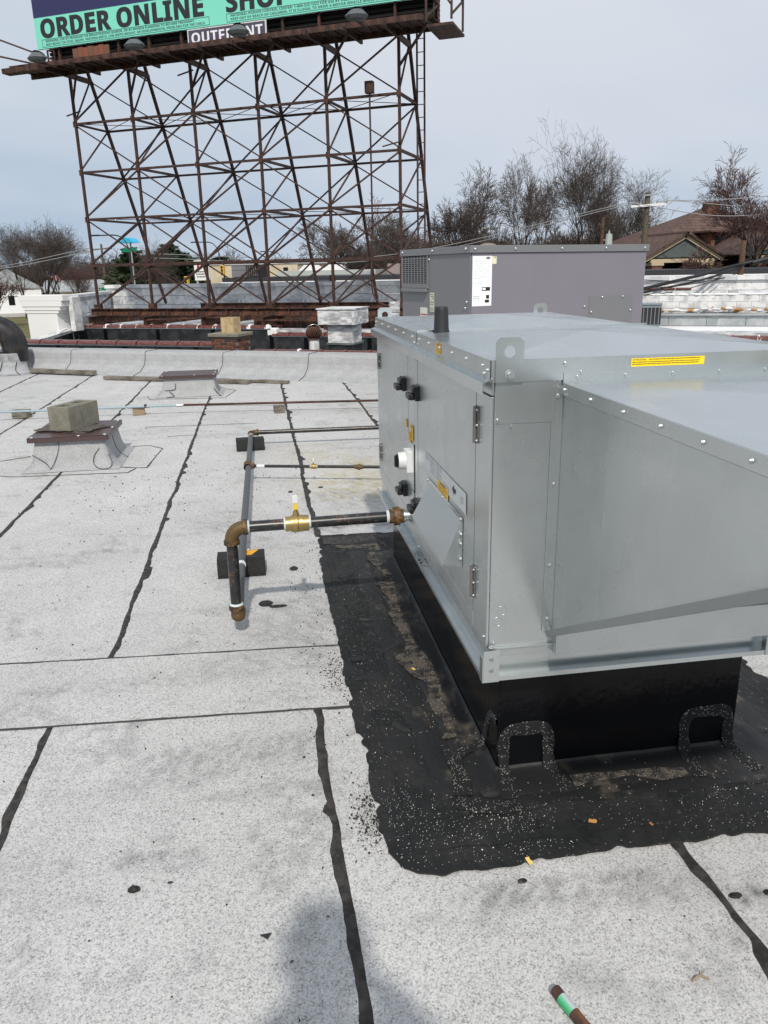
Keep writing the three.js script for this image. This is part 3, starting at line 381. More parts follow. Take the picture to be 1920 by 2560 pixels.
// ---------------------------------------------------------------- galvanised make-up air unit
{
  const u = thing('rooftop_air_unit', 'large galvanised steel air unit with intake hood on black curb', 'air unit');
  const XL = 0.575, XR = 1.44, ZF = -1.885, ZK = -3.86, YB = 0.487, YT = 1.256, f = 0.008;
  part(u, 'cabinet', bx(XL, XR, YB - 0.03, YT, ZK, ZF), M.galv);
  const L = (z0, z1, y0, y1, d = f) => bx(XL - d, XL - 0.0005, y0, y1, z0, z1, 0.002);
  // door leaf of thin sheet, very slightly oil-canned
  const leaf = (z0, z1, y0, y1, seed) => { const g = new THREE.BoxGeometry(f, y1 - y0, z1 - z0, 1, 28, 34), p = g.attributes.position, n = g.attributes.normal; for (let i = 0; i < p.count; i++) { if (n.getX(i) > -0.5) continue; const v = p.getY(i) / (y1 - y0) + 0.5, w = p.getZ(i) / (z1 - z0) + 0.5, e = Math.min(1, 6 * Math.min(v, 1 - v, w, 1 - w)); p.setX(i, p.getX(i) - 0.0024 * e * (fbm(v * 2.2 + seed, w * 2.4, seed, 2) - 0.4)); } g.computeVertexNormals(); return buv(g.translate(XL - f / 2 - 0.0003, (y0 + y1) / 2, (z0 + z1) / 2)); };
  // left side frame pieces round the doors
  const D1 = [-3.80, -3.035], D2 = [-2.893, -2.028], dy0 = 0.535, dy1 = 1.188, gap = 0.0035;
  part(u, 'frame_rail', L(ZK, ZF, dy1 + gap, YT - 0.002), M.galv);
  part(u, 'frame_rail', L(ZK, D2[0] - 0.05, YB, dy0 - gap), M.galv); part(u, 'frame_rail', L(D2[0] - 0.047, D2[1] + 0.002, YB, dy0 - gap), M.galv);
  part(u, 'corner_post', L(D2[1] + gap, ZF, YB, dy1), M.galv); part(u, 'corner_post', L(ZK, D1[0] - gap, dy0, dy1), M.galv);
  part(u, 'mullion', L(D1[1] + gap, D2[0] - gap, dy0, dy1), M.galv);
  const hinge = (par, z, y0, y1) => { const h = part(par, 'hinge', mg([bx(XL - f - 0.004, XL - f, y0, y1, z - 0.016, z + 0.016, 0.001), cyl(V(XL - f - 0.007, y0, z), V(XL - f - 0.007, y1, z), 0.0065, 0.0065, 10)]), M.hinge); [0.08, 0.5, 0.92].forEach(q => part(h, 'hinge_screw', new THREE.SphereGeometry(0.004, 8, 6).translate(XL - f - 0.005, y0 + (y1 - y0) * q, z + 0.012), M.zinc)); };
  const handle = (par, y, z, dir) => { const h = part(par, 'latch_handle', mg([bx(XL - f - 0.018, XL - f, y - 0.028, y + 0.026, z - 0.034, z + 0.034, 0.003)]), M.blackPlastic); part(h, 'grip', mg([bx(XL - f - 0.040, XL - f - 0.0182, y - 0.026, y - 0.002, z - 0.05, z + 0.02, 0.004), bx(XL - f - 0.028, XL - f - 0.0182, y + 0.003, y + 0.022, z - 0.03, z + 0.03, 0.003)]), M.blackPlastic); };
  const d1 = part(u, 'access_door', leaf(D1[0], D1[1], dy0, dy1, 3), M.galv), d2 = part(u, 'access_door', leaf(D2[0], D2[1], dy0, dy1, 8), M.galv);
  handle(d1, 1.06, -3.10); handle(d1, 0.618, -3.10); handle(d2, 1.062, -2.83); handle(d2, 0.618, -2.83);
  hinge(d1, -3.775, 1.04, 1.115); hinge(d1, -3.775, 0.58, 0.665); hinge(d2, -2.010, 1.045, 1.145); hinge(d2, -2.018, 0.585, 0.68);
  // return lip line on the second door
  part(d2, 'door_lip', bx(XL - f - 0.0022, XL - f + 0.001, dy0 + 0.01, dy1 - 0.01, D2[0] + 0.012, D2[0] + 0.055, 0.001), M.galv);
  // drip rail over the doors, two lengths, open at the near end
  const drip = (z0, z1) => profZ([[XL - f, 1.206], [XL - f, 1.236], [XL - 0.036, 1.227], [XL - 0.036, 1.196], [XL - 0.034, 1.196], [XL - 0.034, 1.2245], [XL - f - 0.002, 1.233], [XL - f - 0.002, 1.206]], z0, z1);
  part(u, 'drip_rail', drip(ZK - 0.01, -2.842), M.galvBright); part(u, 'drip_rail', drip(-2.838, ZF + 0.012), M.galvBright);
  // roof pans, cross-broken
  const pan = (x0, x1, z0, z1) => { const y = 1.281, c = V((x0 + x1) / 2, y + 0.028, (z0 + z1) / 2), q = [V(x0, y, z0), V(x0, y, z1), V(x1, y, z1), V(x1, y, z0)], pos = []; for (let k = 0; k < 4; k++) { const a = q[k], b = q[(k + 1) % 4]; pos.push(a.x, a.y, a.z, b.x, b.y, b.z, c.x, c.y, c.z); } const g = new THREE.BufferGeometry(); g.setAttribute('position', new THREE.Float32BufferAttribute(pos, 3)); g.computeVertexNormals(); const uv = []; for (let k = 0; k < 12; k++) uv.push(pos[3 * k], pos[3 * k + 2]); g.setAttribute('uv', new THREE.Float32BufferAttribute(uv, 2)); return g; };
  const RX0 = XL - 0.014, RX1 = XR + 0.014, RZ0 = ZK - 0.012, RZ1 = ZF + 0.006;
  const fasc = (z0, z1) => [bx(RX0, RX0 + 0.002, 1.234, 1.281, z0, z1), bx(RX1 - 0.002, RX1, 1.234, 1.281, z0, z1)];
  const p1 = part(u, 'roof_panel', mg([pan(RX0, RX1, -2.822, RZ1), ...fasc(-2.818, RZ1), bx(RX0, RX1, 1.225, 1.281, RZ1 - 0.002, RZ1)]), M.galv);
  const p2 = part(u, 'roof_panel', mg([pan(RX0, RX1, RZ0, -2.824), ...fasc(RZ0, -2.828), bx(RX0, RX1, 1.225, 1.281, RZ0, RZ0 + 0.002)]), M.galv);
  part(u, 'standing_seam', bx(RX0, RX1, 1.279, 1.290, -2.8255, -2.8205, 0.001), M.galvBright);
  const screwGeo = new THREE.CylinderGeometry(0.0042, 0.006, 0.006, 6); const sL = screwGeo.clone().rotateZ(Math.PI / 2), sF = screwGeo.clone().rotateX(Math.PI / 2);
  const sl = (par, x, y, z) => { const m = part(par, 'screw', sL, M.zinc); m.position.set(x, y, z); }, sf = (par, x, y, z) => { const m = part(par, 'screw', sF, M.zinc); m.position.set(x, y, z); };
  for (let k = 0; k < 6; k++) { sl(p1, RX0 - 0.003, 1.262, -2.77 + k * 0.165); sl(p2, RX0 - 0.003, 1.262, -3.82 + k * 0.185); }
  sl(p1, RX0 - 0.003, 1.243, -2.79); sl(p1, RX0 - 0.003, 1.243, -1.93); sl(p2, RX0 - 0.003, 1.243, -2.86); sl(p2, RX0 - 0.003, 1.243, -3.84); sl(p1, RX0 - 0.003, 1.255, -1.90);
  sf(p1, 0.756, 1.266, RZ1 + 0.003); sf(p1, 0.80, 1.243, RZ1 + 0.003);
  // front face skins beside the hood
  part(u, 'front_skin', bx(XL + 0.001, 0.735, 1.118, 1.228, ZF, ZF + 0.003, 0.001), M.galv); part(u, 'front_skin', bx(XL + 0.001, 0.745, YB - 0.002, 1.1165, ZF, ZF + 0.0015), M.galv);
  sf(u, 0.583, 1.128, ZF + 0.005); sf(u, 0.62, 1.112, ZF + 0.004); sf(u, 0.588, 0.497, ZF + 0.004); sl(u, XL - f - 0.002, 0.51, -1.905);
  [[0.61, 0.595], [0.598, 0.562]].forEach(([x, y]) => { const m = part(u, 'knockout', new THREE.TorusGeometry(0.0135, 0.0009, 6, 28), M.galv); m.position.set(x, y, ZF + 0.0016); });
  // lifting lugs
  const lugShape = () => { const w = 0.036, s = new THREE.Shape(); s.moveTo(-w, 0); s.lineTo(w, 0); s.lineTo(w, 0.098); s.lineTo(w - 0.012, 0.11); s.lineTo(-w + 0.012, 0.11); s.lineTo(-w, 0.098); s.lineTo(-w, 0); const h = new THREE.Path(); h.absarc(0, 0.075, 0.0155, 0, Math.PI * 2, true); s.holes.push(h); return buv(new THREE.ExtrudeGeometry(s, { depth: 0.005, bevelEnabled: false, curveSegments: 20 })); };
  const lug = (x, z, y = 1.226, dz = 0) => { const g = part(u, 'lifting_lug', lugShape(), M.galvBright); g.position.set(x, y, z); const b = part(g, 'bolt', mg([new THREE.CylinderGeometry(0.013, 0.013, 0.003, 20).rotateX(Math.PI / 2).translate(0, 0.017, 0.0065), new THREE.CylinderGeometry(0.0085, 0.0085, 0.009, 6).rotateX(Math.PI / 2).translate(0, 0.017, 0.012)]), M.zinc); return g; };
  lug(0.609, RZ1 + 0.0015); lug(1.41, RZ1 + 0.0015); lug(0.612, RZ0 - 0.0065, 1.215); lug(1.412, RZ0 - 0.0065, 1.215);
  // plug vent on the roof
  const cap = part(u, 'roof_cap_vent', new THREE.LatheGeometry([[0.0, 0.092], [0.021, 0.092], [0.0235, 0.088], [0.0245, 0.08], [0.0268, 0.012], [0.029, 0.010], [0.0295, 0.0], [0, 0]].map(p => new THREE.Vector2(...p)), 28), M.greyBlack); cap.position.set(0.640, 1.2815, -2.765);
  // base rails: outward channels with corner plates
  const yb = 0.390, yt = 0.4855;
  part(u, 'base_rail', mg([bx(XL + 0.004, XL + 0.0065, yb, yt, ZK, ZF), bx(XL - 0.022, XL + 0.004, yb, yb + 0.003, ZK - 0.01, ZF + 0.022), bx(XL - 0.0222, XL - 0.0195, yb + 0.003, yb + 0.012, ZK - 0.01, ZF + 0.022), bx(XL - 0.004, XL + 0.004, yt - 0.003, yt, ZK, ZF)]), M.galvBright);
  part(u, 'base_rail', mg([bx(XL + 0.004, XR - 0.004, yb, yt - 0.012, ZF - 0.012, ZF - 0.009), bx(XL, XR, yb, yb + 0.003, ZF - 0.009, ZF + 0.024), bx(XL, XR, yb + 0.003, yb + 0.014, ZF + 0.0215, ZF + 0.024), bx(XL, XR, yt - 0.004, yt - 0.001, ZF - 0.012, ZF + 0.01)]), M.galvBright);
  part(u, 'base_rail', mg([bx(XR - 0.0065, XR - 0.004, yb, yt, ZK, ZF), bx(XR - 0.004, XR + 0.022, yb, yb + 0.003, ZK, ZF + 0.022), bx(XR - 0.004, XR + 0.004, yt - 0.003, yt, ZK, ZF)]), M.galvBright);
  part(u, 'base_rail', bx(XL + 0.01, XR - 0.01, yb, yt, ZK, ZK + 0.003), M.galvBright);
  const cp = (x0, x1) => { const m = part(u, 'corner_plate', mg([bx(x0, x1, yb - 0.001, yt, ZF + 0.0245, ZF + 0.027)]), M.galvBright); [0.425, 0.46].forEach(y => part(m, 'plate_dimple', new THREE.CylinderGeometry(0.0065, 0.0065, 0.002, 16).rotateX(Math.PI / 2).translate((x0 + x1) / 2, y, ZF + 0.0275), M.galvDull)); };
  cp(XL - 0.022, XL + 0.024); cp(XR - 0.024, XR + 0.022);
  part(u, 'corner_plate', bx(XL - 0.0245, XL - 0.0225, yb - 0.001, yt - 0.02, ZF - 0.002, ZF + 0.027), M.galvBright);
  part(u, 'splice_plate', mg([bx(XL - 0.018, XL + 0.004, yb + 0.0032, yb + 0.006, -2.86, -2.76), bx(XL + 0.0015, XL + 0.0038, yb + 0.006, yt - 0.004, -2.93, -2.84)]), M.galvBright);
  [-2.82, -2.79].forEach(z => part(u, 'rail_hole', new THREE.CylinderGeometry(0.005, 0.005, 0.001, 14).translate(XL - 0.009, yb + 0.0068, z), M.dark));
  [[0.43, -2.885], [0.47, -2.885]].forEach(([y, z]) => sl(u, XL - 0.001, y, z));
  // relief air vent cover on the near door
  { const z0 = -2.66, z1 = -2.162, y0 = 0.622, yk = 0.772, o = 0.058, x = XL - f - 0.0022; const pos = []; const q = (a, b, c, d) => pos.push(...a, ...b, ...c, ...a, ...c, ...d), t = (a, b, c) => pos.push(...a, ...b, ...c);
    const A = [x, yk, z0 + 0.05], B = [x, yk, z1], Cc = [x - o, y0 + 0.012, z0], D = [x - o, y0 + 0.012, z1], E = [x, y0, z0 + 0.02], F2 = [x, y0, z1];
    q(A, Cc, D, B); t(A, E, Cc); t(B, D, F2); const lip = 0.006; q(Cc, [x - o, y0, z0], [x - o, y0, z1], D);
    const g = new THREE.BufferGeometry(); g.setAttribute('position', new THREE.Float32BufferAttribute(pos, 3)); g.computeVertexNormals(); const uv = []; for (let k = 0; k < pos.length; k += 3) uv.push(pos[k + 2], pos[k + 1]); g.setAttribute('uv', new THREE.Float32BufferAttribute(uv, 2));
    const vh = part(d2, 'vent_cover', g, S({ color: lin(0.56, 0.60, 0.60), metalness: 0.88, roughness: 0.32, side: THREE.DoubleSide }));
    part(vh, 'mounting_flange', mg([bx(x - 0.002, x, y0, yk + 0.002, z1, z1 + 0.014), bx(x - 0.002, x, yk, yk + 0.012, z0 + 0.02, z1 + 0.014)]), M.galvBright);
    [[yk + 0.006, z0 + 0.03], [yk + 0.006, -2.4], [yk + 0.004, z1], [0.73, z1 + 0.008], [0.70, z1 + 0.008], [0.65, z1 + 0.008]].forEach(([y, z]) => sl(vh, x - 0.004, y, z)); }
  // disconnect switch and stickers on the mullion
  const ds = part(u, 'disconnect_switch', bx(XL - f - 0.026, XL - f, 0.725, 0.812, -3.012, -2.935, 0.003), M.whitePlastic);
  part(ds, 'rotary_knob', mg([cyl(V(XL - f - 0.026, 0.768, -2.975), V(XL - f - 0.056, 0.768, -2.975), 0.036, 0.034, 26)]), M.whitePlastic); part(ds, 'knob_face', mg([cyl(V(XL - f - 0.0562, 0.768, -2.975), V(XL - f - 0.060, 0.768, -2.975), 0.030, 0.028, 26), bx(XL - f - 0.07, XL - f - 0.06, 0.744, 0.792, -2.981, -2.969, 0.003)]), M.blackPlastic);
  part(u, 'switch_plate', mg([bx(XL - f - 0.0025, XL - f, 0.655, 0.845, -3.025, -2.905, 0.001)]), M.galvBright);
  part(u, 'plate_gasket', mg([bx(XL - f - 0.0035, XL - f, 0.652, 0.846, -2.905, -2.9015)]), M.dark);
  const stick = (par, name, w, h, draw, mat4, px = 256) => { const t = canvasTex(px, Math.max(16, Math.round(px * h / w)), draw); const m = part(par, name, new THREE.PlaneGeometry(w, h), S({ map: t, roughness: 0.55 })); m.applyMatrix4(mat4); return m; };
  const onLeft = (y, z, d = 0) => new THREE.Matrix4().makeRotationY(-Math.PI / 2).setPosition(XL - f - 0.0026 - d, y, z);
  const onFront = (x, y, z) => new THREE.Matrix4().setPosition(x, y, z);
  const linesOf = (g, x, y, w, n, dy, hgt, col, seed) => { const r = rng(seed); g.fillStyle = col; for (let k = 0; k < n; k++) { let q = x; while (q < x + w * (k % 5 === 4 ? 0.6 : 0.95)) { const l = 4 + r() * 14; g.fillRect(q, y + k * dy, Math.min(l, x + w - q), hgt); q += l + 3; } } };
  const warn = (seed) => (g, w, h) => { g.fillStyle = '#e9b62c'; g.fillRect(0, 0, w, h); g.fillStyle = '#2a2410'; g.fillRect(w * 0.25, h * 0.06, w * 0.5, h * 0.10); linesOf(g, w * 0.08, h * 0.24, w * 0.84, 8, h * 0.085, Math.max(1, h * 0.03), '#4a3d12', seed); };
  stick(u, 'warning_sticker', 0.07, 0.034, warn(1), new THREE.Matrix4().makeRotationY(-Math.PI / 2).setPosition(RX0 - 0.001, 1.256, -2.462));
  stick(u, 'warning_sticker', 0.06, 0.062, warn(2), onLeft(0.885, -2.948)); stick(d1, 'warning_sticker', 0.04, 0.034, warn(3), onLeft(0.903, -3.062)); stick(u, 'warning_sticker', 0.045, 0.04, warn(4), onLeft(0.862, -2.985, 0.002));
  stick(d2, 'warning_sticker', 0.16, 0.045, warn(5), onLeft(0.797, -2.41, 0.0008));
  stick(u, 'small_label', 0.035, 0.035, (g, w, h) => { g.fillStyle = '#d9dbd8'; g.fillRect(0, 0, w, h); linesOf(g, w * 0.1, h * 0.1, w * 0.8, 7, h * 0.12, h * 0.05, '#555', 6); }, onLeft(0.63, -2.925));
  stick(d2, 'instruction_label', 0.58, 0.065, (g, w, h) => { g.fillStyle = '#c9cdcb'; g.fillRect(0, 0, w, h); g.strokeStyle = '#8a8d8c'; [0.14, 0.30, 0.46, 0.66, 0.83].forEach(q => { g.beginPath(); g.moveTo(w * q, 0); g.lineTo(w * q, h); g.stroke(); }); linesOf(g, w * 0.01, h * 0.08, w * 0.12, 5, h * 0.07, 2, '#555', 11); linesOf(g, w * 0.15, h * 0.08, w * 0.14, 12, h * 0.07, 2, '#555', 12); linesOf(g, w * 0.31, h * 0.08, w * 0.14, 12, h * 0.07, 2, '#555', 13); linesOf(g, w * 0.47, h * 0.6, w * 0.17, 5, h * 0.07, 2, '#666', 14); g.fillStyle = '#222'; const cx = w * 0.75, cy = h * 0.45; g.beginPath(); g.moveTo(cx - w * 0.05, cy); g.lineTo(cx, cy - h * 0.28); g.lineTo(cx, cy - h * 0.12); g.lineTo(cx + w * 0.04, cy - h * 0.12); g.lineTo(cx + w * 0.04, cy + h * 0.12); g.lineTo(cx, cy + h * 0.12); g.lineTo(cx, cy + h * 0.28); g.fill(); g.font = 'bold 14px sans-serif'; g.fillStyle = '#333'; linesOf(g, w * 0.88, h * 0.35, w * 0.07, 5, h * 0.08, 2, '#333', 15); }, onLeft(0.837, -2.40), 768);
  stick(u, 'attention_label', 0.202, 0.021, (g, w, h) => { g.fillStyle = '#f6d21a'; g.fillRect(0, 0, w, h); g.fillStyle = '#1d1a08'; g.font = 'bold 20px sans-serif'; g.fillText('ATTENTION!', 10, 20); linesOf(g, 150, 8, w - 170, 1, 10, 8, '#4a4210', 21); linesOf(g, 10, 28, w - 30, 2, 16, 8, '#4a4210', 22); }, onFront(1.034, 1.262, RZ1 + 0.0012), 640);
  // intake hood
  const hd = part(u, 'intake_hood', (() => { const x0 = 0.757, x1 = 1.425, t = 0.003, zf = ZF + 0.0045, zn = -0.79; const side = x => { const s = new THREE.Shape([[-zf, 0.515], [-zf, 1.216], [-zn, 1.216], [-zn, 1.13]].map(p => new THREE.Vector2(...p))); const g = new THREE.ExtrudeGeometry(s, { depth: t, bevelEnabled: false }); g.rotateY(Math.PI / 2); return buv(g.translate(x, 0, 0)); }; return mg([side(x0), side(x1 - t), bx(x0 + t, x1 - t, 1.13, 1.214, zn - t, zn)]); })(), M.galv);
  { const x0 = 0.757, x1 = 1.425, zf = ZF + 0.0045, zn = -0.79, y = 1.2185, c = [(x0 + x1) / 2, y + 0.028, (zf + zn) / 2], q = [[x0 - 0.003, y, zf], [x0 - 0.003, y, zn], [x1, y, zn], [x1, y, zf]], pos = []; for (let k = 0; k < 4; k++) pos.push(...q[k], ...q[(k + 1) % 4], ...c); const g = new THREE.BufferGeometry(); g.setAttribute('position', new THREE.Float32BufferAttribute(pos, 3)); g.computeVertexNormals(); g.setAttribute('uv', new THREE.Float32BufferAttribute(pos.flatMap((v, i) => i % 3 === 0 ? [v, pos[i + 2]] : []), 2));
    const top = part(hd, 'hood_top', g, M.galv); top.name = 'hood_top';
    { const nu = 36, nv = 26, ps = [], uvs = [], ids = []; for (let b = 0; b <= nv; b++) for (let a = 0; a <= nu; a++) { const w = a / nu, v = b / nv, z = zf + 0.002 + (zn - zf - 0.004) * w, yb2 = 0.522 + 0.615 * w, y2 = yb2 + (1.184 - yb2) * v, e = Math.min(1, 7 * Math.min(v, 1 - v, w, 1 - w)); ps.push(x0 - 0.0004 - 0.0042 * Math.max(0, e) * Math.max(0, fbm(w * 2.6 + 4, v * 1.8, 1401, 2) - 0.22), y2, z); uvs.push(z, y2); if (a < nu && b < nv) { const q0 = b * (nu + 1) + a; ids.push(q0, q0 + 1, q0 + nu + 1, q0 + 1, q0 + nu + 2, q0 + nu + 1); } } const sg2 = new THREE.BufferGeometry(); sg2.setAttribute('position', new THREE.Float32BufferAttribute(ps, 3)); sg2.setAttribute('uv', new THREE.Float32BufferAttribute(uvs, 2)); sg2.setIndex(ids); sg2.computeVertexNormals(); part(hd, 'side_sheet', sg2, M.galv); }
    part(hd, 'hood_fascia', bx(x0 - 0.0055, x0 - 0.0005, 1.186, 1.2183, zf, zn, 0.001), M.galv);
    [-1.86, -1.70, -1.53, -1.37, -1.22, -1.08, -0.94].forEach(z => sl(hd, x0 - 0.008, 1.203, z));
    part(hd, 'top_flange', bx(x0 - 0.004, x1, 1.2185, 1.243, ZF + 0.0062, ZF + 0.0085, 0.0005), M.galvBright);
    [0.79, 0.92, 1.05, 1.18, 1.31].forEach((x, i) => sf(hd, x, 1.231, ZF + 0.011));
    part(hd, 'side_flange', bx(0.727, x0 - 0.0005, 0.522, 1.211, ZF + 0.0032, ZF + 0.0058, 0.0005), M.galvBright);
    [1.185, 0.95, 0.72, 0.56].forEach(y => sf(hd, 0.741, y, ZF + 0.008));
    // folded drip edge along the sloping bottom
    const lip = new THREE.Shape([[-zf + 0.004, 0.500], [-zf + 0.004, 0.521], [-zn, 1.136], [-zn, 1.112]].map(p => new THREE.Vector2(...p))); const lg = buv(new THREE.ExtrudeGeometry(lip, { depth: 0.012, bevelEnabled: false }).rotateY(Math.PI / 2).translate(x0 - 0.014, 0, 0)); part(hd, 'drip_edge', lg, M.galvDull);
    const fl = new THREE.Mesh(buv(new THREE.BoxGeometry(x1 - x0 - 0.012, 0.02, 1.20)), M.panelGrey); fl.name = 'filter_screen'; fl.position.set((x0 + x1) / 2, 0.86, (zf + zn) / 2); fl.rotation.x = -Math.atan2(0.615, 1.0905); hd.add(fl);
    part(u, 'lower_front_panel', mg([bx(0.762, 1.420, 0.455, 1.18, ZF + 0.0008, ZF + 0.0275)]), M.galv);
  }
}
// ---------------------------------------------------------------- gas piping on rubber blocks
{
  const gp = thing('gas_piping', 'black steel gas pipe run with brass valves feeding the silver unit', 'pipe');
  const yM = 0.1235, xM = -0.172, zN = -3.08, yU = 0.497, R = 0.0235, r = 0.021;
  const elbow = (par, a, b, c, rad) => { // malleable elbow from a to c round b
    const cv = new THREE.QuadraticBezierCurve3(a, b, c), e = part(par, 'elbow', mg([new THREE.TubeGeometry(cv, 14, rad, 16), cyl(a.clone().lerp(b, -0.12), a.clone().lerp(b, 0.16), rad * 1.16, rad * 1.16, 18), cyl(c.clone().lerp(b, -0.12), c.clone().lerp(b, 0.16), rad * 1.16, rad * 1.16, 18)]), M.iron); return e; };
  const zF = -6.96;
  const yE = 0.098; part(gp, 'main_pipe', mg([cyl(V(xM, yE, zN - 0.05), V(-0.168, yM, -3.84), r, r, 20), cyl(V(-0.168, yM, -3.84), V(-0.144, yM, zF + 0.05), r, r, 20)]), M.pipeGrey);
  // lower elbow turns the main up into the riser
  { const e = part(gp, 'elbow', mg([new THREE.TubeGeometry(new THREE.QuadraticBezierCurve3(V(xM - 0.003, yE + 0.055, zN), V(xM, yE - 0.004, zN + 0.004), V(xM, yE, zN - 0.06)), 16, 0.029, 18), new THREE.SphereGeometry(0.031, 20, 14).translate(xM, yE + 0.008, zN - 0.004), cyl(V(xM - 0.004, yE + 0.036, zN), V(xM - 0.004, yE + 0.058, zN), 0.0325, 0.0325, 22), cyl(V(xM, yE, zN - 0.045), V(xM, yE, zN - 0.065), 0.03, 0.03, 22)]), M.iron); part(e, 'thread_sealant', cyl(V(xM - 0.004, yE + 0.058, zN), V(xM - 0.004, yE + 0.066, zN), 0.030, 0.025, 22), M.dope); }
  part(gp, 'riser', cyl(V(xM - 0.004, yE + 0.05, zN), V(xM - 0.002, yU - 0.06, zN), R, R, 22), M.pipe);
  const ue = elbow(gp, V(xM - 0.002, yU - 0.062, zN), V(xM - 0.002, yU, zN), V(xM + 0.06, yU + 0.001, zN), 0.0285);
  part(ue, 'thread_sealant', mg([cyl(V(xM + 0.066, yU + 0.001, zN), V(xM + 0.075, yU + 0.001, zN), 0.0295, 0.0255, 20), cyl(V(xM - 0.002, yU - 0.072, zN), V(xM - 0.002, yU - 0.066, zN), 0.0245, 0.0275, 20)]), M.dope);
  part(gp, 'supply_pipe', cyl(V(xM + 0.06, yU + 0.001, zN), V(0.045, yU + 0.002, zN), R, R, 22), M.pipe);
  const valve = (x, y, z, s, dir) => {
    const X = (d) => V(x + dir.x * d * s, y + dir.y * d * s, z + dir.z * d * s), q = new THREE.Quaternion().setFromUnitVectors(V(1, 0, 0), dir);
    const hex = (a, b, rr) => cyl(X(a), X(b), rr * s, rr * s, 6);
    const v = part(gp, 'ball_valve', mg([cyl(X(-0.045), X(-0.02), 0.031 * s, 0.031 * s, 20), cyl(X(-0.022), X(0.026), 0.036 * s, 0.036 * s, 22), new THREE.SphereGeometry(0.0375 * s, 20, 14).applyQuaternion(q).translate(x, y, z), hex(0.026, 0.052, 0.034), cyl(V(x, y + 0.03 * s, z), V(x, y + 0.052 * s, z), 0.015 * s, 0.012 * s, 14), cyl(V(x, y + 0.05 * s, z), V(x, y + 0.062 * s, z), 0.009 * s, 0.009 * s, 6)]), M.brass);
    const hG = mg([bx(x - 0.011 * s, x + 0.011 * s, y + 0.054 * s, y + 0.085 * s, z - 0.002 * s, z + 0.002 * s, 0.0005), bx(x - 0.010 * s, x + 0.010 * s, y + 0.084 * s, y + 0.10 * s, z - 0.0022 * s, z + 0.0022 * s, 0.0008)]);
    part(v, 'lever_handle', hG, S({ color: lin(0.75, 0.55, 0.08), roughness: 0.45 })); part(v, 'handle_sleeve', bx(x - 0.0115 * s, x + 0.0115 * s, y + 0.088 * s, y + 0.122 * s, z - 0.0035 * s, z + 0.0035 * s, 0.002), M.whitePlastic);
    part(v, 'thread_sealant', mg([cyl(X(-0.052), X(-0.045), 0.026 * s, 0.0265 * s, 18), cyl(X(0.052), X(0.060), 0.0265 * s, 0.0258 * s, 18)]), M.dope); return v; };
  valve(0.096, yU + 0.002, zN, 1, V(1, 0, 0));
  part(gp, 'supply_pipe', cyl(V(0.15, yU + 0.002, zN), V(0.49, yU + 0.005, zN), R, R, 22), M.pipe);
  const un = part(gp, 'pipe_union', mg([cyl(V(0.487, yU + 0.005, zN), V(0.512, yU + 0.005, zN), 0.032, 0.032, 8), cyl(V(0.508, yU + 0.005, zN), V(0.532, yU + 0.005, zN), 0.0415, 0.0415, 8), cyl(V(0.530, yU + 0.005, zN), V(0.548, yU + 0.005, zN), 0.032, 0.032, 8)]), S({ map: ironTex, color: lin(1.0, 0.85, 0.7), roughness: 0.6 }));
  part(un, 'thread_sealant', cyl(V(0.476, yU + 0.005, zN), V(0.488, yU + 0.005, zN), 0.0255, 0.029, 18), M.dope);
  part(gp, 'nipple', mg([cyl(V(0.546, yU + 0.005, zN), V(0.568, yU + 0.005, zN), 0.024, 0.024, 16), cyl(V(0.550, yU + 0.005, zN), V(0.556, yU + 0.005, zN), 0.029, 0.029, 16)]), M.zinc);
  // tee and thin branch with its own valve and union
  const zt = -5.70, xt = -0.159; const tee = part(gp, 'tee', mg([cyl(V(xt, yM, zt + 0.05), V(xt, yM, zt - 0.05), 0.0265, 0.0265, 20), cyl(V(xt, yM, zt), V(xt + 0.05, yM, zt + 0.012), 0.02, 0.02, 16), cyl(V(xt, yM, zt + 0.05), V(xt, yM, zt + 0.036), 0.031, 0.031, 20), cyl(V(xt, yM, zt - 0.05), V(xt, yM, zt - 0.036), 0.031, 0.031, 20)]), S({ map: ironTex, color: lin(1, 0.8, 0.55), roughness: 0.6 }));
  const bd = V(0.965, 0, 0.262).normalize(), B = d => V(xt, yM, zt).addScaledVector(bd, d);
  part(gp, 'branch_pipe', cyl(B(0.03), B(1.16), 0.0115, 0.0115, 14), M.pipe); part(gp, 'pipe_label', cyl(B(0.07), B(0.13), 0.0122, 0.0122, 14, true), M.whitePlastic);
  { const c = B(0.5); valve(c.x, c.y, c.z, 0.5, bd); }
  part(gp, 'pipe_union', mg([cyl(B(0.81), B(0.835), 0.018, 0.018, 8), cyl(B(0.832), B(0.85), 0.023, 0.023, 8), cyl(B(0.85), B(0.87), 0.017, 0.017, 8)]), M.iron);
  part(gp, 'branch_pipe', cyl(B(1.16), B(2.0), 0.0115, 0.0115, 12), M.pipe);
  elbow(gp, V(-0.144, yM, zF + 0.055), V(-0.143, yM, zF), V(-0.085, yM + 0.002, zF + 0.005), 0.0255);
  part(gp, 'return_pipe', cyl(V(-0.09, yM + 0.002, zF + 0.005), V(1.95, yM + 0.01, zF + 0.13), 0.0195, 0.0195, 18), M.pipe);
  part(gp, 'pipe_tape', mg([cyl(V(-0.168, yM, -3.625), V(-0.168, yM, -3.64), 0.0225, 0.0225, 18), cyl(V(-0.1455, yM, -6.80), V(-0.1455, yM, -6.815), 0.0225, 0.0225, 18)]), M.whitePlastic);
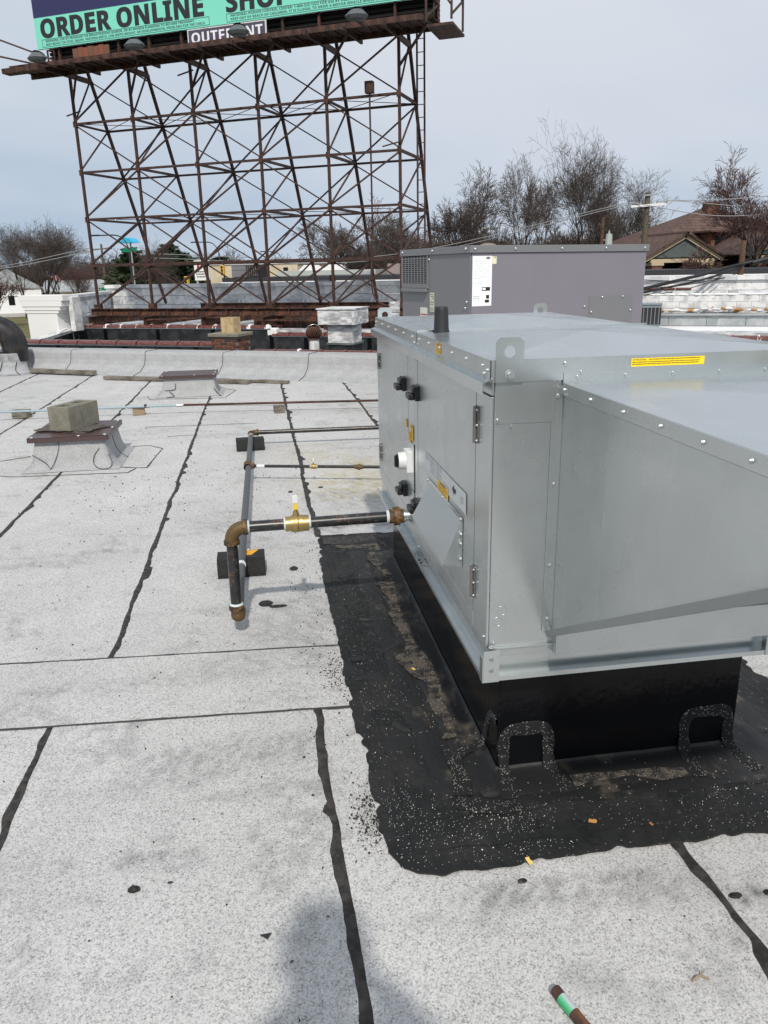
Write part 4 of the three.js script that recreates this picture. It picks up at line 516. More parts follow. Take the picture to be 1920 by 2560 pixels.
  const block = (x, z, label, striped, ry) => { const t = thing('pipe_support_block', label, 'pipe block', [x, 0, z], ry, 'rubber blocks under the gas pipe'); const pr = [[-0.076, 0.005], [-0.076, 0.03], [-0.062, 0.101], [0.062, 0.101], [0.076, 0.03], [0.076, 0.005]]; const g = extr(pr, 0.244).rotateY(Math.PI / 2).translate(-0.122, 0, 0); part(t, 'rubber_body', g, M.rubber); if (striped) { const q = [[-0.008, 0.1022, -0.055], [0.092, 0.1022, -0.055], [0.055, 0.1022, 0.02], [-0.035, 0.1022, 0.02]], gg = new THREE.BufferGeometry(); gg.setAttribute('position', new THREE.Float32BufferAttribute([0, 1, 2, 0, 2, 3].flatMap(k => q[k]), 3)); gg.computeVertexNormals(); part(t, 'reflective_strip', gg, S({ color: lin(0.80, 0.38, 0.015), roughness: 0.4, side: THREE.DoubleSide })); part(t, 'maker_stamp', bx(0.015, 0.085, 0.1015, 0.1025, 0.034, 0.052), M.greyBlack); part(t, 'strap_clip', bx(0.02, 0.045, 0.1015, 0.106, -0.072, -0.06, 0.002), M.zinc); } return t; };
  block(-0.176, -3.845, 'black rubber block with yellow reflective strip under near end of gas pipe', true, 0.01);
  block(-0.155, -6.83, 'plain black rubber block under gas pipe by its far elbow', false, 0.06);
}
// ---------------------------------------------------------------- old thin conduit on wood scraps
{
  const c = thing('thin_conduit', 'thin conduit across the roof, pale blue part and rusty red part', 'conduit');
  const a = V(-4.6, 0.1, -8.98), k = V(-0.93, 0.1, -8.87), b = V(1.75, 0.1, -8.53);
  part(c, 'pale_conduit', cyl(a, k, 0.0122, 0.0122, 10), S({ color: lin(0.30, 0.38, 0.42), roughness: 0.5 }), 'pale blue painted length'); part(c, 'rusty_conduit', cyl(k, b, 0.0125, 0.0125, 10), M.rust, 'rusty red length'); part(c, 'coupling', cyl(k.clone().add(V(-0.05, 0, 0)), k.clone().add(V(0.02, 0, 0)), 0.02, 0.02, 10), M.zinc);
  part(c, 'pipe_strap', mg([bx(-1.335, -1.31, 0.085, 0.122, -8.91, -8.87), bx(-2.99, -2.97, 0.06, 0.12, -8.95, -8.92)]), M.rust);
  const wb = (x, z, ry, mat, label, w = 0.13, h = 0.085, d = 0.1) => solo('wood_block', label, 'wood block', bx(-w / 2, w / 2, 0.003, h, -d / 2, d / 2, 0.004), mat, 'wood scraps under the conduit').translateX(x).translateZ(z).rotateY(ry);
  wb(-1.41, -8.95, 0.1, M.pallet, 'fresh tan wood block under the pale conduit'); wb(0.15, -8.67, 0.2, M.wood, 'dark weathered wood block under the rusty conduit', 0.11); wb(-2.70, -9.1, -0.25, M.wood, 'dark wood scrap behind the pale conduit near the concrete block', 0.17, 0.09, 0.12);
}
// ---------------------------------------------------------------- capped curbs
function cappedCurb(name, label, x0, x1, z0, z1, h, lidH) { // x0<x1, z0 far, z1 near
  const t = thing(name, label, 'roof curb'); const cx = (x0 + x1) / 2, cz = (z0 + z1) / 2, hw = (x1 - x0) / 2, hd = (z1 - z0) / 2;
  const prof = [[0.10, 0.004], [0.035, 0.03], [0.012, 0.09], [-0.02, h]], pos = [], uv = [], idx = []; const ring = [];
  const per = [[-1, -1], [-1, 1], [1, 1], [1, -1]]; for (let k = 0; k < 4; k++) { const a = per[k], b = per[(k + 1) % 4]; for (let i = 0; i < 14; i++) { const q = i / 14; ring.push([a[0] + (b[0] - a[0]) * q, a[1] + (b[1] - a[1]) * q]); } }
  for (let i = 0; i <= ring.length; i++) { const q = ring[i % ring.length]; prof.forEach((p, j) => { const wob = 0.012 * (fbm(i * 0.5, j * 0.6, 951, 3) - 0.5); const x = cx + q[0] * (hw + p[0] + wob), z = cz + q[1] * (hd + p[0] + wob); pos.push(x, p[1], z); uv.push(i * 0.05, p[1] + j * 0.05); if (i < ring.length && j < 3) { const a = i * 4 + j; idx.push(a, a + 4, a + 1, a + 1, a + 4, a + 5); } }); }
  const g = new THREE.BufferGeometry(); g.setAttribute('position', new THREE.Float32BufferAttribute(pos, 3)); g.setAttribute('uv', new THREE.Float32BufferAttribute(uv, 2)); g.setIndex(idx); g.computeVertexNormals();
  part(t, 'flashing_wrap', g, M.granWrap);
  const o = 0.03; part(t, 'metal_lid', mg([bx(x0 - o, x1 + o, h + 0.0, h + 0.004, z0 - o, z1 + o, 0.001), bx(x0 - o, x1 + o, h - lidH, h + 0.004, z1 + o - 0.003, z1 + o), bx(x0 - o, x1 + o, h - lidH, h + 0.004, z0 - o, z0 - o + 0.003), bx(x0 - o, x0 - o + 0.003, h - lidH, h + 0.004, z0 - o, z1 + o), bx(x1 + o - 0.003, x1 + o, h - lidH, h + 0.004, z0 - o, z1 + o)]), M.brown);
  const sg = new THREE.CylinderGeometry(0.010, 0.011, 0.004, 10); [[x0, z1], [x1, z1], [x0, z0], [x1, z0], [(x0 + x1) / 2 + 0.08, z1 + 0.01], [x1 + 0.005, (z0 + z1) / 2]].forEach(p => { const m = part(t, 'lid_screw', sg, M.whitePlastic); m.position.set(p[0], h + 0.006, p[1]); });
  return t; }
{
  const big = cappedCurb('capped_curb', 'grey wrapped roof curb with brown metal lid under a concrete block', -1.87, -1.305, -7.08, -6.45, 0.268, 0.035);
  // membrane collar and torched corner patches
  const ln = (pts, seed, w = 0.009) => part(big, 'collar_edge', bead(pts, w, seed, 0.002, 0.003, 0.8), M.tarLine);
  ln([[-2.6, -6.62], [-2.02, -6.27], [-1.12, -6.20], [-1.07, -6.36], [-0.99, -6.34], [-0.94, -7.05], [-1.08, -7.22], [-1.24, -7.2]], 961); ln([[-1.24, -6.42], [-1.08, -6.36]], 962); ln([[-2.06, -7.0], [-2.5, -6.72]], 963);
  const arc = (pts, seed) => { const v = pts.map(p => V(...p)); part(big, 'patch_edge', tube(v, 0.003, 30, 5), M.tarLine); };
  arc([[-1.36, 0.16, -6.452], [-1.405, 0.1, -6.435], [-1.41, 0.045, -6.41], [-1.36, 0.012, -6.36], [-1.28, 0.014, -6.36], [-1.265, 0.05, -6.40], [-1.29, 0.11, -6.43]], 1); arc([[-1.68, 0.25, -6.468], [-1.672, 0.19, -6.455], [-1.70, 0.1, -6.435], [-1.74, 0.02, -6.38]], 2); arc([[-1.74, 0.02, -6.38], [-1.77, 0.06, -6.405], [-1.83, 0.1, -6.43], [-1.885, 0.13, -6.445]], 3); arc([[-1.283, 0.24, -6.62], [-1.27, 0.12, -6.68], [-1.25, 0.06, -6.72], [-1.20, 0.01, -6.76]], 4);
  const small = cappedCurb('capped_curb', 'grey wrapped roof curb with bare brown metal lid near the parapet', -1.28, -0.63, -10.72, -10.22, 0.262, 0.03);
  part(small, 'collar_edge', bead([[-1.5, -10.35], [-1.44, -10.05], [-0.5, -9.93], [-0.38, -10.55], [-0.52, -10.72]], 0.008, 971, 0.002, 0.003, 0.8), M.tarLine);
  part(small, 'patch_edge', mg([tube([V(-1.12, 0.17, -10.205), V(-1.13, 0.1, -10.195), V(-1.26, 0.08, -10.2)], 0.004, 16, 5), tube([V(-1.2, 0.07, -10.19), V(-1.14, 0.02, -10.13), V(-1.24, 0.006, -10.09)], 0.004, 16, 5), tube([V(-0.64, 0.09, -10.2), V(-0.58, 0.02, -10.14), V(-0.55, 0.006, -10.07)], 0.005, 16, 5)]), M.tarLine);
  // concrete masonry unit with two cores, on shingle scraps
  const sh = new THREE.Shape(); const ring = (x0, x1, y0, y1, r) => { const p = new THREE.Path(); p.moveTo(x0 + r, y0); p.lineTo(x1 - r, y0); p.quadraticCurveTo(x1, y0, x1, y0 + r); p.lineTo(x1, y1 - r); p.quadraticCurveTo(x1, y1, x1 - r, y1); p.lineTo(x0 + r, y1); p.quadraticCurveTo(x0, y1, x0, y1 - r); p.lineTo(x0, y0 + r); p.quadraticCurveTo(x0, y0, x0 + r, y0); return p; };
  [[-0.195, -0.095], [0.195, -0.095], [0.195, 0.095], [-0.195, 0.095], [-0.195, 0.062], [-0.189, 0.058], [-0.189, -0.058], [-0.195, -0.062]].forEach((p, i) => i ? sh.lineTo(...p) : sh.moveTo(...p)); sh.closePath(); sh.holes.push(ring(-0.155, -0.018, -0.06, 0.06, 0.025)); sh.holes.push(ring(0.018, 0.155, -0.06, 0.06, 0.025));
  const cg = new THREE.ExtrudeGeometry(sh, { depth: 0.19, bevelEnabled: true, bevelSize: 0.003, bevelThickness: 0.003, bevelSegments: 1 }); cg.rotateX(-Math.PI / 2); const cm = solo('concrete_block', 'hollow tan concrete block standing on the brown curb lid', 'concrete block', buv(cg), M.conc); cm.position.set(-1.60, 0.289, -6.79); cm.rotation.y = Math.atan2(0.91, 0.41);
  const scrap = (x, z, ry, w, d, y, seed, lb) => { const pts = [], r = rng(seed); const rect = [[-w, -d], [w, -d], [w, d], [-w, d]]; for (let k = 0; k < 4; k++) { const a = rect[k], b = rect[(k + 1) % 4]; for (let i = 0; i < 9; i++) pts.push([a[0] + (b[0] - a[0]) * i / 9 + (r() - 0.5) * 0.025, a[1] + (b[1] - a[1]) * i / 9 + (r() - 0.5) * 0.025]); } const m = solo('shingle_scrap', lb + ' shingle scrap wedged under the concrete block', 'shingle', slab(pts, 0, 0.005), M.shingleScrap, 'shingle scraps under the concrete block'); m.position.set(x, y, z); m.rotation.y = ry; };
  scrap(-1.62, -6.78, 1.1, 0.17, 0.24, 0.2725, 31, 'lowest ragged'); scrap(-1.57, -6.82, 0.75, 0.15, 0.22, 0.278, 32, 'middle ragged'); scrap(-1.64, -6.74, 1.3, 0.13, 0.25, 0.2835, 33, 'topmost ragged');
}
// ---------------------------------------------------------------- gooseneck vent and old lumber by the parapet
{
  const g = thing('gooseneck_vent', 'tar-coated gooseneck vent with grey flashing boot at the parapet', 'roof vent', [-4.05, 0, -13.62]);
  part(g, 'neck', tube([V(0.06, 0.2, 0), V(0.06, 0.5, 0), V(0.0, 0.64, 0), V(-0.16, 0.73, 0.02), V(-0.40, 0.73, 0.05), V(-0.58, 0.6, 0.06), V(-0.62, 0.38, 0.06)], 0.2, 36, 26), S({ map: noiseCol(981, [0.008, 0.008, 0.009], [0.035, 0.03, 0.028], 26, 0.8), roughness: 0.35 }));
  part(g, 'rusty_crown', new THREE.SphereGeometry(0.225, 20, 8, 0, 6.29, 0, 0.42).scale(0.9, 0.6, 0.9).translate(-0.2, 0.80, 0.03), M.rust);
  part(g, 'flashing_boot', new THREE.LatheGeometry([[0.42, 0.004], [0.34, 0.02], [0.27, 0.07], [0.245, 0.2], [0.236, 0.33], [0.225, 0.335]].map(p => new THREE.Vector2(...p)), 11), S({ map: noiseCol(985, [0.20, 0.20, 0.205], [0.38, 0.39, 0.40], 40, 0.9), roughness: 0.9 }));
  const tl = []; for (let k = 0; k < 7; k++) { const a = 0.2 + k * 0.9; tl.push(tube([V(0.42 * Math.cos(a), 0.012, 0.42 * Math.sin(a)), V(0.28 * Math.cos(a + 0.1), 0.075, 0.28 * Math.sin(a + 0.1)), V(0.25 * Math.cos(a - 0.05), 0.2, 0.25 * Math.sin(a - 0.05))], 0.006, 14, 5)); } part(g, 'tar_lines', mg(tl), M.tarLine);
  const board = (a, b, w, h, label) => { const d = V(b[0] - a[0], 0, b[1] - a[1]), L = d.length(); const gg = new THREE.BoxGeometry(L, h, w, 24, 2, 2), p = gg.attributes.position; for (let i = 0; i < p.count; i++) { const x = p.getX(i); p.setY(i, p.getY(i) + 0.012 * (fbm(x * 5 + 3, p.getZ(i) * 20, 991, 3) - 0.5)); p.setZ(i, p.getZ(i) + 0.02 * (fbm(x * 4, p.getY(i) * 30, 993, 3) - 0.5)); } gg.computeVertexNormals(); const m = solo('old_lumber', label, 'lumber', buv(gg), M.wood, 'old boards along the parapet foot'); m.position.set((a[0] + b[0]) / 2, a[2] + h / 2 + 0.006, (a[1] + b[1]) / 2); m.rotation.y = Math.atan2(-d.z, d.x); return m; };
  board([-3.72, -13.42, 0.02], [-2.62, -12.78], 0.11, 0.055, 'splintered grey board lying between gooseneck vent and parapet');
  board([-2.36, -12.28, 0.004], [-0.2, -11.12], 0.12, 0.045, 'long weathered board lying behind the bare-lidded curb'); board([-1.15, -11.75, 0.004], [0.35, -10.98], 0.07, 0.035, 'thin dark board lying against the parapet by the long board');
}
// ---------------------------------------------------------------- small things lying on the roof
{
  const lump = (label, x, z, rx, ry, rz, seed, mat = M.tar, name = 'tar_lump', cat = 'tar lump', y = 0.001) => { const g = new THREE.IcosahedronGeometry(1, 3), p = g.attributes.position; for (let i = 0; i < p.count; i++) { const v = V(p.getX(i), p.getY(i), p.getZ(i)), k = 0.65 + 0.7 * fbm(v.x * 2 + seed, v.y * 2 + v.z * 1.7, seed, 3); p.setXYZ(i, v.x * k * rx, Math.max(-0.1 * ry, v.y * k * ry), v.z * k * rz); } g.computeVertexNormals(); const m = solo(name, label, cat, buv(g), mat); m.position.set(x, y + 0.1 * ry + 0.001, z); return m; };
  lump('round black tar lump alone on the white roof sheet', -0.411, -1.675, 0.014, 0.010, 0.011, 3); lump('tiny black crumb beside the round tar lump', -0.322, -1.685, 0.007, 0.003, 0.004, 5); lump('black crumb by the far seam beyond the valve', 0.137, -5.34, 0.016, 0.008, 0.011, 8);
  lump('small hard black crumb between the apron and the cut pipe', 0.57, -1.53, 0.012, 0.005, 0.007, 11); lump('smeared black tar clump on the seam at the right', 1.075, -1.392, 0.016, 0.004, 0.010, 14); lump('flat black tar clump beyond the right seam', 1.16, -1.386, 0.012, 0.004, 0.010, 17);
  lump('larger tar splatter left of the apron under the gas pipe', -0.06, -3.41, 0.034, 0.010, 0.03, 21); lump('thin tar splatter trailing beside the larger one', 0.0, -3.37, 0.036, 0.005, 0.016, 24); lump('tar fleck between rubber block and black apron', 0.095, -3.84, 0.02, 0.005, 0.03, 27); lump('black chip under the return pipe', 0.25, -7.26, 0.02, 0.006, 0.016, 30); lump('black chip near the branch pipe union', 0.45, -6.05, 0.02, 0.006, 0.016, 33); lump('black chip in front of the branch valve', 0.36, -5.42, 0.018, 0.006, 0.012, 35);
  const shard = slab([[-0.014, -0.006], [0.014, -0.007], [0.004, 0.010]], 0.002, 0.004); const sm = solo('shingle_shard', 'dark triangular shard beside the photographer shadow', 'shard', shard, M.greyBlack); sm.position.set(-0.08, 0, -1.471);
  const leaf = (label, x, z, ry, y, s, col) => { const pts = [[-0.006, -0.012], [0.005, -0.010], [0.004, 0], [0.007, 0.004], [0.005, 0.013], [-0.004, 0.012], [-0.006, 0.002]].map(p => [p[0] * s, p[1] * s]); const m = solo('leaf_scrap', label, 'leaf', slab(pts, 0, 0.0015), S({ color: col, roughness: 0.7 })); m.position.set(x, y, z); m.rotation.set(0.25, ry, 0.2); };
  leaf('pale yellow leaf scrap at the ragged apron edge', 0.606, -1.582, 0.2, 0.015, 0.95, lin(0.70, 0.50, 0.14)); leaf('orange brown leaf scrap lying on the black apron', 0.829, -1.693, 1.2, 0.018, 0.95, lin(0.40, 0.20, 0.05)); leaf('tiny yellow scrap in the curb gutter', 0.5, -2.62, 0.6, 0.026, 0.7, lin(0.55, 0.40, 0.12)); leaf('small rust brown scrap on the right of the apron', 0.985, -1.655, 0.4, 0.016, 0.5, lin(0.30, 0.13, 0.06));
  const tw = solo('twig', 'curved brown twig on the white roof right of the cut pipe', 'twig', mg([tube([V(-0.02, 0, 0.004), V(0, 0.004, -0.003), V(0.02, 0, 0.006)], 0.0022, 16, 6), tube([V(0.006, 0.003, -0.003), V(0.012, 0.006, -0.012)], 0.0015, 6, 5)]), M.pallet); tw.position.set(0.86, 0.004, -1.19);
  const ng = thing('cut_pipe', 'short rusty pipe offcut wrapped with green and silver label', 'pipe offcut', [0.535, 0.0155, -1.208], 0); const nd = V(0.30, 0, 0.95).normalize(), NP = d => nd.clone().multiplyScalar(d);
  part(ng, 'pipe_wall', mg([cyl(NP(0.0), NP(0.16), 0.0122, 0.0122, 20, true), cyl(NP(0.16), NP(0.0), 0.0098, 0.0098, 20, true), new THREE.RingGeometry(0.0098, 0.0122, 22).applyQuaternion(new THREE.Quaternion().setFromUnitVectors(V(0, 0, 1), nd.clone().negate()))]), S({ map: rustTex, roughness: 0.7, side: THREE.DoubleSide }));
  part(ng, 'label_wrap', cyl(NP(0.022), NP(0.062), 0.0126, 0.0126, 20, true), S({ map: canvasTex(128, 64, (g, w, h) => { g.fillStyle = '#c9cfd2'; g.fillRect(0, 0, w, h); g.fillStyle = '#35b06a'; g.fillRect(w * 0.05, 0, w * 0.5, h); g.fillStyle = '#12803f'; for (let k = 0; k < 6; k++) g.fillRect(w * 0.1 + k * 9, h * 0.2 + (k % 2) * 14, 6, 18); }), roughness: 0.35, metalness: 0.2 }));
}
// ---------------------------------------------------------------- grey-purple packaged unit behind
{
  const W = 2.216, D = 1.51, y0 = 0.36, y1 = 1.715, t = thing('packaged_rooftop_unit', 'large grey mauve packaged cooling unit behind the silver one', 'rooftop unit', [2.077, 0, -7.7], 16 * Math.PI / 180);
  // local: x along the long face to the right, z = 0 the long face, -z back along the short face
  part(t, 'curb', bx(0.06, W - 0.06, 0.004, y0, -D + 0.06, -0.06, 0.01), M.membraneDull);
  part(t, 'cabinet', mg([bx(0.004, W, y0, 1.334, -D, -0.004), bx(0.16, W, 1.3341, y1 - 0.07, -D + 0.005, -0.863), bx(0.004, W, 1.3341, y1 - 0.07, -0.862, -0.004), bx(0.004, W, 1.3341, y1 - 0.07, -D, -D + 0.0049)]), M.panelGrey);
  part(t, 'long_panel', bx(0.01, W, y0 + 0.01, y1 - 0.072, -0.0035, 0.004, 0.002), M.purple);
  part(t, 'top_cap', bx(-0.022, W + 0.022, y1 - 0.07, y1, -D - 0.022, 0.022, 0.004), M.trim);
  const sg = new THREE.SphereGeometry(0.014, 12, 8); const sc2 = (x, y, z) => { const m = part(t, 'bolt', sg, M.zinc); m.position.set(x, y, z); }; [0.03, 0.5, 1.07, 1.64, 2.17].forEach(x => sc2(x, y1 - 0.035, 0.024)); [-0.06, -0.75, -1.46].forEach(z => sc2(-0.024, y1 - 0.03, z));
  const ap = part(t, 'access_panel', bx(1.47, 2.07, 0.55, 1.20, 0.0042, 0.010, 0.003), M.panelGrey); [[1.50, 1.03], [1.64, 1.18], [1.92, 1.18], [2.04, 1.03]].forEach(p => sc2(p[0], p[1], 0.012)); sc2(1.41, 1.09, 0.006);
  part(t, 'roof_knob', new THREE.SphereGeometry(0.09, 18, 8, 0, 6.3, 0, 1.57).scale(1, 0.35, 1).translate(0.38, y1, -0.3), M.capConc);
  // short side: louvre grille, lower door, labels
  part(t, 'side_panel', bx(-0.005, 0.003, y0 + 0.01, y1 - 0.072, -0.86, -0.004, 0.002), M.panelGrey); part(t, 'side_panel', bx(-0.005, 0.003, y0 + 0.01, 1.33, -D, -0.865, 0.002), M.panelGrey);
  const gr = part(t, 'louvre_grille', mg([bx(0.150, 0.159, 1.336, y1 - 0.072, -D + 0.006, -0.866)]), M.acGrey); const slats = [];
  for (let r = 0; r < 12; r++) { const y = 1.37 + r * 0.0225; part(gr, 'slat', buv(new THREE.BoxGeometry(0.022, 0.003, 0.58).rotateZ(0.7).translate(-0.010, y, -1.18)), M.trim); } for (let k = 0; k <= 8; k++) slats.push(bx(-0.020, -0.004, 1.35, 1.635, -1.475 + k * 0.0735 - 0.006, -1.475 + k * 0.0735 + 0.006)); part(gr, 'mullions', mg(slats), M.trim);
  part(gr, 'frame', mg([bx(-0.022, -0.003, 1.30, 1.352, -1.50, -0.865, 0.003), bx(-0.02, -0.003, 1.35, 1.64, -0.89, -0.865), bx(-0.02, -0.003, 1.35, 1.64, -1.505, -1.48)]), M.trim);
  part(t, 'pull_lip', bx(-0.045, -0.005, 1.262, 1.298, -1.48, -0.88, 0.008), M.trim);
  for (let k = 0; k < 6; k++) part(t, 'louvre', buv(new THREE.BoxGeometry(0.024, 0.003, 0.27).rotateZ(0.8).translate(-0.013, 0.80 + k * 0.028, -1.335)), M.panelGrey);
  sc2(-0.006, 0.98, -0.87); sc2(-0.006, 1.12, -0.09); sc2(-0.006, 1.18, -0.06); sc2(-0.006, 1.60, -0.85); sc2(-0.006, 1.40, -0.88);
  const lab = (name, w, h, px, draw, mtx) => { const m = part(t, name, new THREE.PlaneGeometry(w, h), S({ map: canvasTex(px, Math.round(px * h / w), draw), roughness: 0.5 })); m.applyMatrix4(mtx); };
  const dashes = (g, x, y, w, n, dy, hgt, seed, col = '#777') => { const r = rng(seed); g.fillStyle = col; for (let k = 0; k < n; k++) { let q = x; while (q < x + w) { const l = 3 + r() * 16; if (r() < 0.72) g.fillRect(q, y + k * dy, Math.min(l, x + w - q), hgt); q += l + 4; } } };
  lab('data_label', 0.225, 0.475, 256, (g, w, h) => { g.fillStyle = '#f3f6f5'; g.fillRect(0, 0, w, h); dashes(g, 14, 40, 210, 16, 18, 4, 41, '#9aa'); g.fillStyle = '#1b1d20'; g.beginPath(); g.ellipse(w * 0.8, 22, 30, 13, 0, 0, 7); g.fill(); g.fillStyle = '#fff'; g.font = 'italic bold 15px serif'; g.fillText('Carrier', w * 0.8 - 23, 27); g.fillStyle = '#222'; g.fillRect(w * 0.5, h * 0.62, w * 0.42, h * 0.075); g.fillStyle = '#fff'; g.fillRect(w * 0.53, h * 0.635, w * 0.16, h * 0.04); g.fillStyle = '#222'; g.fillRect(w * 0.72, h * 0.78, w * 0.16, h * 0.075); g.fillRect(w * 0.66, h * 0.875, w * 0.22, h * 0.06); dashes(g, 14, h * 0.8, 80, 3, 22, 7, 42, '#777'); }, new THREE.Matrix4().setPosition(0.128, 1.378, 0.0052));
  lab('tag', 0.06, 0.07, 64, (g, w, h) => { g.fillStyle = '#e6e0c6'; g.fillRect(0, 0, w, h); g.fillStyle = '#333'; g.fillRect(w * 0.6, 6, 14, 10); }, new THREE.Matrix4().setPosition(0.262, 1.575, 0.0056));
  const sideM = (y, z) => new THREE.Matrix4().makeRotationY(-Math.PI / 2).setPosition(-0.0062, y, z);
  lab('caution_label', 0.10, 0.20, 64, (g, w, h) => { g.fillStyle = '#cfcdb6'; g.fillRect(0, 0, w, h); dashes(g, 6, 10, 50, 9, 13, 6, 51, '#333'); }, sideM(1.16, -0.79)); lab('hazard_label', 0.17, 0.40, 96, (g, w, h) => { g.fillStyle = '#d8d8cc'; g.fillRect(0, 0, w, h); g.fillStyle = '#b33'; g.fillRect(6, h * 0.17, w - 12, 8); g.fillStyle = '#3a7a6a'; g.fillRect(0, h * 0.45, w, 6); g.fillRect(0, h * 0.78, w, 6); dashes(g, 8, h * 0.25, w - 16, 4, 11, 5, 52, '#777'); dashes(g, 8, h * 0.52, w - 16, 5, 11, 5, 53, '#777'); dashes(g, 8, h * 0.83, w - 16, 3, 10, 5, 54, '#777'); }, sideM(0.90, -0.98));
}
// ---------------------------------------------------------------- low black-roofed building between our roof and the billboard
const sF = t => -9.84 - 0.54 * (t - 6.5); // street front of the block
{
  const b = thing('black_roof_building', 'neighbouring building with black membrane roof and red clay coping tiles', 'building');
  const poly = (t0, t1, s1) => [[sF(t0), t0], [s1, t0], [s1, t1], [sF(t1), t1]].map(([s, t]) => { const p = P(s, t); return [p.x, p.z]; });
  part(b, 'roof_membrane', slab(poly(0.4, 12.2, 16), GY, -0.82), M.membraneDull);
  const half = (len, w, h, y) => { const pts = []; for (let k = 0; k <= 12; k++) { const a = Math.PI * k / 12; pts.push([-Math.cos(a) * w / 2, y + Math.pow(Math.sin(a), 0.75) * h]); } return extr(pts, len); };
  const tileG = mg([half(0.585, 0.33, 0.095, 0).translate(0, 0, 0.012), half(0.07, 0.36, 0.112, -0.004).translate(0, 0, 0.525)]);
  const basis = new THREE.Matrix4().makeBasis(NN, V(0, 1, 0), NU);
  const sealG = (() => { const g = new THREE.SphereGeometry(1, 14, 8, 0, 6.3, 0, 1.7), p = g.attributes.position; for (let i = 0; i < p.count; i++) { const k = 0.8 + 0.5 * fbm(p.getX(i) * 2 + 4, p.getZ(i) * 2, 1001, 3); p.setXYZ(i, p.getX(i) * 0.17 * k, p.getY(i) * 0.118 * (0.9 + 0.15 * k), p.getZ(i) * 0.07 * k); } g.computeVertexNormals(); return g; })();
  const coping = (name, s0, s1, t, y, seal, seed) => {
    part(b, 'parapet_wall', pbx(s0, s1, t - 0.13, t + 0.13, -2, y), M.membraneDull); part(b, 'metal_edge', pbx(s0, s1, t - 0.15, t - 0.132, y - 0.035, y - 0.002), M.galvBright);
    const r = rng(seed); for (let s = s0; s + 0.3 < s1; s += 0.61) { const m = part(b, 'coping_tile', tileG, M.clay); m.matrixAutoUpdate = true; const p = P(s, t, y - 0.001 + 0.006 * r()); m.position.copy(p); m.quaternion.setFromRotationMatrix(basis); m.rotateY((r() - 0.5) * 0.03); if (r() < seal) { const w = part(b, 'sealant_patch', sealG, M.whiteClean); const q = P(s + 0.57 + (r() - 0.5) * 0.06, t, y); w.position.copy(q); w.quaternion.setFromRotationMatrix(basis); w.scale.set(0.9 + 0.3 * r(), 0.96, 0.4 + 1.2 * r()); } }
    for (let s = s0 + 1.1; s < s1; s += 2.1) part(b, 'membrane_lap', pbx(s, s + 0.14, t - 0.136, t - 0.131, -1, y - 0.05), M.membrane);
  };
  coping('near', sF(6.5) + 0.05, -3.45, 6.5, -0.19, 0.1, 11); coping('near', -2.85, 12, 6.5, -0.36, 0.02, 12);
  coping('far', sF(12) + 0.2, -5.15, 12, -0.18, 0.75, 13); coping('far', -5.12, 16, 12, -0.40, 0.2, 14);
  part(b, 'tile_patch', mg([pbx(-5.3, -4.95, 11.86, 12.14, -0.42, -0.17, 0.05)]), M.whiteClean);
  // street front parapet, white on top
  const a = P(sF(0.4), 0.4), c = P(sF(12.2), 12.2); const d = c.clone().sub(a); const wl = (y0, y1, w, o) => { const g = bx(0, d.length(), y0, y1, -w / 2 + o, w / 2 + o); g.applyMatrix4(new THREE.Matrix4().makeBasis(d.clone().normalize(), V(0, 1, 0), d.clone().normalize().cross(V(0, 1, 0))).setPosition(a)); return g; };
  part(b, 'front_wall', wl(GY, -0.30, 0.3, -0.1), M.membraneDull); part(b, 'front_coping', wl(-0.299, -0.21, 0.40, -0.1), M.whitePaint);
  part(b, 'loose_cord', tube([P(-11.6, 10.2, -0.1), P(-11.5, 9.7, -0.2), P(-11.7, 9.4, -0.45), P(-11.55, 9.0, -0.62), P(-11.5, 8.7, -0.78)], 0.03, 26, 6), M.whiteClean);
}
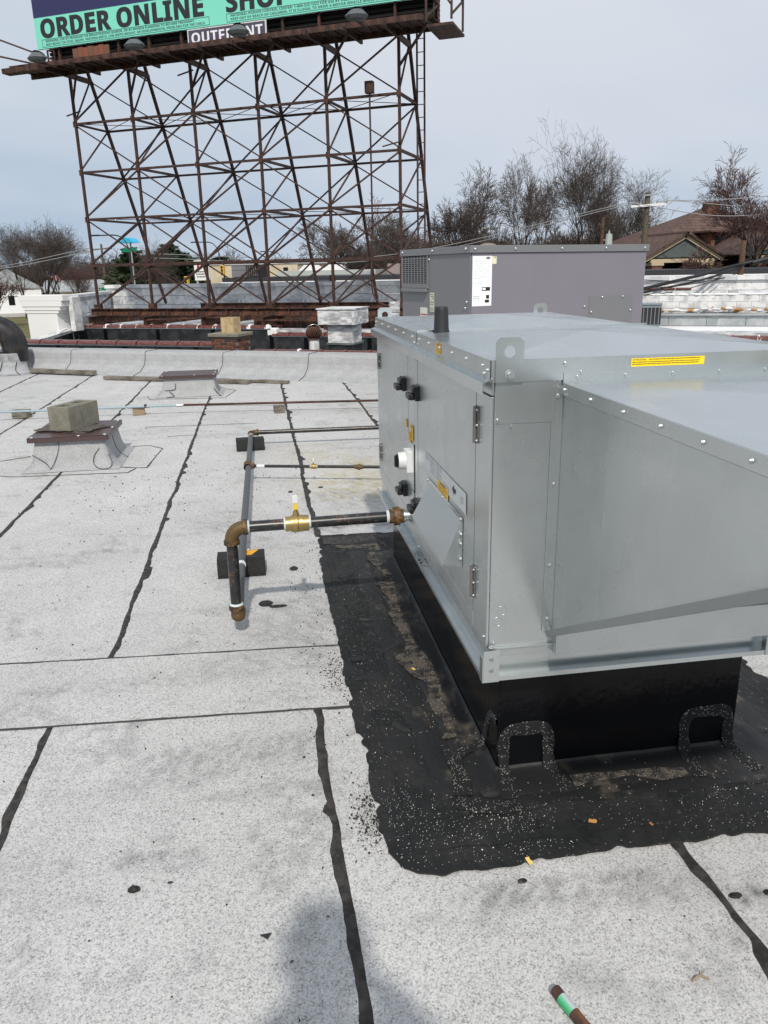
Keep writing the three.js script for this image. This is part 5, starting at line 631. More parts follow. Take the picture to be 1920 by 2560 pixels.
// brick chimney, brick by brick
{
  const c = thing('brick_chimney', 'short brick chimney with concrete cap and square tan flue', 'chimney', [0, 0, 0]); const s0 = -3.47, s1 = -2.78, t0 = 5.55, t1 = 6.2, yb = -0.82, bh = 0.0725;
  part(c, 'mortar_core', pbx(s0 + 0.012, s1 - 0.012, t0 + 0.012, t1 - 0.012, yb, 0.09), M.mortar);
  const r = rng(21), bg = [0.21, 0.10].map(L => new RoundedBoxGeometry(L, 0.060, 0.09, 1, 0.006)); const bas = new THREE.Matrix4().makeBasis(NU, V(0, 1, 0), NN.clone().negate());
  for (let k = 0; k < 12; k++) { const y = yb + 0.04 + k * bh; const row = (a, b2, at, side) => { let s = a, first = k % 2; while (s < b2 - 0.04) { const L = first ? 0.10 : 0.21; first = 0; const len = Math.min(L, b2 - s); const g = len < 0.16 ? bg[1] : bg[0]; const m = part(c, 'brick', g, M.brick[Math.floor(r() * 4)]); const mid = s + len / 2, o = (r() - 0.5) * 0.008; const p = side ? P(at + o, mid, y) : P(mid, at + o, y); m.position.copy(p); m.quaternion.setFromRotationMatrix(bas); if (side) m.rotateY(Math.PI / 2); m.scale.x = (len) / (len < 0.16 ? 0.10 : 0.21) * 0.985; s += len + 0.012; } }; row(s0, s1, t0 + 0.045, 0); row(s0, s1, t1 - 0.045, 0); row(t0 + 0.1, t1 - 0.1, s0 + 0.045, 1); row(t0 + 0.1, t1 - 0.1, s1 - 0.045, 1); }
  part(c, 'cap', pbx(s0 - 0.05, s1 + 0.05, t0 - 0.05, t1 + 0.05, 0.09, 0.175, 0.02), M.capConc);
  const fs = [[-0.165, -0.165], [0.165, -0.165], [0.165, 0.165], [-0.165, 0.165]], fh = [[-0.13, -0.13], [-0.13, 0.13], [0.13, 0.13], [0.13, -0.13]]; const fg = extr(fs, 0.35, [fh]).rotateX(-Math.PI / 2).applyMatrix4(new THREE.Matrix4().makeBasis(NU, V(0, 1, 0), NN.clone().negate()).setPosition(P(-3.09, 5.86, 0.172))); part(c, 'flue', fg, M.flue);
}
// big white exhaust hood, turbine vent, small flue
{
  const h = thing('exhaust_hood', 'boxy white painted exhaust hood wider at the top on black roof', 'exhaust hood'); part(h, 'hood_box', pbx(-2.06, -1.03, 8.55, 9.6, 0.17, 0.575, 0.006), M.brushed); part(h, 'hood_rim', mg([pbx(-2.09, -1.0, 8.52, 8.545, 0.555, 0.58), pbx(-2.085, -1.005, 8.548, 9.63, 0.5755, 0.585)]), M.whitePaint);
  part(h, 'duct_body', pbx(-1.86, -1.17, 8.72, 9.43, -0.30, 0.169, 0.005), M.brushed); part(h, 'duct_flare', pbx(-1.90, -1.13, 8.68, 9.47, -0.36, -0.301, 0.005), M.galvBright); part(h, 'curb', pbx(-1.86, -1.17, 8.72, 9.43, -0.818, -0.361, 0.01), M.membraneDull);
  const tb = thing('turbine_vent', 'rusty round turbine vent on pale pipe beside white exhaust hood', 'turbine vent', P(-1.76, 7.6, 0).toArray());
  part(tb, 'stack', cyl(V(0, -0.82, 0), V(0, -0.10, 0), 0.13, 0.125, 18), M.whitePaint); const fins = []; for (let k = 0; k < 22; k++) { const a = k / 22 * 6.283, q = []; for (let j = 0; j <= 6; j++) { const e = -1.2 + 2.4 * j / 6; q.push(V(Math.cos(a + 0.25 * Math.sin(e)) * Math.cos(e) * 0.18, 0.04 + Math.sin(e) * 0.15, Math.sin(a + 0.25 * Math.sin(e)) * Math.cos(e) * 0.18)); } fins.push(new THREE.TubeGeometry(new THREE.CatmullRomCurve3(q), 8, 0.019, 4)); } part(tb, 'turbine_fins', mg(fins), M.rust); part(tb, 'turbine_core', mg([new THREE.SphereGeometry(0.15, 18, 12).scale(1, 0.9, 1).translate(0, 0.04, 0), cyl(V(0, -0.115, 0), V(0, -0.09, 0), 0.16, 0.16, 18)]), M.rust);
  part(tb, 'hoop', mg([new THREE.TorusGeometry(0.205, 0.008, 6, 30).translate(0, 0.04, 0)]), M.galvBright);
  const fv = thing('canister_flue', 'white capped flue with two small pipes beside exhaust hood', 'flue', P(-0.62, 10.6, 0).toArray()); part(fv, 'cap_can', mg([cyl(V(0, 0.32, 0), V(0, 0.66, 0), 0.15, 0.155, 20), cyl(V(0, 0.16, 0), V(0, 0.32, 0), 0.155, 0.14, 20)]), M.brushed); part(fv, 'stack', mg([cyl(V(-0.04, -0.82, 0), V(-0.04, 0.16, 0), 0.06, 0.06, 12), cyl(V(0.08, -0.82, 0.03), V(0.08, 0.16, 0.03), 0.04, 0.04, 12)]), M.galvBright); part(fv, 'band', cyl(V(0, 0.37, 0), V(0, 0.385, 0), 0.158, 0.158, 20), M.hinge);
}
// white stepped cornice of the next front and its parapets
{
  const c = thing('white_cornice', 'white stepped cornice block at the street end of the parapet', 'cornice', P(-13.02, 11.2, 0).toArray(), -NA);
  [[0.90, 0.74, 0.93, 0.10], [0.86, 0.56, 0.738, 0.10], [0.80, 0.44, 0.558, 0.08], [0.745, 0.34, 0.438, 0.06], [0.70, -1.2, 0.338, 0.04]].forEach(([hw, y0, y1, o], i) => part(c, i < 4 ? 'cornice_band' : 'cornice_body', bx(-hw, hw - 0.04 * i, y0, y1, -0.3 - o, 0.3 + o, 0.012), M.whiteClean));
  part(c, 'end_board', bx(0.80, 0.98, -0.25, 0.85, -0.35, 0.05, 0.01), M.whitePaint);
  const b = thing('silver_roof_building', 'next building with silver painted parapets under the billboard tower', 'building');
  part(b, 'roof', slab([[sF(12.3), 12.3], [16, 12.3], [16, 30], [sF(30), 30]].map(([s, t]) => { const p = P(s, t); return [p.x, p.z]; }), GY, -0.25), M.silver);
  const a = P(-13.75, 12.7), e = P(-17.25, 19.6), d = e.clone().sub(a), L = d.length(), mtx = new THREE.Matrix4().makeBasis(d.clone().normalize(), V(0, 1, 0), d.clone().normalize().cross(V(0, 1, 0))).setPosition(a);
  part(b, 'side_parapet', bx(0, L, -0.25, 0.74, -0.15, 0.15).applyMatrix4(mtx), M.greyWall); for (let k = 0; k < 9; k++) part(b, 'wall_panel', bx(k * L / 9 + 0.02, (k + 1) * L / 9 - 0.02, 0.14, 0.60, 0.151, 0.172, 0.004).applyMatrix4(mtx), M.silver); part(b, 'side_coping', bx(-0.1, L + 0.1, 0.741, 0.86, -0.22, 0.24, 0.02).applyMatrix4(mtx), M.whitePaint); part(b, 'lap_band', bx(0, L, 0.02, 0.12, 0.152, 0.20, 0.02).applyMatrix4(mtx), M.silver);
  // rear parapet: three bands of silvered sheet, pieced
  const r = rng(41); [[-0.25, 0.25, 0], [0.255, 0.62, 0.06], [0.625, 0.95, 0.12], [0.955, 1.12, 0.02]].forEach(([y0, y1, o], k) => { let s = -17.3; while (s < 15) { const w = 1.6 + r() * 2.2, e2 = Math.min(15, s + w); part(b, 'parapet_sheet', pbx(s, e2 - 0.012, 19.5 + o + r() * 0.03, 19.9, y0, y1 - r() * 0.015, 0.004), k >= 2 || (k === 1 && r() < 0.35) ? M.whitePaint : M.silver); s = e2; } });
}
// rusty steel grillage that carries the billboard
const TT = 12.61, colS = [0, 1, 2, 3, 4, 5].map(k => -12.178 + k * 2.226), lev = [0.42, 1.85, 3.33, 4.79, 6.25, 7.72], legT = y => 4.05 - (y - 0.42) * (4.05 - 1.0) / (7.72 - 0.42);
{
  const b = thing('billboard_tower', 'rusty steel lattice tower carrying the billboard above the roofs', 'billboard tower');
  const ib = (a, c, h, w) => { const d = c.clone().sub(a).normalize(), L = a.distanceTo(c), s = d.clone().cross(V(0, 1, 0)); const g = mg([bx(0, L, -h / 2, -h / 2 + 0.02, -w / 2, w / 2), bx(0, L, h / 2 - 0.02, h / 2, -w / 2, w / 2), bx(0, L, -h / 2 + 0.02, h / 2 - 0.02, -0.012, 0.012)]); return g.applyMatrix4(new THREE.Matrix4().makeBasis(d, V(0, 1, 0), s).setPosition(a)); };
  part(b, 'base_beam', ib(P(-12.5, TT, 0.295), P(3.2, TT, 0.295), 0.23, 0.18), M.rust); part(b, 'base_beam', ib(P(-10.6, TT + 4.05, 0.30), P(3.2, TT + 4.05, 0.30), 0.23, 0.18), M.rust);
  for (let k = 0; k < 12; k++) part(b, 'beam_stiffener', pbx(-11.6 + k * 1.13, -11.58 + k * 1.13, TT - 0.09, TT - 0.013, 0.2, 0.39), M.rust);
  colS.forEach((s, k) => { part(b, 'cross_beam', ib(P(s, TT - 0.6, 0.02), P(s, TT + 5.2, 0.02), 0.30, 0.16), M.rust); part(b, 'sleeper', pbx(s - 0.25, s + 0.25, TT - 0.3, TT + 0.3, -0.25, -0.13), M.rust); part(b, 'sleeper', pbx(s - 0.25, s + 0.25, TT + 3.7, TT + 4.4, -0.25, -0.13), M.rust); });
  part(b, 'skirt_plate', pbx(-6.4, -1.2, TT + 0.5, TT + 0.53, -0.26, 0.12), M.rust);  [[-10.5, -6.2], [-5.6, -1.8]].forEach(([s, e]) => part(b, 'loose_angle', bar(P(s, TT - 0.5, 0.05), P(e, TT - 0.35, 0.17), 0.05, 0.05), M.rust));
  const col = M.rustDark, F = (k, y) => P(colS[k], TT, y), Bk = (k, y) => P(colS[k], TT + legT(y), y);
  const mem = (n, a, c, w) => part(b, n, bar(a, c, w, w * 0.8), col);
  for (let k = 0; k < 6; k++) {
    part(b, 'post', bar(F(k, lev[0] - 0.01), F(k, 8.3), 0.074, 0.074), col); part(b, 'raked_leg', bar(Bk(k, 0.41), Bk(k, 8.0), 0.086, 0.08), col); part(b, 'foot_plate', pbx(colS[k] - 0.11, colS[k] + 0.11, TT - 0.1, TT + 0.1, 0.411, 0.55), M.rust);
    for (let j = 1; j < 6; j++) { mem('strut', F(k, lev[j]), Bk(k, lev[j]), j === 3 || j === 2 ? 0.085 : 0.07); mem('side_brace', Bk(k, lev[j]), F(k, lev[j - 1] + 0.08), 0.046); }
    [1, 2, 3, 4].forEach(j => part(b, 'gusset_plate', pbx(colS[k] - 0.065, colS[k] + 0.065, TT - 0.058, TT - 0.053, lev[j] - 0.10, lev[j] + 0.08), col));
  }
  for (let j = 1; j < 5; j++) { mem('front_rail', F(0, lev[j]), F(5, lev[j]), j === 1 ? 0.11 : 0.08); mem('back_rail', Bk(0, lev[j]), Bk(5, lev[j]), 0.075); }
  for (let p = 0; p < 5; p++) for (let k = 0; k < 5; k++) { const up = ((4 - p) + k) % 2 === 0, y0 = lev[p], y1 = lev[p + 1], d = V(NN.x * 0.05, 0, NN.z * 0.05); const both = p < 2;
    if (up || both) mem('front_brace', F(k, y0 + 0.06).sub(d), F(k + 1, y1 - 0.05).sub(d), p < 2 ? 0.062 : 0.05); if (!up || both) mem('front_brace', F(k, y1 - 0.06).add(d), F(k + 1, y0 + 0.06).add(d), 0.045);
    if (!up) mem('back_brace', Bk(k, y0 + 0.05), Bk(k + 1, y1 - 0.05), 0.046); else mem('back_brace', Bk(k, y1 - 0.05), Bk(k + 1, y0 + 0.05), 0.046); }
  for (let k = 0; k < 5; k++) { part(b, 'tie_rod', cyl(F(k, lev[4]), Bk(k + 1, lev[4]), 0.011, 0.011, 5), col); part(b, 'tie_rod', cyl(Bk(k, lev[4] + 0.02), F(k + 1, lev[4] + 0.02), 0.011, 0.011, 5), col); part(b, 'tie_rod', cyl(F(k, lev[2] + 0.02), Bk(k + 1, lev[2] + 0.02), 0.011, 0.011, 5), col); }
  // ladder, junction box and conduit at the right end
  const ls = colS[5] + 0.42, lad = part(b, 'ladder', mg([0, 0.36].map(o => bar(P(ls + o * 0.6, TT + 0.35, 0.42), P(ls + o * 0.6, TT + 0.35, 8.6), 0.05, 0.03))), col); for (let y = 0.7; y < 8.5; y += 0.33) part(lad, 'rung', cyl(P(ls, TT + 0.35, y), P(ls + 0.216, TT + 0.35, y), 0.012, 0.012, 6), col);
  const jb = part(b, 'junction_box', pbx(colS[5] - 1.0, colS[5] - 0.76, TT - 0.12, TT + 0.06, 6.31, 6.62, 0.01), col); part(jb, 'conduit', tube([P(colS[5] - 0.88, TT - 0.03, 6.3), P(colS[5] - 0.88, TT - 0.03, 3), P(colS[5] - 0.88, TT - 0.03, 0.75), P(colS[5] - 0.6, TT - 0.03, 0.5), P(colS[5] + 0.1, TT - 0.03, 0.48)], 0.028, 40, 6), col);
  [[0, 6.55, -0.25], [2, 7.35, -0.4], [5, 4.95, -0.5]].forEach(([k, y, o]) => part(b, 'stub_arm', bar(P(colS[k] + o, TT - 0.08, y - 0.05), P(colS[k] + o + 0.55, TT - 0.08, y + 0.05), 0.05, 0.03), col));
  // catwalk under the panel
  const y = 7.78, tN = TT - 2.0, tF = TT - 0.25; const w0 = -13.5, w1 = 0.2;
  part(b, 'catwalk_deck', pbx(w0, w1, tN + 0.9, tF, y - 0.02, y + 0.0), col); for (let k = 0; k < 46; k++) { const s = w0 + 0.15 + k * (w1 - w0 - 0.3) / 45; part(b, 'deck_bar', pbx(s - 0.02, s + 0.02, tN + 0.9, tF, y - 0.06, y - 0.021), col); }
  part(b, 'catwalk_edge', pbx(w0, w1, tN + 0.84, tN + 0.899, y - 0.10, y + 0.04), col); part(b, 'catwalk_edge', pbx(w0, w1, tF + 0.001, tF + 0.06, y - 0.16, y + 0.04), col);
  colS.forEach((s, k) => { [0, 1.1].forEach(o => { const q = s + o; if (q > w1) return; part(b, 'outrigger', bar(P(q, tN + 0.6, y - 0.13), P(q, TT + (o ? 0.1 : 1.1), y - 0.13), 0.07, 0.11), col); if (o) part(b, 'knee_brace', bar(P(q, tN + 1.0, y - 0.18), P(s + 0.02, TT, 6.95), 0.06, 0.05), col); }); });
  part(b, 'end_platform', pbx(w1 + 0.01, w1 + 0.7, tN + 0.4, tF - 0.1, y - 0.42, y - 0.36), col); part(b, 'end_platform', pbx(w0 - 0.0, w0 + 1.4, tN + 0.5, tN + 0.83, y - 0.24, y - 0.10), col);
  const rail = (s, t0, t1) => part(b, 'guard_rail', mg([bar(P(s, t0, y - 0.3), P(s, t0, y + 0.85), 0.05, 0.05), bar(P(s, t1, y - 0.3), P(s, t1, y + 0.85), 0.05, 0.05), bar(P(s, t0, y + 0.83), P(s, t1, y + 0.83), 0.045, 0.045), bar(P(s, t0, y + 0.4), P(s, t1, y + 0.4), 0.045, 0.045), bar(P(s, t0, y - 0.2), P(s, t1, y + 0.4), 0.045, 0.045)]), col); rail(w1 + 0.66, tN + 0.4, tF - 0.15); rail(w1, tN + 0.4, tF - 0.15); rail(w0 - 0.28, tN - 0.9, tN + 0.3);
  part(b, 'guard_rail', mg([bar(P(w0 - 0.3, tN + 0.3, y + 0.83), P(w0 + 1.6, tN + 1.0, y + 0.1), 0.045, 0.045), bar(P(w0 - 0.3, tN + 0.3, y + 0.3), P(w0 + 1.0, tN + 1.0, y + 0.02), 0.045, 0.045), bar(P(w1, tN + 0.42, y + 0.83), P(w1 + 0.66, tN + 0.42, y + 0.83), 0.045, 0.045), bar(P(w1, tN + 0.42, y + 0.83), P(w1 + 0.66, tN + 0.42, y), 0.045, 0.045), bar(P(w0 + 0.95, tF - 0.2, y), P(w0 + 0.95, tF - 0.2, y + 0.55), 0.04, 0.04), bar(P(w0 + 1.2, tF - 0.2, y), P(w0 + 1.2, tF - 0.2, y + 0.55), 0.04, 0.04), bar(P(w0 + 0.95, tF - 0.2, y + 0.53), P(w0 + 1.2, tF - 0.2, y + 0.53), 0.04, 0.04)]), col);
  for (let k = 0; k < 5; k++) part(b, 'stringer', pbx(-12.6, 0.15, TT - 0.3, TT - 0.06, 7.86 + k * 0.115, 7.94 + k * 0.115), M.dark);
  part(b, 'hanger', mg(colS.concat([0.1]).flatMap(s => [0, 1.1].map(o => pbx(Math.min(s + o, 0.1), Math.min(s + o, 0.1) + 0.06, TT - 0.42, TT - 0.33, 7.9, 8.5)))), col);
  // crate of brown boards on the walk
  for (let k = 0; k < 7; k++) part(b, 'walk_plank', pbx(-11.2 + k * 0.19, -11.02 + k * 0.19, TT - 0.95, TT - 0.9, 7.80, 8.12 + 0.02 * (k % 2), 0.004), S({ color: lin(0.17 + 0.03 * (k % 3), 0.075, 0.045), roughness: 0.8 }));
}
{ // advertising panel with its print
  const tw = scene.getObjectByName('billboard_tower'); const s0 = -12.87, s1 = 1.76, y0 = 8.36, y1 = 12.66;
  const bd = part(tw, 'advertising_panel', pbx(s0, s1, TT - 0.5, TT - 0.44, y0, y1), M.lampBlack, 'billboard printed navy above a mint green lettered band');
  const w = s1 - s0, h = 1.12, k = 2048 / w; // print of the lower strip in metres; origin lower left
  const cv = canvasTex(2048, Math.round(h * k), (g, W, H) => {
    const Y = y => H - y * k, Xx = x => x * k; g.fillStyle = '#2a2c5a'; g.fillRect(0, 0, W, H); g.fillStyle = '#7fdcc4'; g.fillRect(0, Y(0.86), W, H); g.fillStyle = '#23242b';
    const big = (t, x, y, wd, cap) => { g.save(); g.font = 'bold 100px sans-serif'; const m = g.measureText(t).width; g.translate(Xx(x), Y(y)); g.scale(Xx(wd) / m, cap * k / 72); g.fillText(t, 0, 0); g.strokeStyle = '#23242b'; g.lineWidth = 5; g.strokeText(t, 0, 0); g.restore(); };
    big('ORDER ONLINE', 0.18, 0.295, 5.92, 0.50); big('SHOP', 6.78, 0.295, 2.05, 0.50);
    const small = (t, x, y, wd, cap) => { g.save(); g.font = 'bold 100px sans-serif'; const m = g.measureText(t).width; g.translate(Xx(x), Y(y)); g.scale(Xx(wd) / m, cap * k / 72); g.fillText(t, 0, 0); g.restore(); };
    small('WARNING: USE BY PREGNANT OR BREASTFEEDING WOMEN, OR BY WOMEN PLANNING TO BECOME PREGNANT,', 0.35, 0.165, 5.4, 0.062); small('MAY RESULT IN FETAL INJURY, PRETERM BIRTH, LOW BIRTH WEIGHT, OR DEVELOPMENTAL PROBLEMS FOR THE CHILD.', 0.35, 0.075, 5.75, 0.062);
    small('NATIONAL POISON CONTROL CENTER: 1-800-222-1222 FOR USE BY INDIVIDUALS 21 YEARS OF AGE OR OLDER ONLY.', 6.92, 0.165, 5.9, 0.062); small('KEEP OUT OF REACH OF CHILDREN. IT IS ILLEGAL TO DRIVE A MOTOR VEHICLE WHILE UNDER THE INFLUENCE OF MARIJUANA.', 6.92, 0.075, 6.5, 0.062);
    g.strokeStyle = '#2c4a4a'; g.lineWidth = 2; g.strokeRect(Xx(0.22), Y(0.245), Xx(6.0), 0.205 * k); g.strokeRect(Xx(6.8), Y(0.245), Xx(6.9), 0.205 * k);
  });
  const pl = (hh, yc, mat) => { const m = new THREE.PlaneGeometry(w, hh); m.applyMatrix4(new THREE.Matrix4().makeBasis(NU, V(0, 1, 0), NN.clone().negate()).setPosition(P((s0 + s1) / 2, TT - 0.504, yc))); return m; };
  part(bd, 'printed_strip', pl(h, y0 + h / 2), S({ map: cv, roughness: 0.5 })); part(bd, 'printed_field', pl(y1 - y0 - h, y0 + h + (y1 - y0 - h) / 2), S({ color: new THREE.Color('#2a2c5a'), roughness: 0.5 }));
  // operator's name plate on the walk
  const np = thing('name_plate', 'grey purple name plate with white letters on the catwalk', 'sign'); part(np, 'plate', pbx(-7.32, -4.75, TT - 0.66, TT - 0.62, 7.84, 8.30, 0.01), M.whitePaint);
  const nt = canvasTex(512, 92, (g, W, H) => { g.fillStyle = '#4b4658'; g.fillRect(0, 0, W, H); g.fillStyle = '#eceaf0'; g.font = 'bold 100px sans-serif'; const m = g.measureText('OUTFRONT').width; g.save(); g.translate(14, 78); g.scale((W - 28) / m, 0.86); g.fillText('OUTFRONT', 0, 0); g.restore(); });
  const pg = new THREE.PlaneGeometry(2.49, 0.40); pg.applyMatrix4(new THREE.Matrix4().makeBasis(NU, V(0, 1, 0), NN.clone().negate()).setPosition(P(-6.035, TT - 0.664, 8.07))); part(np, 'lettering', pg, S({ map: nt, roughness: 0.5 }));
  [-11.74, -8.31, -4.98, -1.56].forEach((s, li) => { const f = thing('flood_lamp', 'grey flood lamp on the billboard catwalk ' + ['under the word ORDER', 'right of the brown planks', 'in front of the name plate', 'next to the end platform'][li], 'flood lamp', P(s, TT - 1.9, 7.72).toArray(), -NA, 'flood lamps along the billboard catwalk'); const sh = new THREE.LatheGeometry([[0, 0.17], [0.14, 0.165], [0.19, 0.13], [0.29, 0.02], [0.30, 0], [0.24, -0.09], [0.14, -0.13], [0, -0.14]].map(p => new THREE.Vector2(...p)), 8); sh.rotateY(0.39); sh.scale(1.05, 0.85, 0.8); part(f, 'housing', sh.toNonIndexed(), S({ color: lin(0.10, 0.115, 0.125), roughness: 0.5, flatShading: true })); part(f, 'lens', new THREE.CylinderGeometry(0.2, 0.2, 0.01, 16).rotateX(-0.5).translate(0, 0.1, -0.1), M.glassDark); part(f, 'arm', bar(V(0, -0.1, 0), V(0, -0.06, -1.1), 0.05, 0.05), M.rustDark); });
}
// ---------------------------------------------------------------- roofs to the right, behind the packaged unit
{
  const b = thing('white_parapet_building', 'building on the right with white painted block parapets and rust stains', 'building');
  part(b, 'roof', pbx(5.0, 16, 12.9, 15.9, GY, -0.245), M.whiteClean); part(b, 'cant_wall', pbx(5.2, 16, 14.5, 15.9, -0.244, 0.05), M.greyWall); for (let s = 5.6; s < 14; s += 1.05) part(b, 'metal_panel', pbx(s, s + 1.035, 14.47, 14.499, -0.23, 0.04, 0.003), M.greyWall); part(b, 'metal_edge', pbx(5.2, 16, 14.40, 14.55, 0.051, 0.075), M.galvBright);
  const r = rng(61); for (let k = 0; k < 2; k++) for (let s = 5.3; s < 14; s += 0.41) part(b, 'block', pbx(s + (k % 2) * 0.2, s + 0.404 + (k % 2) * 0.2, 16 + r() * 0.01, 16.3, 0.20 + k * 0.19, 0.385 + k * 0.19, 0.006), M.whitePaint); part(b, 'block_core', pbx(5.2, 15, 16.02, 16.28, -0.2, 0.575), M.whitePaint);
  const lump = (s, t, y, w, h, dd, seed, m) => { const g = new THREE.SphereGeometry(1, 12, 8), p = g.attributes.position; for (let i = 0; i < p.count; i++) { const k = 0.7 + 0.7 * fbm(p.getX(i) * 2 + seed, p.getY(i) * 2 + p.getZ(i), seed, 3); p.setXYZ(i, p.getX(i) * w * k, p.getY(i) * h * k, p.getZ(i) * dd * k); } g.computeVertexNormals(); g.applyMatrix4(new THREE.Matrix4().makeBasis(NU, V(0, 1, 0), NN.clone().negate()).setPosition(P(s, t, y))); part(b, m === M.rust ? 'rust_scab' : 'peeling_coating', buv(g), m); };
  const orange = S({ map: noiseCol(1011, [0.30, 0.13, 0.03], [0.52, 0.27, 0.08], 12, 0.5), roughness: 0.9 }); for (let k = 0; k < 70; k++) { const s = 5.4 + k * 0.125 + r() * 0.15; lump(s, 15.75 + r() * 0.15, 0.10 + r() * 0.09, 0.06 + 0.1 * r(), 0.02 + 0.035 * r(), 0.08, 1020 + k, r() < 0.42 ? orange : M.whitePaint); if (k % 3 === 0) lump(s, 16.1, 0.60, 0.2, 0.035, 0.12, 1080 + k, M.whiteClean); }
  part(b, 'raised_parapet', pbx(5.2, 7.3, 17.0, 17.3, 0.3, 0.72, 0.01), M.whitePaint); for (let s = 5.3; s < 7.2; s += 0.5) part(b, 'coping_tile', pbx(s, s + 0.49, 16.95, 17.35, 0.721, 0.78, 0.025), M.clay);
  const ac = thing('condenser_unit', 'pale grey condenser unit standing right of the mauve unit', 'condenser', P(6.0, 13.75, 0).toArray(), -NA); condenser(ac, 0.42, 0.60);
  ac.position.y = -0.245 + 0.06; part(ac, 'sleeper', bx(-0.15, 0.15, -0.06, 0, -0.2, 0.2), M.wood);
}
function condenser(t, w, h) { part(t, 'casing', bx(-w, w, 0.005, h, -w, w, 0.03), M.acGrey); for (let k = 0; k < 8; k++) for (const q of [0, 1]) { const x = -w + 0.06 + k * (2 * w - 0.12) / 7; const g = q ? bx(-w - 0.016, -w + 0.004, 0.05, h - 0.06, x - 0.012, x + 0.012) : bx(x - 0.012, x + 0.012, 0.05, h - 0.06, w - 0.004, w + 0.016); part(t, 'guard_bar', g, M.trim); } part(t, 'coil', bx(-w - 0.003, w + 0.003, 0.06, h - 0.07, -w + 0.03, w + 0.003), M.lampBlack); part(t, 'top_lid', bx(-w - 0.02, w + 0.02, h, h + 0.03, -w - 0.02, w + 0.02, 0.01), M.acGrey); }
[[-7.2, 0.3, 0.62], [-5.5, 0.36, 0.60]].forEach(([s, w, h], k) => { const c = thing('condenser_unit', k ? 'wider grey condenser seen through the tower beside rusty duct' : 'narrow grey condenser seen through the tower left of rusty duct', 'condenser', P(s, 21, 0.49).toArray(), -NA); condenser(c, w, h); part(c, 'stand', bx(-w + 0.05, w - 0.05, -0.74, 0, -w + 0.05, w - 0.05), M.silver); });
{ const d = thing('rusty_duct', 'rusty round duct with elbow on the silver roof', 'duct'); part(d, 'riser', cyl(P(-6.55, 20.4, -0.25), P(-6.55, 20.4, 1.35), 0.13, 0.13, 14), M.rust); part(d, 'cross_duct', cyl(P(-6.9, 20.3, 0.78), P(-6.2, 20.3, 0.72), 0.13, 0.15, 14), M.rust); }
// ---------------------------------------------------------------- bare trees
function growTree(o) { // returns {trunk, crown} geometries, base at the origin
  const r = rng(o.seed), A = { p: [], i: [] }, B = { p: [], i: [] };
  const seg = (T, a, b, ra, rb, n, d) => { const base = T.p.length / 3, u = Math.abs(d.y) > 0.9 ? V(1, 0, 0) : V(0, 1, 0), x = u.clone().cross(d).normalize(), y = d.clone().cross(x); for (let e = 0; e < 2; e++) { const c = e ? b : a, q = e ? rb : ra; for (let k = 0; k < n; k++) { const an = k / n * 6.2832, cx = Math.cos(an) * q, cy = Math.sin(an) * q; T.p.push(c.x + x.x * cx + y.x * cy, c.y + x.y * cx + y.y * cy, c.z + x.z * cx + y.z * cy); } } for (let k = 0; k < n; k++) { const k2 = (k + 1) % n; T.i.push(base + k, base + k2, base + n + k, base + k2, base + n + k2, base + n + k); } };
  const grow = (pos, dir, len, rad, lv) => {
    const T = lv <= 2 ? A : B, n = lv === 0 ? 8 : lv <= 2 ? 5 : 3, ns = lv === 0 ? 5 : lv <= 2 ? 4 : lv >= o.levels ? 1 : 2; let p = pos.clone(), d = dir.clone(); const kids = o.kids[Math.min(lv, o.kids.length - 1)], nodes = [];
    for (let k = 0; k < ns; k++) { const q0 = rad * (1 - 0.62 * k / ns), q1 = rad * (1 - 0.62 * (k + 1) / ns); d.x += (r() - 0.5) * o.wig; d.z += (r() - 0.5) * o.wig; d.y += (r() - 0.4) * o.wig * 0.6 + o.lift * (lv > 0 ? 0.12 : 0); d.normalize(); const e = p.clone().addScaledVector(d, len / ns); seg(T, p, e, Math.max(q0, o.minR), Math.max(q1, o.minR), n, d); p = e; nodes.push([p.clone(), d.clone(), q1]); }
    if (lv >= o.levels) return;
    for (let k = 0; k < kids; k++) { const from = lv === 0 ? o.fork : lv <= 2 ? 0.34 : 0.2, f = from + (1 - from) * (k + r()) / kids, nd = nodes[Math.min(ns - 1, Math.floor(f * ns))], az = k * 2.4 + r() * 1.5, sp = o.spread[Math.min(lv, o.spread.length - 1)] * (0.65 + 0.7 * r()); const u = Math.abs(nd[1].y) > 0.9 ? V(1, 0, 0) : V(0, 1, 0), x = u.clone().cross(nd[1]).normalize(), y = nd[1].clone().cross(x); const c = nd[1].clone().multiplyScalar(Math.cos(sp)).addScaledVector(x, Math.cos(az) * Math.sin(sp)).addScaledVector(y, Math.sin(az) * Math.sin(sp)).normalize(); grow(nd[0], c, len * o.ratio[Math.min(lv, o.ratio.length - 1)] * (0.75 + 0.5 * r()), nd[2] * 0.72, lv + 1); }
  };
  grow(V(0, 0, 0), V(0, 1, 0), o.trunk, o.rad, 0);
  const fin = T => { const g = new THREE.BufferGeometry(); g.setAttribute('position', new THREE.Float32BufferAttribute(T.p, 3)); g.setIndex(T.i); g.computeVertexNormals(); g.setAttribute('uv', new THREE.Float32BufferAttribute(new Float32Array(T.p.length / 3 * 2), 2)); return g; };
  return { trunk: fin(A), crown: fin(B) };
}
const TREE = (o) => Object.assign({ levels: 5, kids: [7, 5, 5, 4, 4], wig: 0.28, lift: 0.5, spread: [0.6, 0.7, 0.7, 0.75], ratio: [0.75, 0.62, 0.6, 0.6], fork: 0.4, minR: 0.011 }, o);
function placeTree(label, cat, x, z, y, g, scl, ry, m1, m2, group) { const t = thing('bare_tree', label, cat, [x, y, z], ry, group); t.scale.set(...scl); part(t, 'trunk', g.trunk, m1); part(t, 'crown', g.crown, m2); return t; }
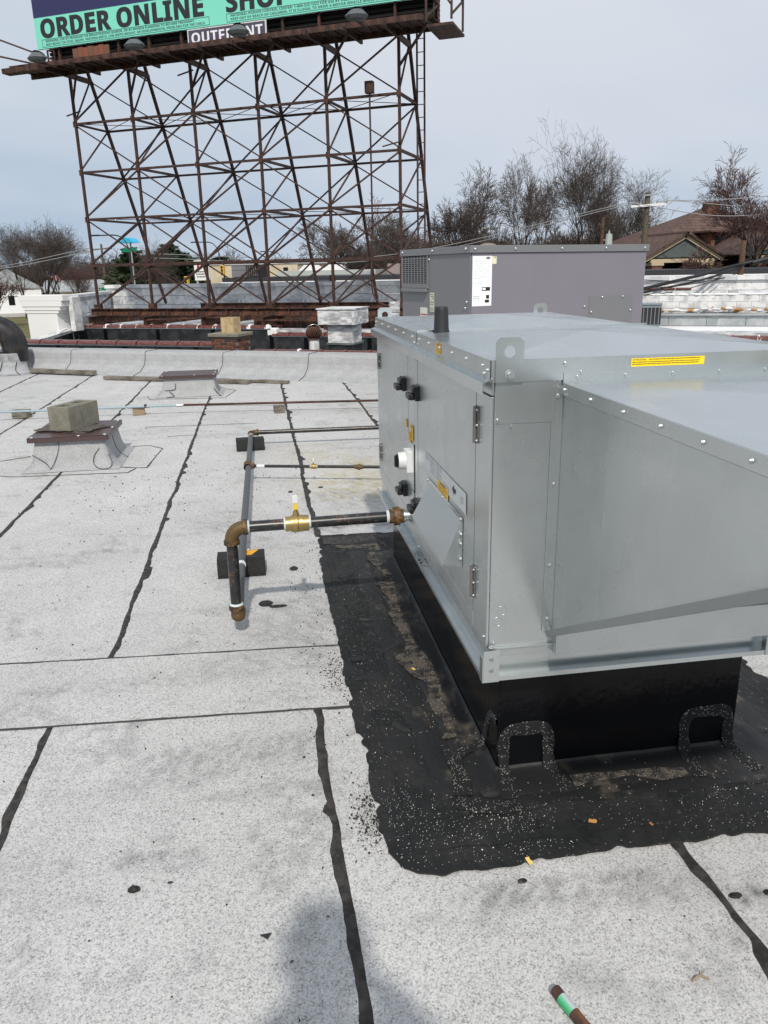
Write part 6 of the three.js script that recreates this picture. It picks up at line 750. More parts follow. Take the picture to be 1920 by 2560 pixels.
function fitH(g) { g.crown.computeBoundingBox(); g.h = g.crown.boundingBox.max.y; g.w = Math.max(g.crown.boundingBox.max.x, -g.crown.boundingBox.min.x, g.crown.boundingBox.max.z); return g; }
const tA = fitH(growTree(TREE({ seed: 12, trunk: 5, rad: 0.36, levels: 6, kids: [5, 5, 5, 4, 4, 3], wig: 0.16, lift: 0.08, spread: [0.26, 0.4, 0.5, 0.55, 0.6], ratio: [1.0, 0.6, 0.6, 0.62, 0.64], fork: 0.4, minR: 0.011 })));
const tB = fitH(growTree(TREE({ seed: 31, trunk: 4, rad: 0.36, levels: 6, kids: [6, 5, 5, 4, 4, 3], wig: 0.17, lift: 0.05, spread: [0.4, 0.46, 0.52, 0.58, 0.62], ratio: [1.05, 0.6, 0.6, 0.62, 0.64], fork: 0.45, minR: 0.011 })));
const tC = fitH(growTree(TREE({ seed: 47, trunk: 3.0, rad: 0.2, levels: 5, kids: [9, 6, 5, 4, 3], wig: 0.14, lift: 0.3, spread: [0.36, 0.4, 0.46, 0.5], ratio: [1.15, 0.6, 0.6, 0.6], fork: 0.12, minR: 0.013 })));
const tD = fitH(growTree(TREE({ seed: 83, trunk: 3.4, rad: 0.16, levels: 4, kids: [7, 6, 5, 5], wig: 0.16, lift: 0.2, spread: [0.45, 0.5, 0.55, 0.6], ratio: [1.0, 0.66, 0.62, 0.6], fork: 0.25, minR: 0.034 })));
const tall = (g, H) => H / g.h;
const RISE = -1.4;
{ const g = new THREE.PlaneGeometry(120, 90, 60, 40); g.rotateX(-Math.PI / 2); const p = g.attributes.position; for (let i = 0; i < p.count; i++) { const x = p.getX(i) + 58, z = p.getZ(i) - 74; p.setXYZ(i, x, GY - 0.3 + (RISE - GY + 0.3) * sstep(-1, 10, x) * sstep(-31, -37, z) * sstep(-118, -104, z) * sstep(117, 105, x) + 0.1 * (fbm(x * 0.2, z * 0.2, 1200, 3) - 0.5), z); } g.computeVertexNormals(); structure('terrain_rise', buv(g), M.grass); }
const put = (label, g, x, z, topY, w, ry, m1 = M.bark, m2 = M.twig, group) => { const base = x > 5 && z > -100 && z < -36 ? RISE - 0.1 : GY, s = tall(g, topY - base), sx = w / g.w; placeTree(label, 'tree', x, z, base, g, [sx, s, sx], ry, m1, m2, group); };
// forest-grown trees: a clear bole to the fork, limbs fanning out above it
const fan = (label, x, z, forkY, topY, hw, seed, n, m1 = M.bark, m2 = M.twig) => { const base = RISE - 0.1, T = forkY - base, cH = topY - forkY, s0 = Math.atan2(hw * 0.95, cH * 0.62); const g = fitH(growTree(TREE({ seed, trunk: T, rad: 0.26 + 0.024 * cH, levels: 6, kids: [n, 5, 4, 4, 3, 3], wig: 0.10, lift: 0.10, spread: [s0 * 0.85, 0.5, 0.55, 0.58, 0.6], ratio: [0.62 * cH / T, 0.55, 0.6, 0.62, 0.66], fork: 0.72, minR: 0.0155 }))); g.crown.computeBoundingBox(); const bb = g.crown.boundingBox, w = (bb.max.x - bb.min.x) / 2, sx = hw / w, sy = (topY - base) / g.h; placeTree(label, 'tree', x - (bb.max.x + bb.min.x) / 2 * sx, z, base, g, [sx, sy, sx], 0, m1, m2); };
fan('round-crowned bare tree behind left end of the mauve unit', 14.5, -55, 3.0, 8.4, 3.0, 5, 9);
fan('mid-height bare tree with curving limbs left of the tallest tree', 19.7, -58, 3.6, 10, 2.6, 9, 6);
fan('tallest bare tree rising behind the mauve unit', 24.9, -60, 3.6, 13.0, 4.1, 17, 10);
fan('slender bare tree close behind the tallest tree', 22.4, -62, 3.6, 9.0, 2.0, 23, 5, M.barkGrey, M.twig);
fan('bare tree with pale twigs behind the power pole', 31.2, -66, 2.6, 9.4, 3.9, 31, 9, M.barkGrey, M.twigGrey);
fan('bare tree between tallest tree and the power pole', 28.0, -63, 2.6, 8.0, 2.6, 37, 7, M.barkGrey, M.twig);
fan('reddish budding tree towering beside the brick house', 29.4, -44.4, 2.4, 8.2, 4.0, 41, 10, M.bark, M.twigRed);
fan('reddish multi-stemmed shrub tree in front of the brick house', 22.6, -38, 0.2, 2.5, 1.8, 53, 6, M.bark, M.twigRed);
fan('bare tree with fine twigs seen through right end of the tower', 10.4, -64, 2.4, 7.2, 3.0, 61, 7, M.bark, M.twigGrey);
fan('bare tree with fine twigs behind centre of the tower', 6.2, -70, 2.2, 6.2, 3.0, 67, 7, M.bark, M.twigGrey);
put('small bare tree in front of the cream building', tB, -8.7, -72, 5.0, 2.4, 1.0, M.bark, M.twig);
put('large dark bare tree on the lawn beyond the street end', tB, -28.2, -114, 9.6, 7.5, 0.7);
put('second dark bare tree close by the lawn tree', tA, -35, -128, 9.6, 6.0, 3.9);
put('third dark bare tree right of the lawn tree', tB, -31.5, -135, 8.6, 5.5, 4.9);
put('reddish low tree in front of the beige house', tC, -30.5, -146, 5.0, 5.0, 2.0, M.bark, M.twigRed);
put('bare bush tree left of the lawn tree', tD, -33, -108, 3.8, 6.0, 2.9, M.bark, M.twigRed);
{ // far woods, one mass nobody could count
  const mk = (name, label, g, mat, list) => { const gg = mergeGeometries([g.trunk, g.crown]); const im = new THREE.InstancedMesh(gg, mat, list.length), m = new THREE.Matrix4(), q = new THREE.Quaternion(); list.forEach(([x, z, top, w, a], i) => { q.setFromAxisAngle(V(0, 1, 0), a); const by = x > 5 && z > -100 ? RISE - 0.2 : GY; m.compose(V(x, by, z), q, V(w / g.w, (top - by) / g.h, w / g.w)); im.setMatrixAt(i, m); }); im.name = numbered(name); scene.add(im); tag(im, label, 'woods', null, 'stuff'); };
  const r = rng(71), R1 = [], R2 = []; for (let k = 0; k < 190; k++) { const z = -70 - r() * 26; R1.push([-z * (0.12 + r() * 0.6), z, 3.6 + r() * 2.7, 2.4 + r() * 1.4, r() * 6]); } for (let k = 0; k < 110; k++) { const z = -168 - r() * 60; R2.push([-z * (-0.45 + r() * 0.55), z, 3.5 + r() * 4, 5 + r() * 4, r() * 6]); }
  mk('far_woodland', 'brown bare woodland massed behind the mauve unit', tD, M.twig, R1); mk('far_woodland', 'brown bare tree belt far beyond the street', tD, M.twig, R2);
}
// ---------------------------------------------------------------- pines beyond the tower
function pineGeo(seed, h, w) { // boughs in loose whorls, each a drooping spray of needle clumps
  const r = rng(seed), pos = [], idx = []; const boughs = 130; for (let b = 0; b < boughs; b++) { const f = Math.pow((b + r()) / boughs, 0.9), y0 = h * (0.08 + 0.9 * f), L = w * Math.pow(1 - f, 0.62) * (0.62 + 0.55 * r()) + 0.25, a = b * 2.4 + r(), el = 0.15 + 0.5 * f - 0.2 * r(); for (let k = 0; k < 46; k++) { const u = Math.pow(r(), 0.6), q = u * L, sp = 0.18 * L * (1.1 - u * 0.5), c = V(Math.cos(a) * q + (r() - 0.5) * sp * 2, y0 + Math.sin(el) * q - 0.10 * q * u + (r() - 0.5) * sp, Math.sin(a) * q + (r() - 0.5) * sp * 2), s = 0.11 + r() * 0.15; const d1 = V(Math.cos(a) + r() - 0.5, r() - 0.3, Math.sin(a) + r() - 0.5).normalize().multiplyScalar(s * 1.5), d2 = V(r() - 0.5, r() - 0.5, r() - 0.5).normalize().multiplyScalar(s * 0.7); const B = pos.length / 3; pos.push(c.x - d1.x, c.y - d1.y, c.z - d1.z, c.x + d2.x, c.y + d2.y, c.z + d2.z, c.x + d1.x, c.y + d1.y, c.z + d1.z, c.x - d2.x, c.y - d2.y, c.z - d2.z); idx.push(B, B + 1, B + 2, B, B + 2, B + 3); } } const g = new THREE.BufferGeometry(); g.setAttribute('position', new THREE.Float32BufferAttribute(pos, 3)); g.setIndex(idx); g.computeVertexNormals(); return g; }
[[-47.8, 62, 2.7, 3.9, 'pine left of the street lamp'], [-45.4, 60, 4.2, 3.8, 'tall pine right behind the blue street sign'], [-42.9, 63, 4.5, 4.0, 'tallest pine in the dark pine row beyond the tower'], [-40.2, 61, 3.6, 3.6, 'bushy pine between tallest pine and the white pylon sign'], [-37.4, 64, 3.2, 3.3, 'last pine of the row beside the white pylon sign']].forEach(([s, t, top, w, lb], k) => { const p = P(s, t, GY), T = thing('pine_tree', 'dark green ' + lb, 'pine', [p.x, GY, p.z], k, 'pines beyond the tower'); const H = top - GY; part(T, 'trunk', cyl(V(0, 0, 0), V(0, H * 0.95, 0), 0.2, 0.04, 8), M.bark); part(T, 'crown', pineGeo(90 + k, H, w), S({ color: k % 2 ? lin(0.035, 0.055, 0.022) : lin(0.045, 0.062, 0.026), roughness: 0.9, side: THREE.DoubleSide })); });
// ---------------------------------------------------------------- street and far buildings
structure('road', flat([[-300, -262], [60, -262], [60, -182], [-300, -182]], GY + 0.02, 1), M.asphalt); structure('pavement', flat([[-300, -178], [60, -178], [60, -140], [-26, -134], [-300, -136]], GY + 0.03, 1), M.paving);
{
  const win = (par, g) => part(par, 'window', g, M.glassDark);
  let b = thing('cream_building', 'long cream flat-roofed building beyond the tower', 'building'); part(b, 'wall', pbx(-36.3, -26.7, 60, 72, GY, 2.30), M.cream); part(b, 'roof_edge', pbx(-36.4, -26.6, 59.9, 72.1, 2.301, 2.42), M.whiteClean); win(b, pbx(-28.2, -27.7, 59.96, 59.999, 1.2, 1.95)); win(b, pbx(-34.5, -33.2, 59.96, 59.999, -3, 0.2));
  b = thing('white_low_building', 'low white building with gabled roof bumps beyond the tower', 'building'); part(b, 'wall', pbx(-22.9, -14.5, 48, 58, GY, 1.60), M.paleGrey); part(b, 'dark_base', pbx(-22.95, -14.4, 47.9, 47.999, 0.4, 1.02), M.lampBlack); [-20.6, -18.6].forEach(s => part(b, 'roof_gable', extr([[-0.5, 0], [0.5, 0], [0, 0.42]], 3).applyMatrix4(PM.clone().setPosition(P(s, 51.2, 1.601))), M.whiteClean)); part(b, 'door_panel', pbx(-15.6, -14.9, 47.95, 47.999, 0.9, 1.45), M.greyWall); 
  b = thing('black_roof_hall', 'long flat building with black roof edge behind the silver parapet', 'building'); part(b, 'wall', pbx(-17.3, 14, 30.1, 44, GY, 1.02), M.whitePaint); part(b, 'roof_edge', pbx(-17.4, 14.1, 30, 44, 1.021, 1.26), M.lampBlack); part(b, 'white_trim', pbx(-17.4, 14.1, 29.9, 29.999, 0.9, 1.02), M.whiteClean);
  [[-18.0, -17.05, 'light grey half'], [-17.04, -16.15, 'dark grey half']].forEach(([a, c, lb], k) => { const u = thing('grey_roof_unit', k ? 'dark charcoal roof unit on the long flat building' : 'plain grey roof unit on the long flat building', 'rooftop unit'); part(u, 'casing', pbx(a + 0.4, c + 0.4, 31.5, 32.4, 1.27, 1.92, 0.02), k ? M.lampBlack : M.panelGrey); part(u, 'lid', pbx(a + 0.38, c + 0.42, 31.48, 32.42, 1.921, 1.96), M.trim); part(u, 'base', pbx(a + 0.45, c + 0.35, 31.6, 32.3, 1.02, 1.269), M.lampBlack); if (k) for (let q = 0; q < 6; q++) part(u, 'guard_bar', pbx(a + 0.5 + q * 0.13, a + 0.53 + q * 0.13, 31.46, 31.499, 1.32, 1.88), M.trim); else part(u, 'panel_joint', pbx(a + 0.4, c + 0.4, 31.492, 31.499, 1.66, 1.672), M.lampBlack); });
  b = thing('mauve_building', 'plain mauve wall building at right end of the tower', 'building'); part(b, 'wall', pbx(-12.5, -6, 45, 55, GY, 1.95), M.mauve); part(b, 'door', pbx(-11.1, -10.6, 44.95, 44.999, 0.3, 1.8), M.dark);
  b = thing('white_house', 'white gabled house half hidden by the dark lawn trees', 'house', [-44, GY, -152], 0.35); part(b, 'wall', bx(-5, 5, 0, 4.2, -4, 4), M.whiteClean); part(b, 'roof', extr([[-5.4, 4.2], [5.4, 4.2], [0, 7.4]], 8.6).translate(0, 0, -4.3), M.greyWall); [-3, 0, 3].forEach(x => part(b, 'window', bx(x - 0.5, x + 0.5, 1.4, 3, 4.0, 4.04), M.glassDark));
  b = thing('beige_house', 'low beige house behind the reddish tree', 'house', [-33, GY, -155], 0.1); part(b, 'wall', bx(-5, 5, 0, 3.4, -4, 4), M.cream); part(b, 'roof', extr([[-4.6, 3.4], [4.6, 3.4], [0, 5.4]], 10.6).rotateY(Math.PI / 2).translate(-5.3, 0, 0), M.greyWall); [-2.5, 1.5].forEach(x => part(b, 'window', bx(x - 0.6, x + 0.6, 1.2, 2.6, 4.0, 4.04), M.glassDark));
}
{ // signs, lamps, poles
  const SP = (s, t) => P(s, t, GY);
  let p = thing('pylon_sign', 'white pylon sign with red emblem beyond the tower', 'sign'); part(p, 'panel', pbx(-31.8, -30.35, 50, 50.25, 0.95, 2.6, 0.03), M.whiteClean); const t = canvasTex(128, 146, (g, w, h) => { g.fillStyle = '#f0eeec'; g.fillRect(0, 0, w, h); g.fillStyle = '#c0252d'; g.fillRect(18, 10, 92, 12); g.beginPath(); g.moveTo(30, 22); g.lineTo(52, 22); g.lineTo(40, 62); g.lineTo(22, 62); g.fill(); g.fillRect(84, 22, 20, 14); g.fillStyle = '#2c2c30'; [[76, 20, 90], [94, 14, 100], [114, 20, 96]].forEach(([y, x, l]) => { for (let q = x; q < x + l; q += 13) g.fillRect(q, y, 9, 11); }); }); const pg = new THREE.PlaneGeometry(1.4, 1.6); pg.applyMatrix4(PM.clone().setPosition(P(-31.075, 49.99, 1.775))); part(p, 'print', pg, S({ map: t, roughness: 0.6 })); part(p, 'pole', mg([cyl(P(-31.6, 50.1, GY), P(-31.6, 50.1, 1), 0.1, 0.1, 8), cyl(P(-30.55, 50.1, GY), P(-30.55, 50.1, 1), 0.1, 0.1, 8)]), M.greyWall);
  const lamp = (lb, s, t, y, out, armW) => { const l = thing('street_lamp', lb, 'street lamp', [0, 0, 0], 0, 'street lamps beyond the tower'); part(l, 'pole', cyl(P(s, t, GY), P(s - 0.1, t, y - 1.1), 0.11, 0.075, 8), M.lampBlack); part(l, 'arm', tube([P(s - 0.1, t, y - 1.1), P(s - 0.35, t, y - 0.55), P(s - 0.9, t, y - 0.12), P(s - out, t, y)], 0.05, 20, 6), M.lampBlack); part(l, 'lamp_head', pbx(s - out - 0.85, s - out + 0.05, t - 0.12, t + 0.12, y - 0.06, y + 0.06, 0.04), M.lampBlack); return l; };
  const l1 = lamp('tall black curved-arm street lamp with green street sign', -34.45, 45, 4.66, 2.9); part(l1, 'street_name_sign', pbx(-35.1, -33.75, 44.9, 44.94, 3.3, 3.62), M.signGreen); 
  lamp('black curved-arm street lamp above the tallest pine', -36.2, 62, 4.6, 2.4); lamp('distant street lamp above the pylon sign', -38.0, 80, 4.0, 2.2);
  const bs = thing('blue_canopy', 'bright blue peaked canopy top above the pines', 'canopy'); part(bs, 'canopy_top', extr([[-0.85, 0], [0.85, 0], [0.35, 0.42], [-0.2, 0.5]], 1.2).applyMatrix4(PM.clone().setPosition(P(-43.5, 58, 4.55))), S({ color: lin(0.03, 0.42, 0.68), roughness: 0.5 })); part(bs, 'canopy_post', cyl(P(-43.5, 57.5, GY), P(-43.5, 57.5, 4.55), 0.08, 0.08, 6), M.greyWall);
  const hs = thing('green_road_sign', 'green highway sign with blue shield behind the side parapet', 'sign'); part(hs, 'board', pbx(-33.8, -32.3, 40, 40.06, -0.35, 0.74, 0.02), S({ color: lin(0.6, 0.7, 0.62), roughness: 0.5 })); part(hs, 'face', pbx(-33.75, -32.35, 39.985, 39.999, -0.3, 0.69), M.signGreen); part(hs, 'shield', pbx(-33.2, -32.85, 39.975, 39.984, 0.2, 0.58), S({ color: lin(0.12, 0.18, 0.55), roughness: 0.5 })); part(hs, 'post', cyl(P(-33.05, 40.1, GY), P(-33.05, 40.1, 0), 0.06, 0.06, 6), M.greyWall);
  [[-26.9, 41, 0.55, 'yellow traffic signal seen low through the tower'], [-27.9, 48, 1.35, 'yellow traffic signal right of the pylon sign']].forEach(([s, t, y, lb]) => { const g = thing('traffic_signal', lb, 'traffic signal'); part(g, 'housing', pbx(s - 0.16, s + 0.16, t, t + 0.25, y, y + 0.8, 0.03), S({ color: lin(0.75, 0.42, 0.03), roughness: 0.5 })); [0.65, 0.4, 0.15].forEach(q => part(g, 'lens', cyl(P(s, t, y + q), P(s, t - 0.05, y + q), 0.09, 0.1, 12), M.lampBlack)); part(g, 'post', cyl(P(s, t + 0.3, GY), P(s, t + 0.3, y + 0.9), 0.07, 0.07, 8), M.lampBlack); });
  const up = thing('power_pole', 'distant bare power pole left of the pines', 'power pole'); part(up, 'pole', cyl(P(-56.9, 70, GY), P(-56.8, 70, 5.1), 0.16, 0.12, 8), M.poleWood); part(up, 'crossarm', pbx(-58.3, -55.3, 69.9, 70, 4.5, 4.6), M.poleWood); part(up, 'insulator', mg([-58.2, -55.4].map(s => cyl(P(s, 69.95, 4.6), P(s, 69.95, 4.85), 0.06, 0.05, 6))), M.greyWall);
  [0, 1].forEach(k => solo('power_line', k ? 'lower pale power line crossing left of the tower' : 'upper pale power line crossing left of the tower', 'power line', tube([P(-90, 76, 3.2 - k * 0.3), P(-75, 72, 2.9 - k * 0.3), P(-58.2 + k * 2.8, 70, 4.75)], 0.045, 20, 5), M.wire));
  const fl = thing('flag_pole', 'flag on thin pole in front of the white house', 'flag', [-35.3, GY, -145]); part(fl, 'pole', cyl(V(0, 0, 0), V(0, 7.2, 0), 0.07, 0.05, 6), M.greyWall); const fg = new THREE.PlaneGeometry(1.9, 1.0, 12, 4), fp = fg.attributes.position; for (let i = 0; i < fp.count; i++) { fp.setZ(i, 0.15 * Math.sin(fp.getX(i) * 3)); fp.setY(i, fp.getY(i) - 0.5 * (fp.getX(i) + 0.95)); } fg.computeVertexNormals(); fg.translate(1.0, 6.5, 0); part(fl, 'flag', fg, S({ side: THREE.DoubleSide, roughness: 0.9, map: canvasTex(128, 70, (g, w, h) => { for (let k = 0; k < 13; k++) { g.fillStyle = k % 2 ? '#eee' : '#b22234'; g.fillRect(0, k * h / 13, w, h / 13 + 1); } g.fillStyle = '#3c3b6e'; g.fillRect(0, 0, w * 0.42, h * 0.54); }) }));
  // white car on the far lot
  const cp = P(-28.6, 56, GY), car = thing('parked_car', 'white car on the far lot beside the cream building', 'car', [cp.x, -0.35, cp.z], 0.3); part(car, 'body', mg([new RoundedBoxGeometry(4.4, 0.7, 1.8, 3, 0.2).translate(0, 0.65, 0), new RoundedBoxGeometry(2.4, 0.62, 1.6, 3, 0.25).translate(-0.1, 1.2, 0)]), M.whiteClean); part(car, 'window', mg([bx(-1.1, 0.9, 1.05, 1.4, 0.79, 0.815), bx(-1.1, 0.9, 1.05, 1.4, -0.815, -0.79)]), M.glassDark); [[-1.4, 0.8], [1.4, 0.8], [-1.4, -0.8], [1.4, -0.8]].forEach(([x, z]) => part(car, 'wheel', cyl(V(x, 0.33, z - 0.1), V(x, 0.33, z + 0.1), 0.33, 0.33, 16), M.lampBlack));
  const lot = structure('parking_deck', pbx(-31, -24, 54, 59, GY, -0.36), M.asphalt);
  // right hand power pole with crossarm and lines
  const rp = thing('power_pole', 'tall green-grey power pole with white crossarm behind the mauve unit', 'power pole', [22.6, 0, -45]); part(rp, 'pole', cyl(V(0, GY, 0), V(0, 5.5, 0), 0.20, 0.15, 10), M.poleWood); part(rp, 'crossarm', mg([bar(V(-1.1, 4.72, 0.2), V(1.15, 4.86, 0.2), 0.13, 0.12)]), M.whiteClean); part(rp, 'crossarm', bar(V(-0.35, 5.32, 0.2), V(0.55, 5.36, 0.2), 0.08, 0.08), M.greyWall, 'small grey upper crossarm'); part(rp, 'insulator', mg([-1.05, -0.5, 0.5, 1.1].map(x => cyl(V(x, 4.82 + x * 0.06, 0.2), V(x, 5.02 + x * 0.06, 0.2), 0.05, 0.035, 8))), M.greyWall);
  const rp2 = thing('power_pole', 'thin pole with grey transformer can left of the crossarm pole', 'power pole', [21.2, 0, -47]); part(rp2, 'pole', cyl(V(-0.35, GY, 0), V(-0.35, 4.3, 0), 0.13, 0.1, 8), M.poleBrown); part(rp2, 'transformer_can', mg([cyl(V(0.05, 2.6, 0.1), V(0.05, 3.35, 0.1), 0.22, 0.2, 14), cyl(V(0.05, 3.35, 0.1), V(0.05, 3.55, 0.1), 0.06, 0.04, 8), bar(V(-0.35, 3, 0.05), V(0.05, 3, 0.05), 0.05, 0.05)]), M.paleGrey);
  const wires = [[V(-8, 3.0, -62), V(8, 2.4, -54), V(21.5, 4.95, -45)], [V(-8, 2.7, -62), V(8, 2.15, -54), V(22.1, 4.97, -45)], [V(21.5, 4.93, -44.8), V(27, 4.05, -43), V(44, 6.6, -40)], [V(23.7, 5.05, -44.8), V(31, 4.5, -43), V(48, 7.0, -40)], [V(23.1, 5.0, -44.8), V(29, 5.1, -43), V(48, 8.0, -40)]]; wires.forEach((w, k) => solo('power_line', ['upper pale power line leading left from the crossarm', 'lower pale power line leading left from the crossarm', 'lowest power line leading right from the crossarm', 'middle power line leading right from the crossarm', 'top power line leading right from the crossarm'][k], 'power line', tube(w, 0.022, 40, 5), M.wire));
  const bp = thing('telephone_pole', 'brown wooden pole with black cable bracket in front of the brick house', 'telephone pole', [16.74, 0, -26]); part(bp, 'pole', cyl(V(0.02, GY, 0), V(0, 2.25, 0), 0.17, 0.085, 12), M.poleBrown); part(bp, 'bracket', mg([bx(-0.02, 0.4, 1.75, 1.9, -0.05, 0.05), bx(0.05, 0.3, 1.5, 1.65, -0.05, 0.05), bx(0.1, 0.34, 1.95, 2.05, -0.05, 0.05)]), M.cable);
  const cb = solo('cable_bundle', 'thick black cable bundle sagging past the brick porch to the brown pole', 'cable', mg([tube([V(9.4, 0.42, -22.4), V(12.5, 0.85, -24), V(14.8, 1.15, -25.2), V(16.6, 1.45, -25.9), V(17.1, 1.55, -25.8), V(18.2, 1.40, -25.6), V(20, 1.32, -25)], 0.055, 60, 7), tube([V(9.4, 0.34, -22.4), V(12.5, 0.72, -24), V(14.9, 1.0, -25.2), V(16.7, 1.36, -25.9)], 0.035, 50, 6), tube([V(17, 1.5, -25.8), V(17.6, 1.62, -25.7), V(18.4, 1.44, -25.6), V(20, 1.4, -25)], 0.075, 30, 8)]), M.cable);
  for (let k = 0; k < 3; k++) solo('service_wire', ['upper thin black service wire by the brick porch', 'middle thin black service wire by the brick porch', 'lower thin black service wire by the brick porch'][k], 'wire', tube([V(9.5, 1.25 - k * 0.28, -22.5), V(13, 1.0 - k * 0.18, -24), V(16.7, 1.05 + k * 0.06, -26)], 0.014, 30, 4), M.cable);
}
{ // brick bungalow with two porch gables
  const b = thing('brick_house', 'brown brick bungalow with green shingled porch gables', 'house'); const G0 = GY;
  part(b, 'wall', bx(25.2, 41, G0, 2.0, -62, -50.2), M.hbrick);
  const roofG = (x0, x1, z0, z1, y, ax0, ax1, az, ay) => { const q = { a: V(x0, y, z1), b2: V(x1, y, z1), c: V(x1, y, z0), d: V(x0, y, z0), e: V(ax0, ay, az), f: V(ax1, ay, az) }, pos = []; const tri = (...v) => v.forEach(p => pos.push(p.x, p.y, p.z)); tri(q.a, q.b2, q.f); tri(q.a, q.f, q.e); tri(q.b2, q.c, q.f); tri(q.c, q.d, q.e); tri(q.c, q.e, q.f); tri(q.d, q.a, q.e); const g = new THREE.BufferGeometry(); g.setAttribute('position', new THREE.Float32BufferAttribute(pos, 3)); g.computeVertexNormals(); const uv = []; for (let i = 0; i < pos.length; i += 3) uv.push(pos[i], pos[i + 1] * 1.4 + pos[i + 2]); g.setAttribute('uv', new THREE.Float32BufferAttribute(uv, 2)); return g; };
  const rf = part(b, 'roof', roofG(24.3, 41.8, -63, -49.2, 1.95, 32.4, 33.6, -56, 5.35), S({ map: shingleTex, roughness: 0.9, side: THREE.DoubleSide })); part(rf, 'chimney', bx(32.3, 33.2, 4.6, 5.75, -55.8, -55, 0.02), M.hbrick); part(rf, 'ridge_cap', cyl(V(32.4, 5.36, -56), V(33.6, 5.36, -56), 0.08, 0.08, 6), M.brown);
  const dm = part(b, 'dormer', mg([bx(30.2, 34.2, 2.2, 3.5, -52.6, -50.6)]), M.hbrick); part(dm, 'dormer_roof', bx(29.8, 34.6, 3.5, 3.62, -53.5, -50.1), M.shingles); [30.9, 32.2, 33.5].forEach(x => part(dm, 'window', bx(x - 0.45, x + 0.45, 2.45, 3.35, -50.6, -50.56), M.glassDark)); part(dm, 'sill', bx(30.1, 34.3, 2.3, 2.4, -50.62, -50.5), M.trimCream);
  const porch = (cx, hw, z, ye, ya, zb) => { const p = part(b, 'porch_gable', extr([[-hw + 0.5, ye + 0.05], [hw - 0.5, ye + 0.05], [0, ya - 0.18]], 0.1).translate(cx, 0, z - 0.2), M.hgreen); const L = Math.hypot(hw, ya - ye), an = Math.atan2(ya - ye, hw); [-1, 1].forEach(sg => { part(p, 'rake_board', buv(new THREE.BoxGeometry(L + 0.1, 0.22, 0.12)).rotateZ(-sg * an).translate(cx + sg * hw / 2, (ye + ya) / 2 - 0.08, z), M.trimCream); part(p, 'roof_slope', buv(new THREE.BoxGeometry(L + 0.25, 0.1, zb)).rotateZ(-sg * an).translate(cx + sg * hw / 2, (ye + ya) / 2 + 0.09, z - zb / 2 + 0.25), M.shingles); });
    part(p, 'beam', bx(cx - hw + 0.4, cx + hw - 0.4, ye - 0.24, ye - 0.02, z - 0.35, z - 0.05), M.trimCream); [-hw + 0.85, hw - 0.85].forEach(o => { const pr = part(b, 'porch_pier', bx(cx + o - 0.34, cx + o + 0.34, G0, ye - 0.40, z - 0.75, z - 0.07), M.hbrick); part(pr, 'stone_cap', bx(cx + o - 0.40, cx + o + 0.40, ye - 0.399, ye - 0.245, z - 0.81, z - 0.01), M.trimCream); part(pr, 'stone_inset', bx(cx + o - 0.1, cx + o + 0.1, ye - 0.9, ye - 0.7, z - 0.07, z - 0.05), M.capConc); });
    const rw = part(b, 'porch_wall', bx(cx - hw + 1.2, cx + hw - 1.2, G0, 0.06, z - 0.6, z - 0.2), M.hbrick); part(rw, 'stone_coping', bx(cx - hw + 1.1, cx + hw - 1.1, 0.061, 0.17, z - 0.68, z - 0.12), M.capConc); part(b, 'painted_porch_shade', bx(cx - hw + 0.6, cx + hw - 0.6, G0, ye - 0.25, z - 3.6, z - 3.4), M.dark); part(b, 'porch_ceiling', bx(cx - hw + 0.5, cx + hw - 0.5, ye - 0.06, ye + 0.02, z - 3.6, z - 0.36), M.brown); };  // near-black sheet across the porch back paints its inner shade as colour
  porch(25.75, 2.5, -46, 1.85, 3.2, 6); porch(32.4, 2.9, -45, 1.95, 3.55, 7);
}
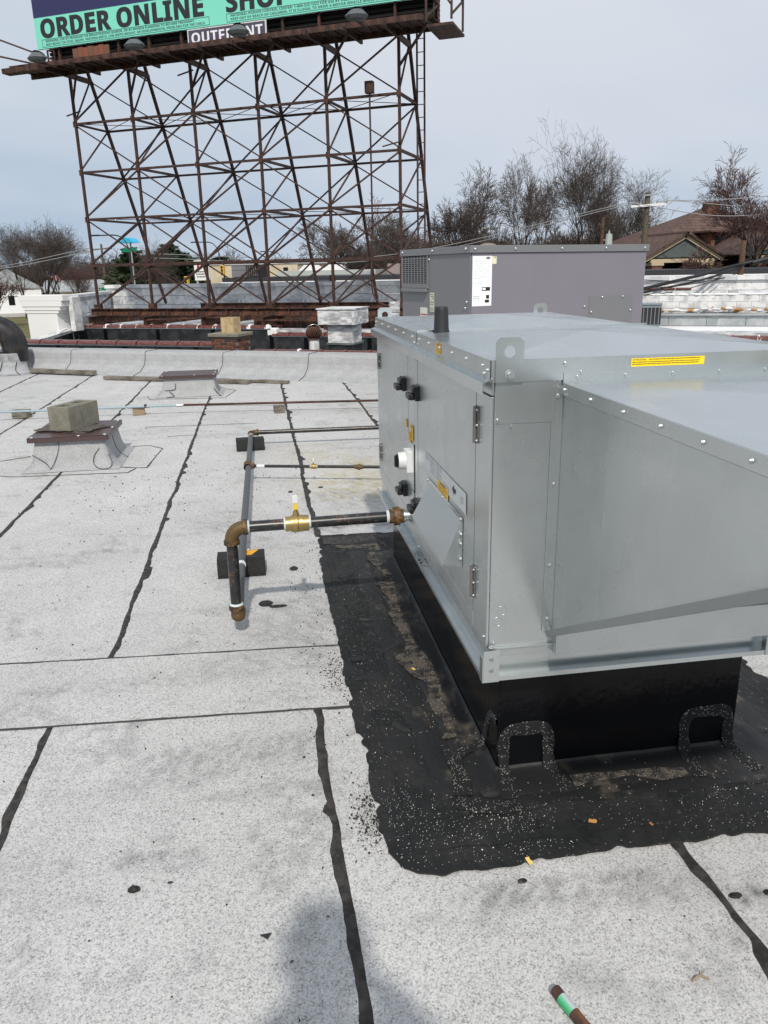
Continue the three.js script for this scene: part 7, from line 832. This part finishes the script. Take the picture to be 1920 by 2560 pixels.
// ---------------------------------------------------------------- the photographer, whose shadow falls into the picture
{
  const SK = [], cap = (a, b, r1, r2, c) => SK.push([V(...a), V(...b), r1, r2, c]); const ox = -0.065, oz = 0.30;
  const skin = [0.42, 0.27, 0.20], coat = [0.035, 0.04, 0.05], jean = [0.03, 0.045, 0.085], shoe = [0.05, 0.035, 0.025], hair = [0.03, 0.02, 0.015];
  [-1, 1].forEach(s => { cap([s * 0.10, 0.06, 0.02], [s * 0.10, 0.05, -0.15], 0.045, 0.035, shoe); cap([s * 0.10, 0.09, 0.02], [s * 0.10, 0.48, 0], 0.05, 0.062, jean); cap([s * 0.10, 0.48, 0], [s * 0.095, 0.92, 0.02], 0.065, 0.09, jean); cap([s * 0.19, 1.46, 0.02], [s * 0.27, 1.22, -0.03], 0.062, 0.05, coat); cap([s * 0.27, 1.22, -0.03], [s * 0.13 + 0.04, 1.36, -0.17], 0.047, 0.036, coat); cap([s * 0.13 + 0.04, 1.36, -0.17], [s * 0.085 + 0.05, 1.395, -0.2], 0.034, 0.03, skin);
    for (let f = 0; f < 4; f++) cap([s * 0.08 + 0.05, 1.385 + f * 0.02, -0.205], [s * 0.035 + 0.055, 1.39 + f * 0.02, -0.222], 0.011, 0.009, skin); cap([s * 0.08 + 0.05, 1.40, -0.19], [s * 0.05 + 0.055, 1.425, -0.18], 0.012, 0.01, skin); });
  cap([0, 0.95, 0.02], [0, 1.15, 0.02], 0.145, 0.14, coat); cap([-0.05, 1.35, 0.02], [0.05, 1.35, 0.02], 0.15, 0.15, coat); cap([0, 1.1, 0.02], [0, 1.36, 0.02], 0.145, 0.15, coat); cap([-0.15, 1.46, 0.02], [0.15, 1.46, 0.02], 0.075, 0.075, coat); cap([0, 1.5, 0.02], [0, 1.62, 0.0], 0.058, 0.055, skin); cap([0, 1.70, -0.02], [0, 1.74, 0.005], 0.085, 0.097, skin); cap([0, 1.64, -0.045], [0, 1.67, -0.05], 0.05, 0.06, skin); cap([0, 1.685, -0.105], [0, 1.665, -0.122], 0.013, 0.016, skin); cap([0, 1.755, 0.02], [0, 1.70, 0.045], 0.094, 0.085, hair); [-1, 1].forEach(s => cap([s * 0.088, 1.69, 0.01], [s * 0.09, 1.665, 0.005], 0.016, 0.012, skin));
  const N = 112, mc = new MarchingCubes(N, M.dark, false, false, 200000), half = 0.95, cy = 0.93; mc.isolation = 0; const F = mc.field; F.fill(-1); const pt = V(0, 0, 0), ab = V(0, 0, 0), ap = V(0, 0, 0);
  const dist = (x, y, z) => { let d = 1e9, best = null, bd = 1e9; pt.set(x, y, z); for (const [a, b, r1, r2, c] of SK) { ab.copy(b).sub(a); ap.copy(pt).sub(a); const t = Math.min(1, Math.max(0, ap.dot(ab) / ab.lengthSq())); const q = ap.addScaledVector(ab, -t).length() - (r1 + (r2 - r1) * t); if (q < bd) { bd = q; best = c; } const k = Math.min(r1, 0.03), h = Math.max(0, Math.min(1, 0.5 + 0.5 * (d - q) / k)); d = d + (q - d) * h - k * h * (1 - h); } return [d, best]; };
  for (let k = 0; k < N; k++) for (let j = 0; j < N; j++) for (let i = 0; i < N; i++) { const x = ((i - N / 2) / (N / 2)) * half, y = ((j - N / 2) / (N / 2)) * half + cy, z = ((k - N / 2) / (N / 2)) * half; if (Math.abs(x) > 0.4 || z < -0.3 || z > 0.25) continue; F[k * N * N + j * N + i] = -dist(x, y, z)[0]; }
  mc.update(); const n = mc.count !== undefined ? mc.count : mc.geometry.drawRange.count, pos = mc.positionArray.slice(0, n * 3), nor = mc.normalArray.slice(0, n * 3), col = new Float32Array(n * 3);
  for (let i = 0; i < n; i++) { pos[3 * i] *= half; pos[3 * i + 1] = pos[3 * i + 1] * half + cy; pos[3 * i + 2] *= half; const c = dist(pos[3 * i], pos[3 * i + 1], pos[3 * i + 2])[1]; col.set(c, 3 * i); }
  const g = new THREE.BufferGeometry(); g.setAttribute('position', new THREE.BufferAttribute(pos, 3)); g.setAttribute('normal', new THREE.BufferAttribute(nor, 3)); g.setAttribute('color', new THREE.BufferAttribute(col, 3));
  const per = thing('person', 'person in dark coat and jeans standing behind the camera holding a phone', 'person', [ox, 0.0, oz]); const body = part(per, 'body', g, S({ vertexColors: true, roughness: 0.85 }));
  g.computeBoundingBox(); per.position.y = 0.004 - g.boundingBox.min.y;
  [-1, 1].forEach(s => part(per, 'eye', new THREE.SphereGeometry(0.012, 12, 8).translate(s * 0.034, 1.705, -0.098), M.whitePlastic));
  const ph = solo('mobile_phone', 'black mobile phone held up in both hands', 'phone', new RoundedBoxGeometry(0.075, 0.15, 0.008, 2, 0.004), M.blackPlastic); ph.position.set(-0.012, 1.445 + per.position.y, 0.082); ph.rotation.set(-0.3, -0.15, 0);
}
// ---------------------------------------------------------------- finish
scene.traverse(o => { if (o.isMesh) { o.castShadow = true; o.receiveShadow = true; } });
renderer.render(scene, camera);
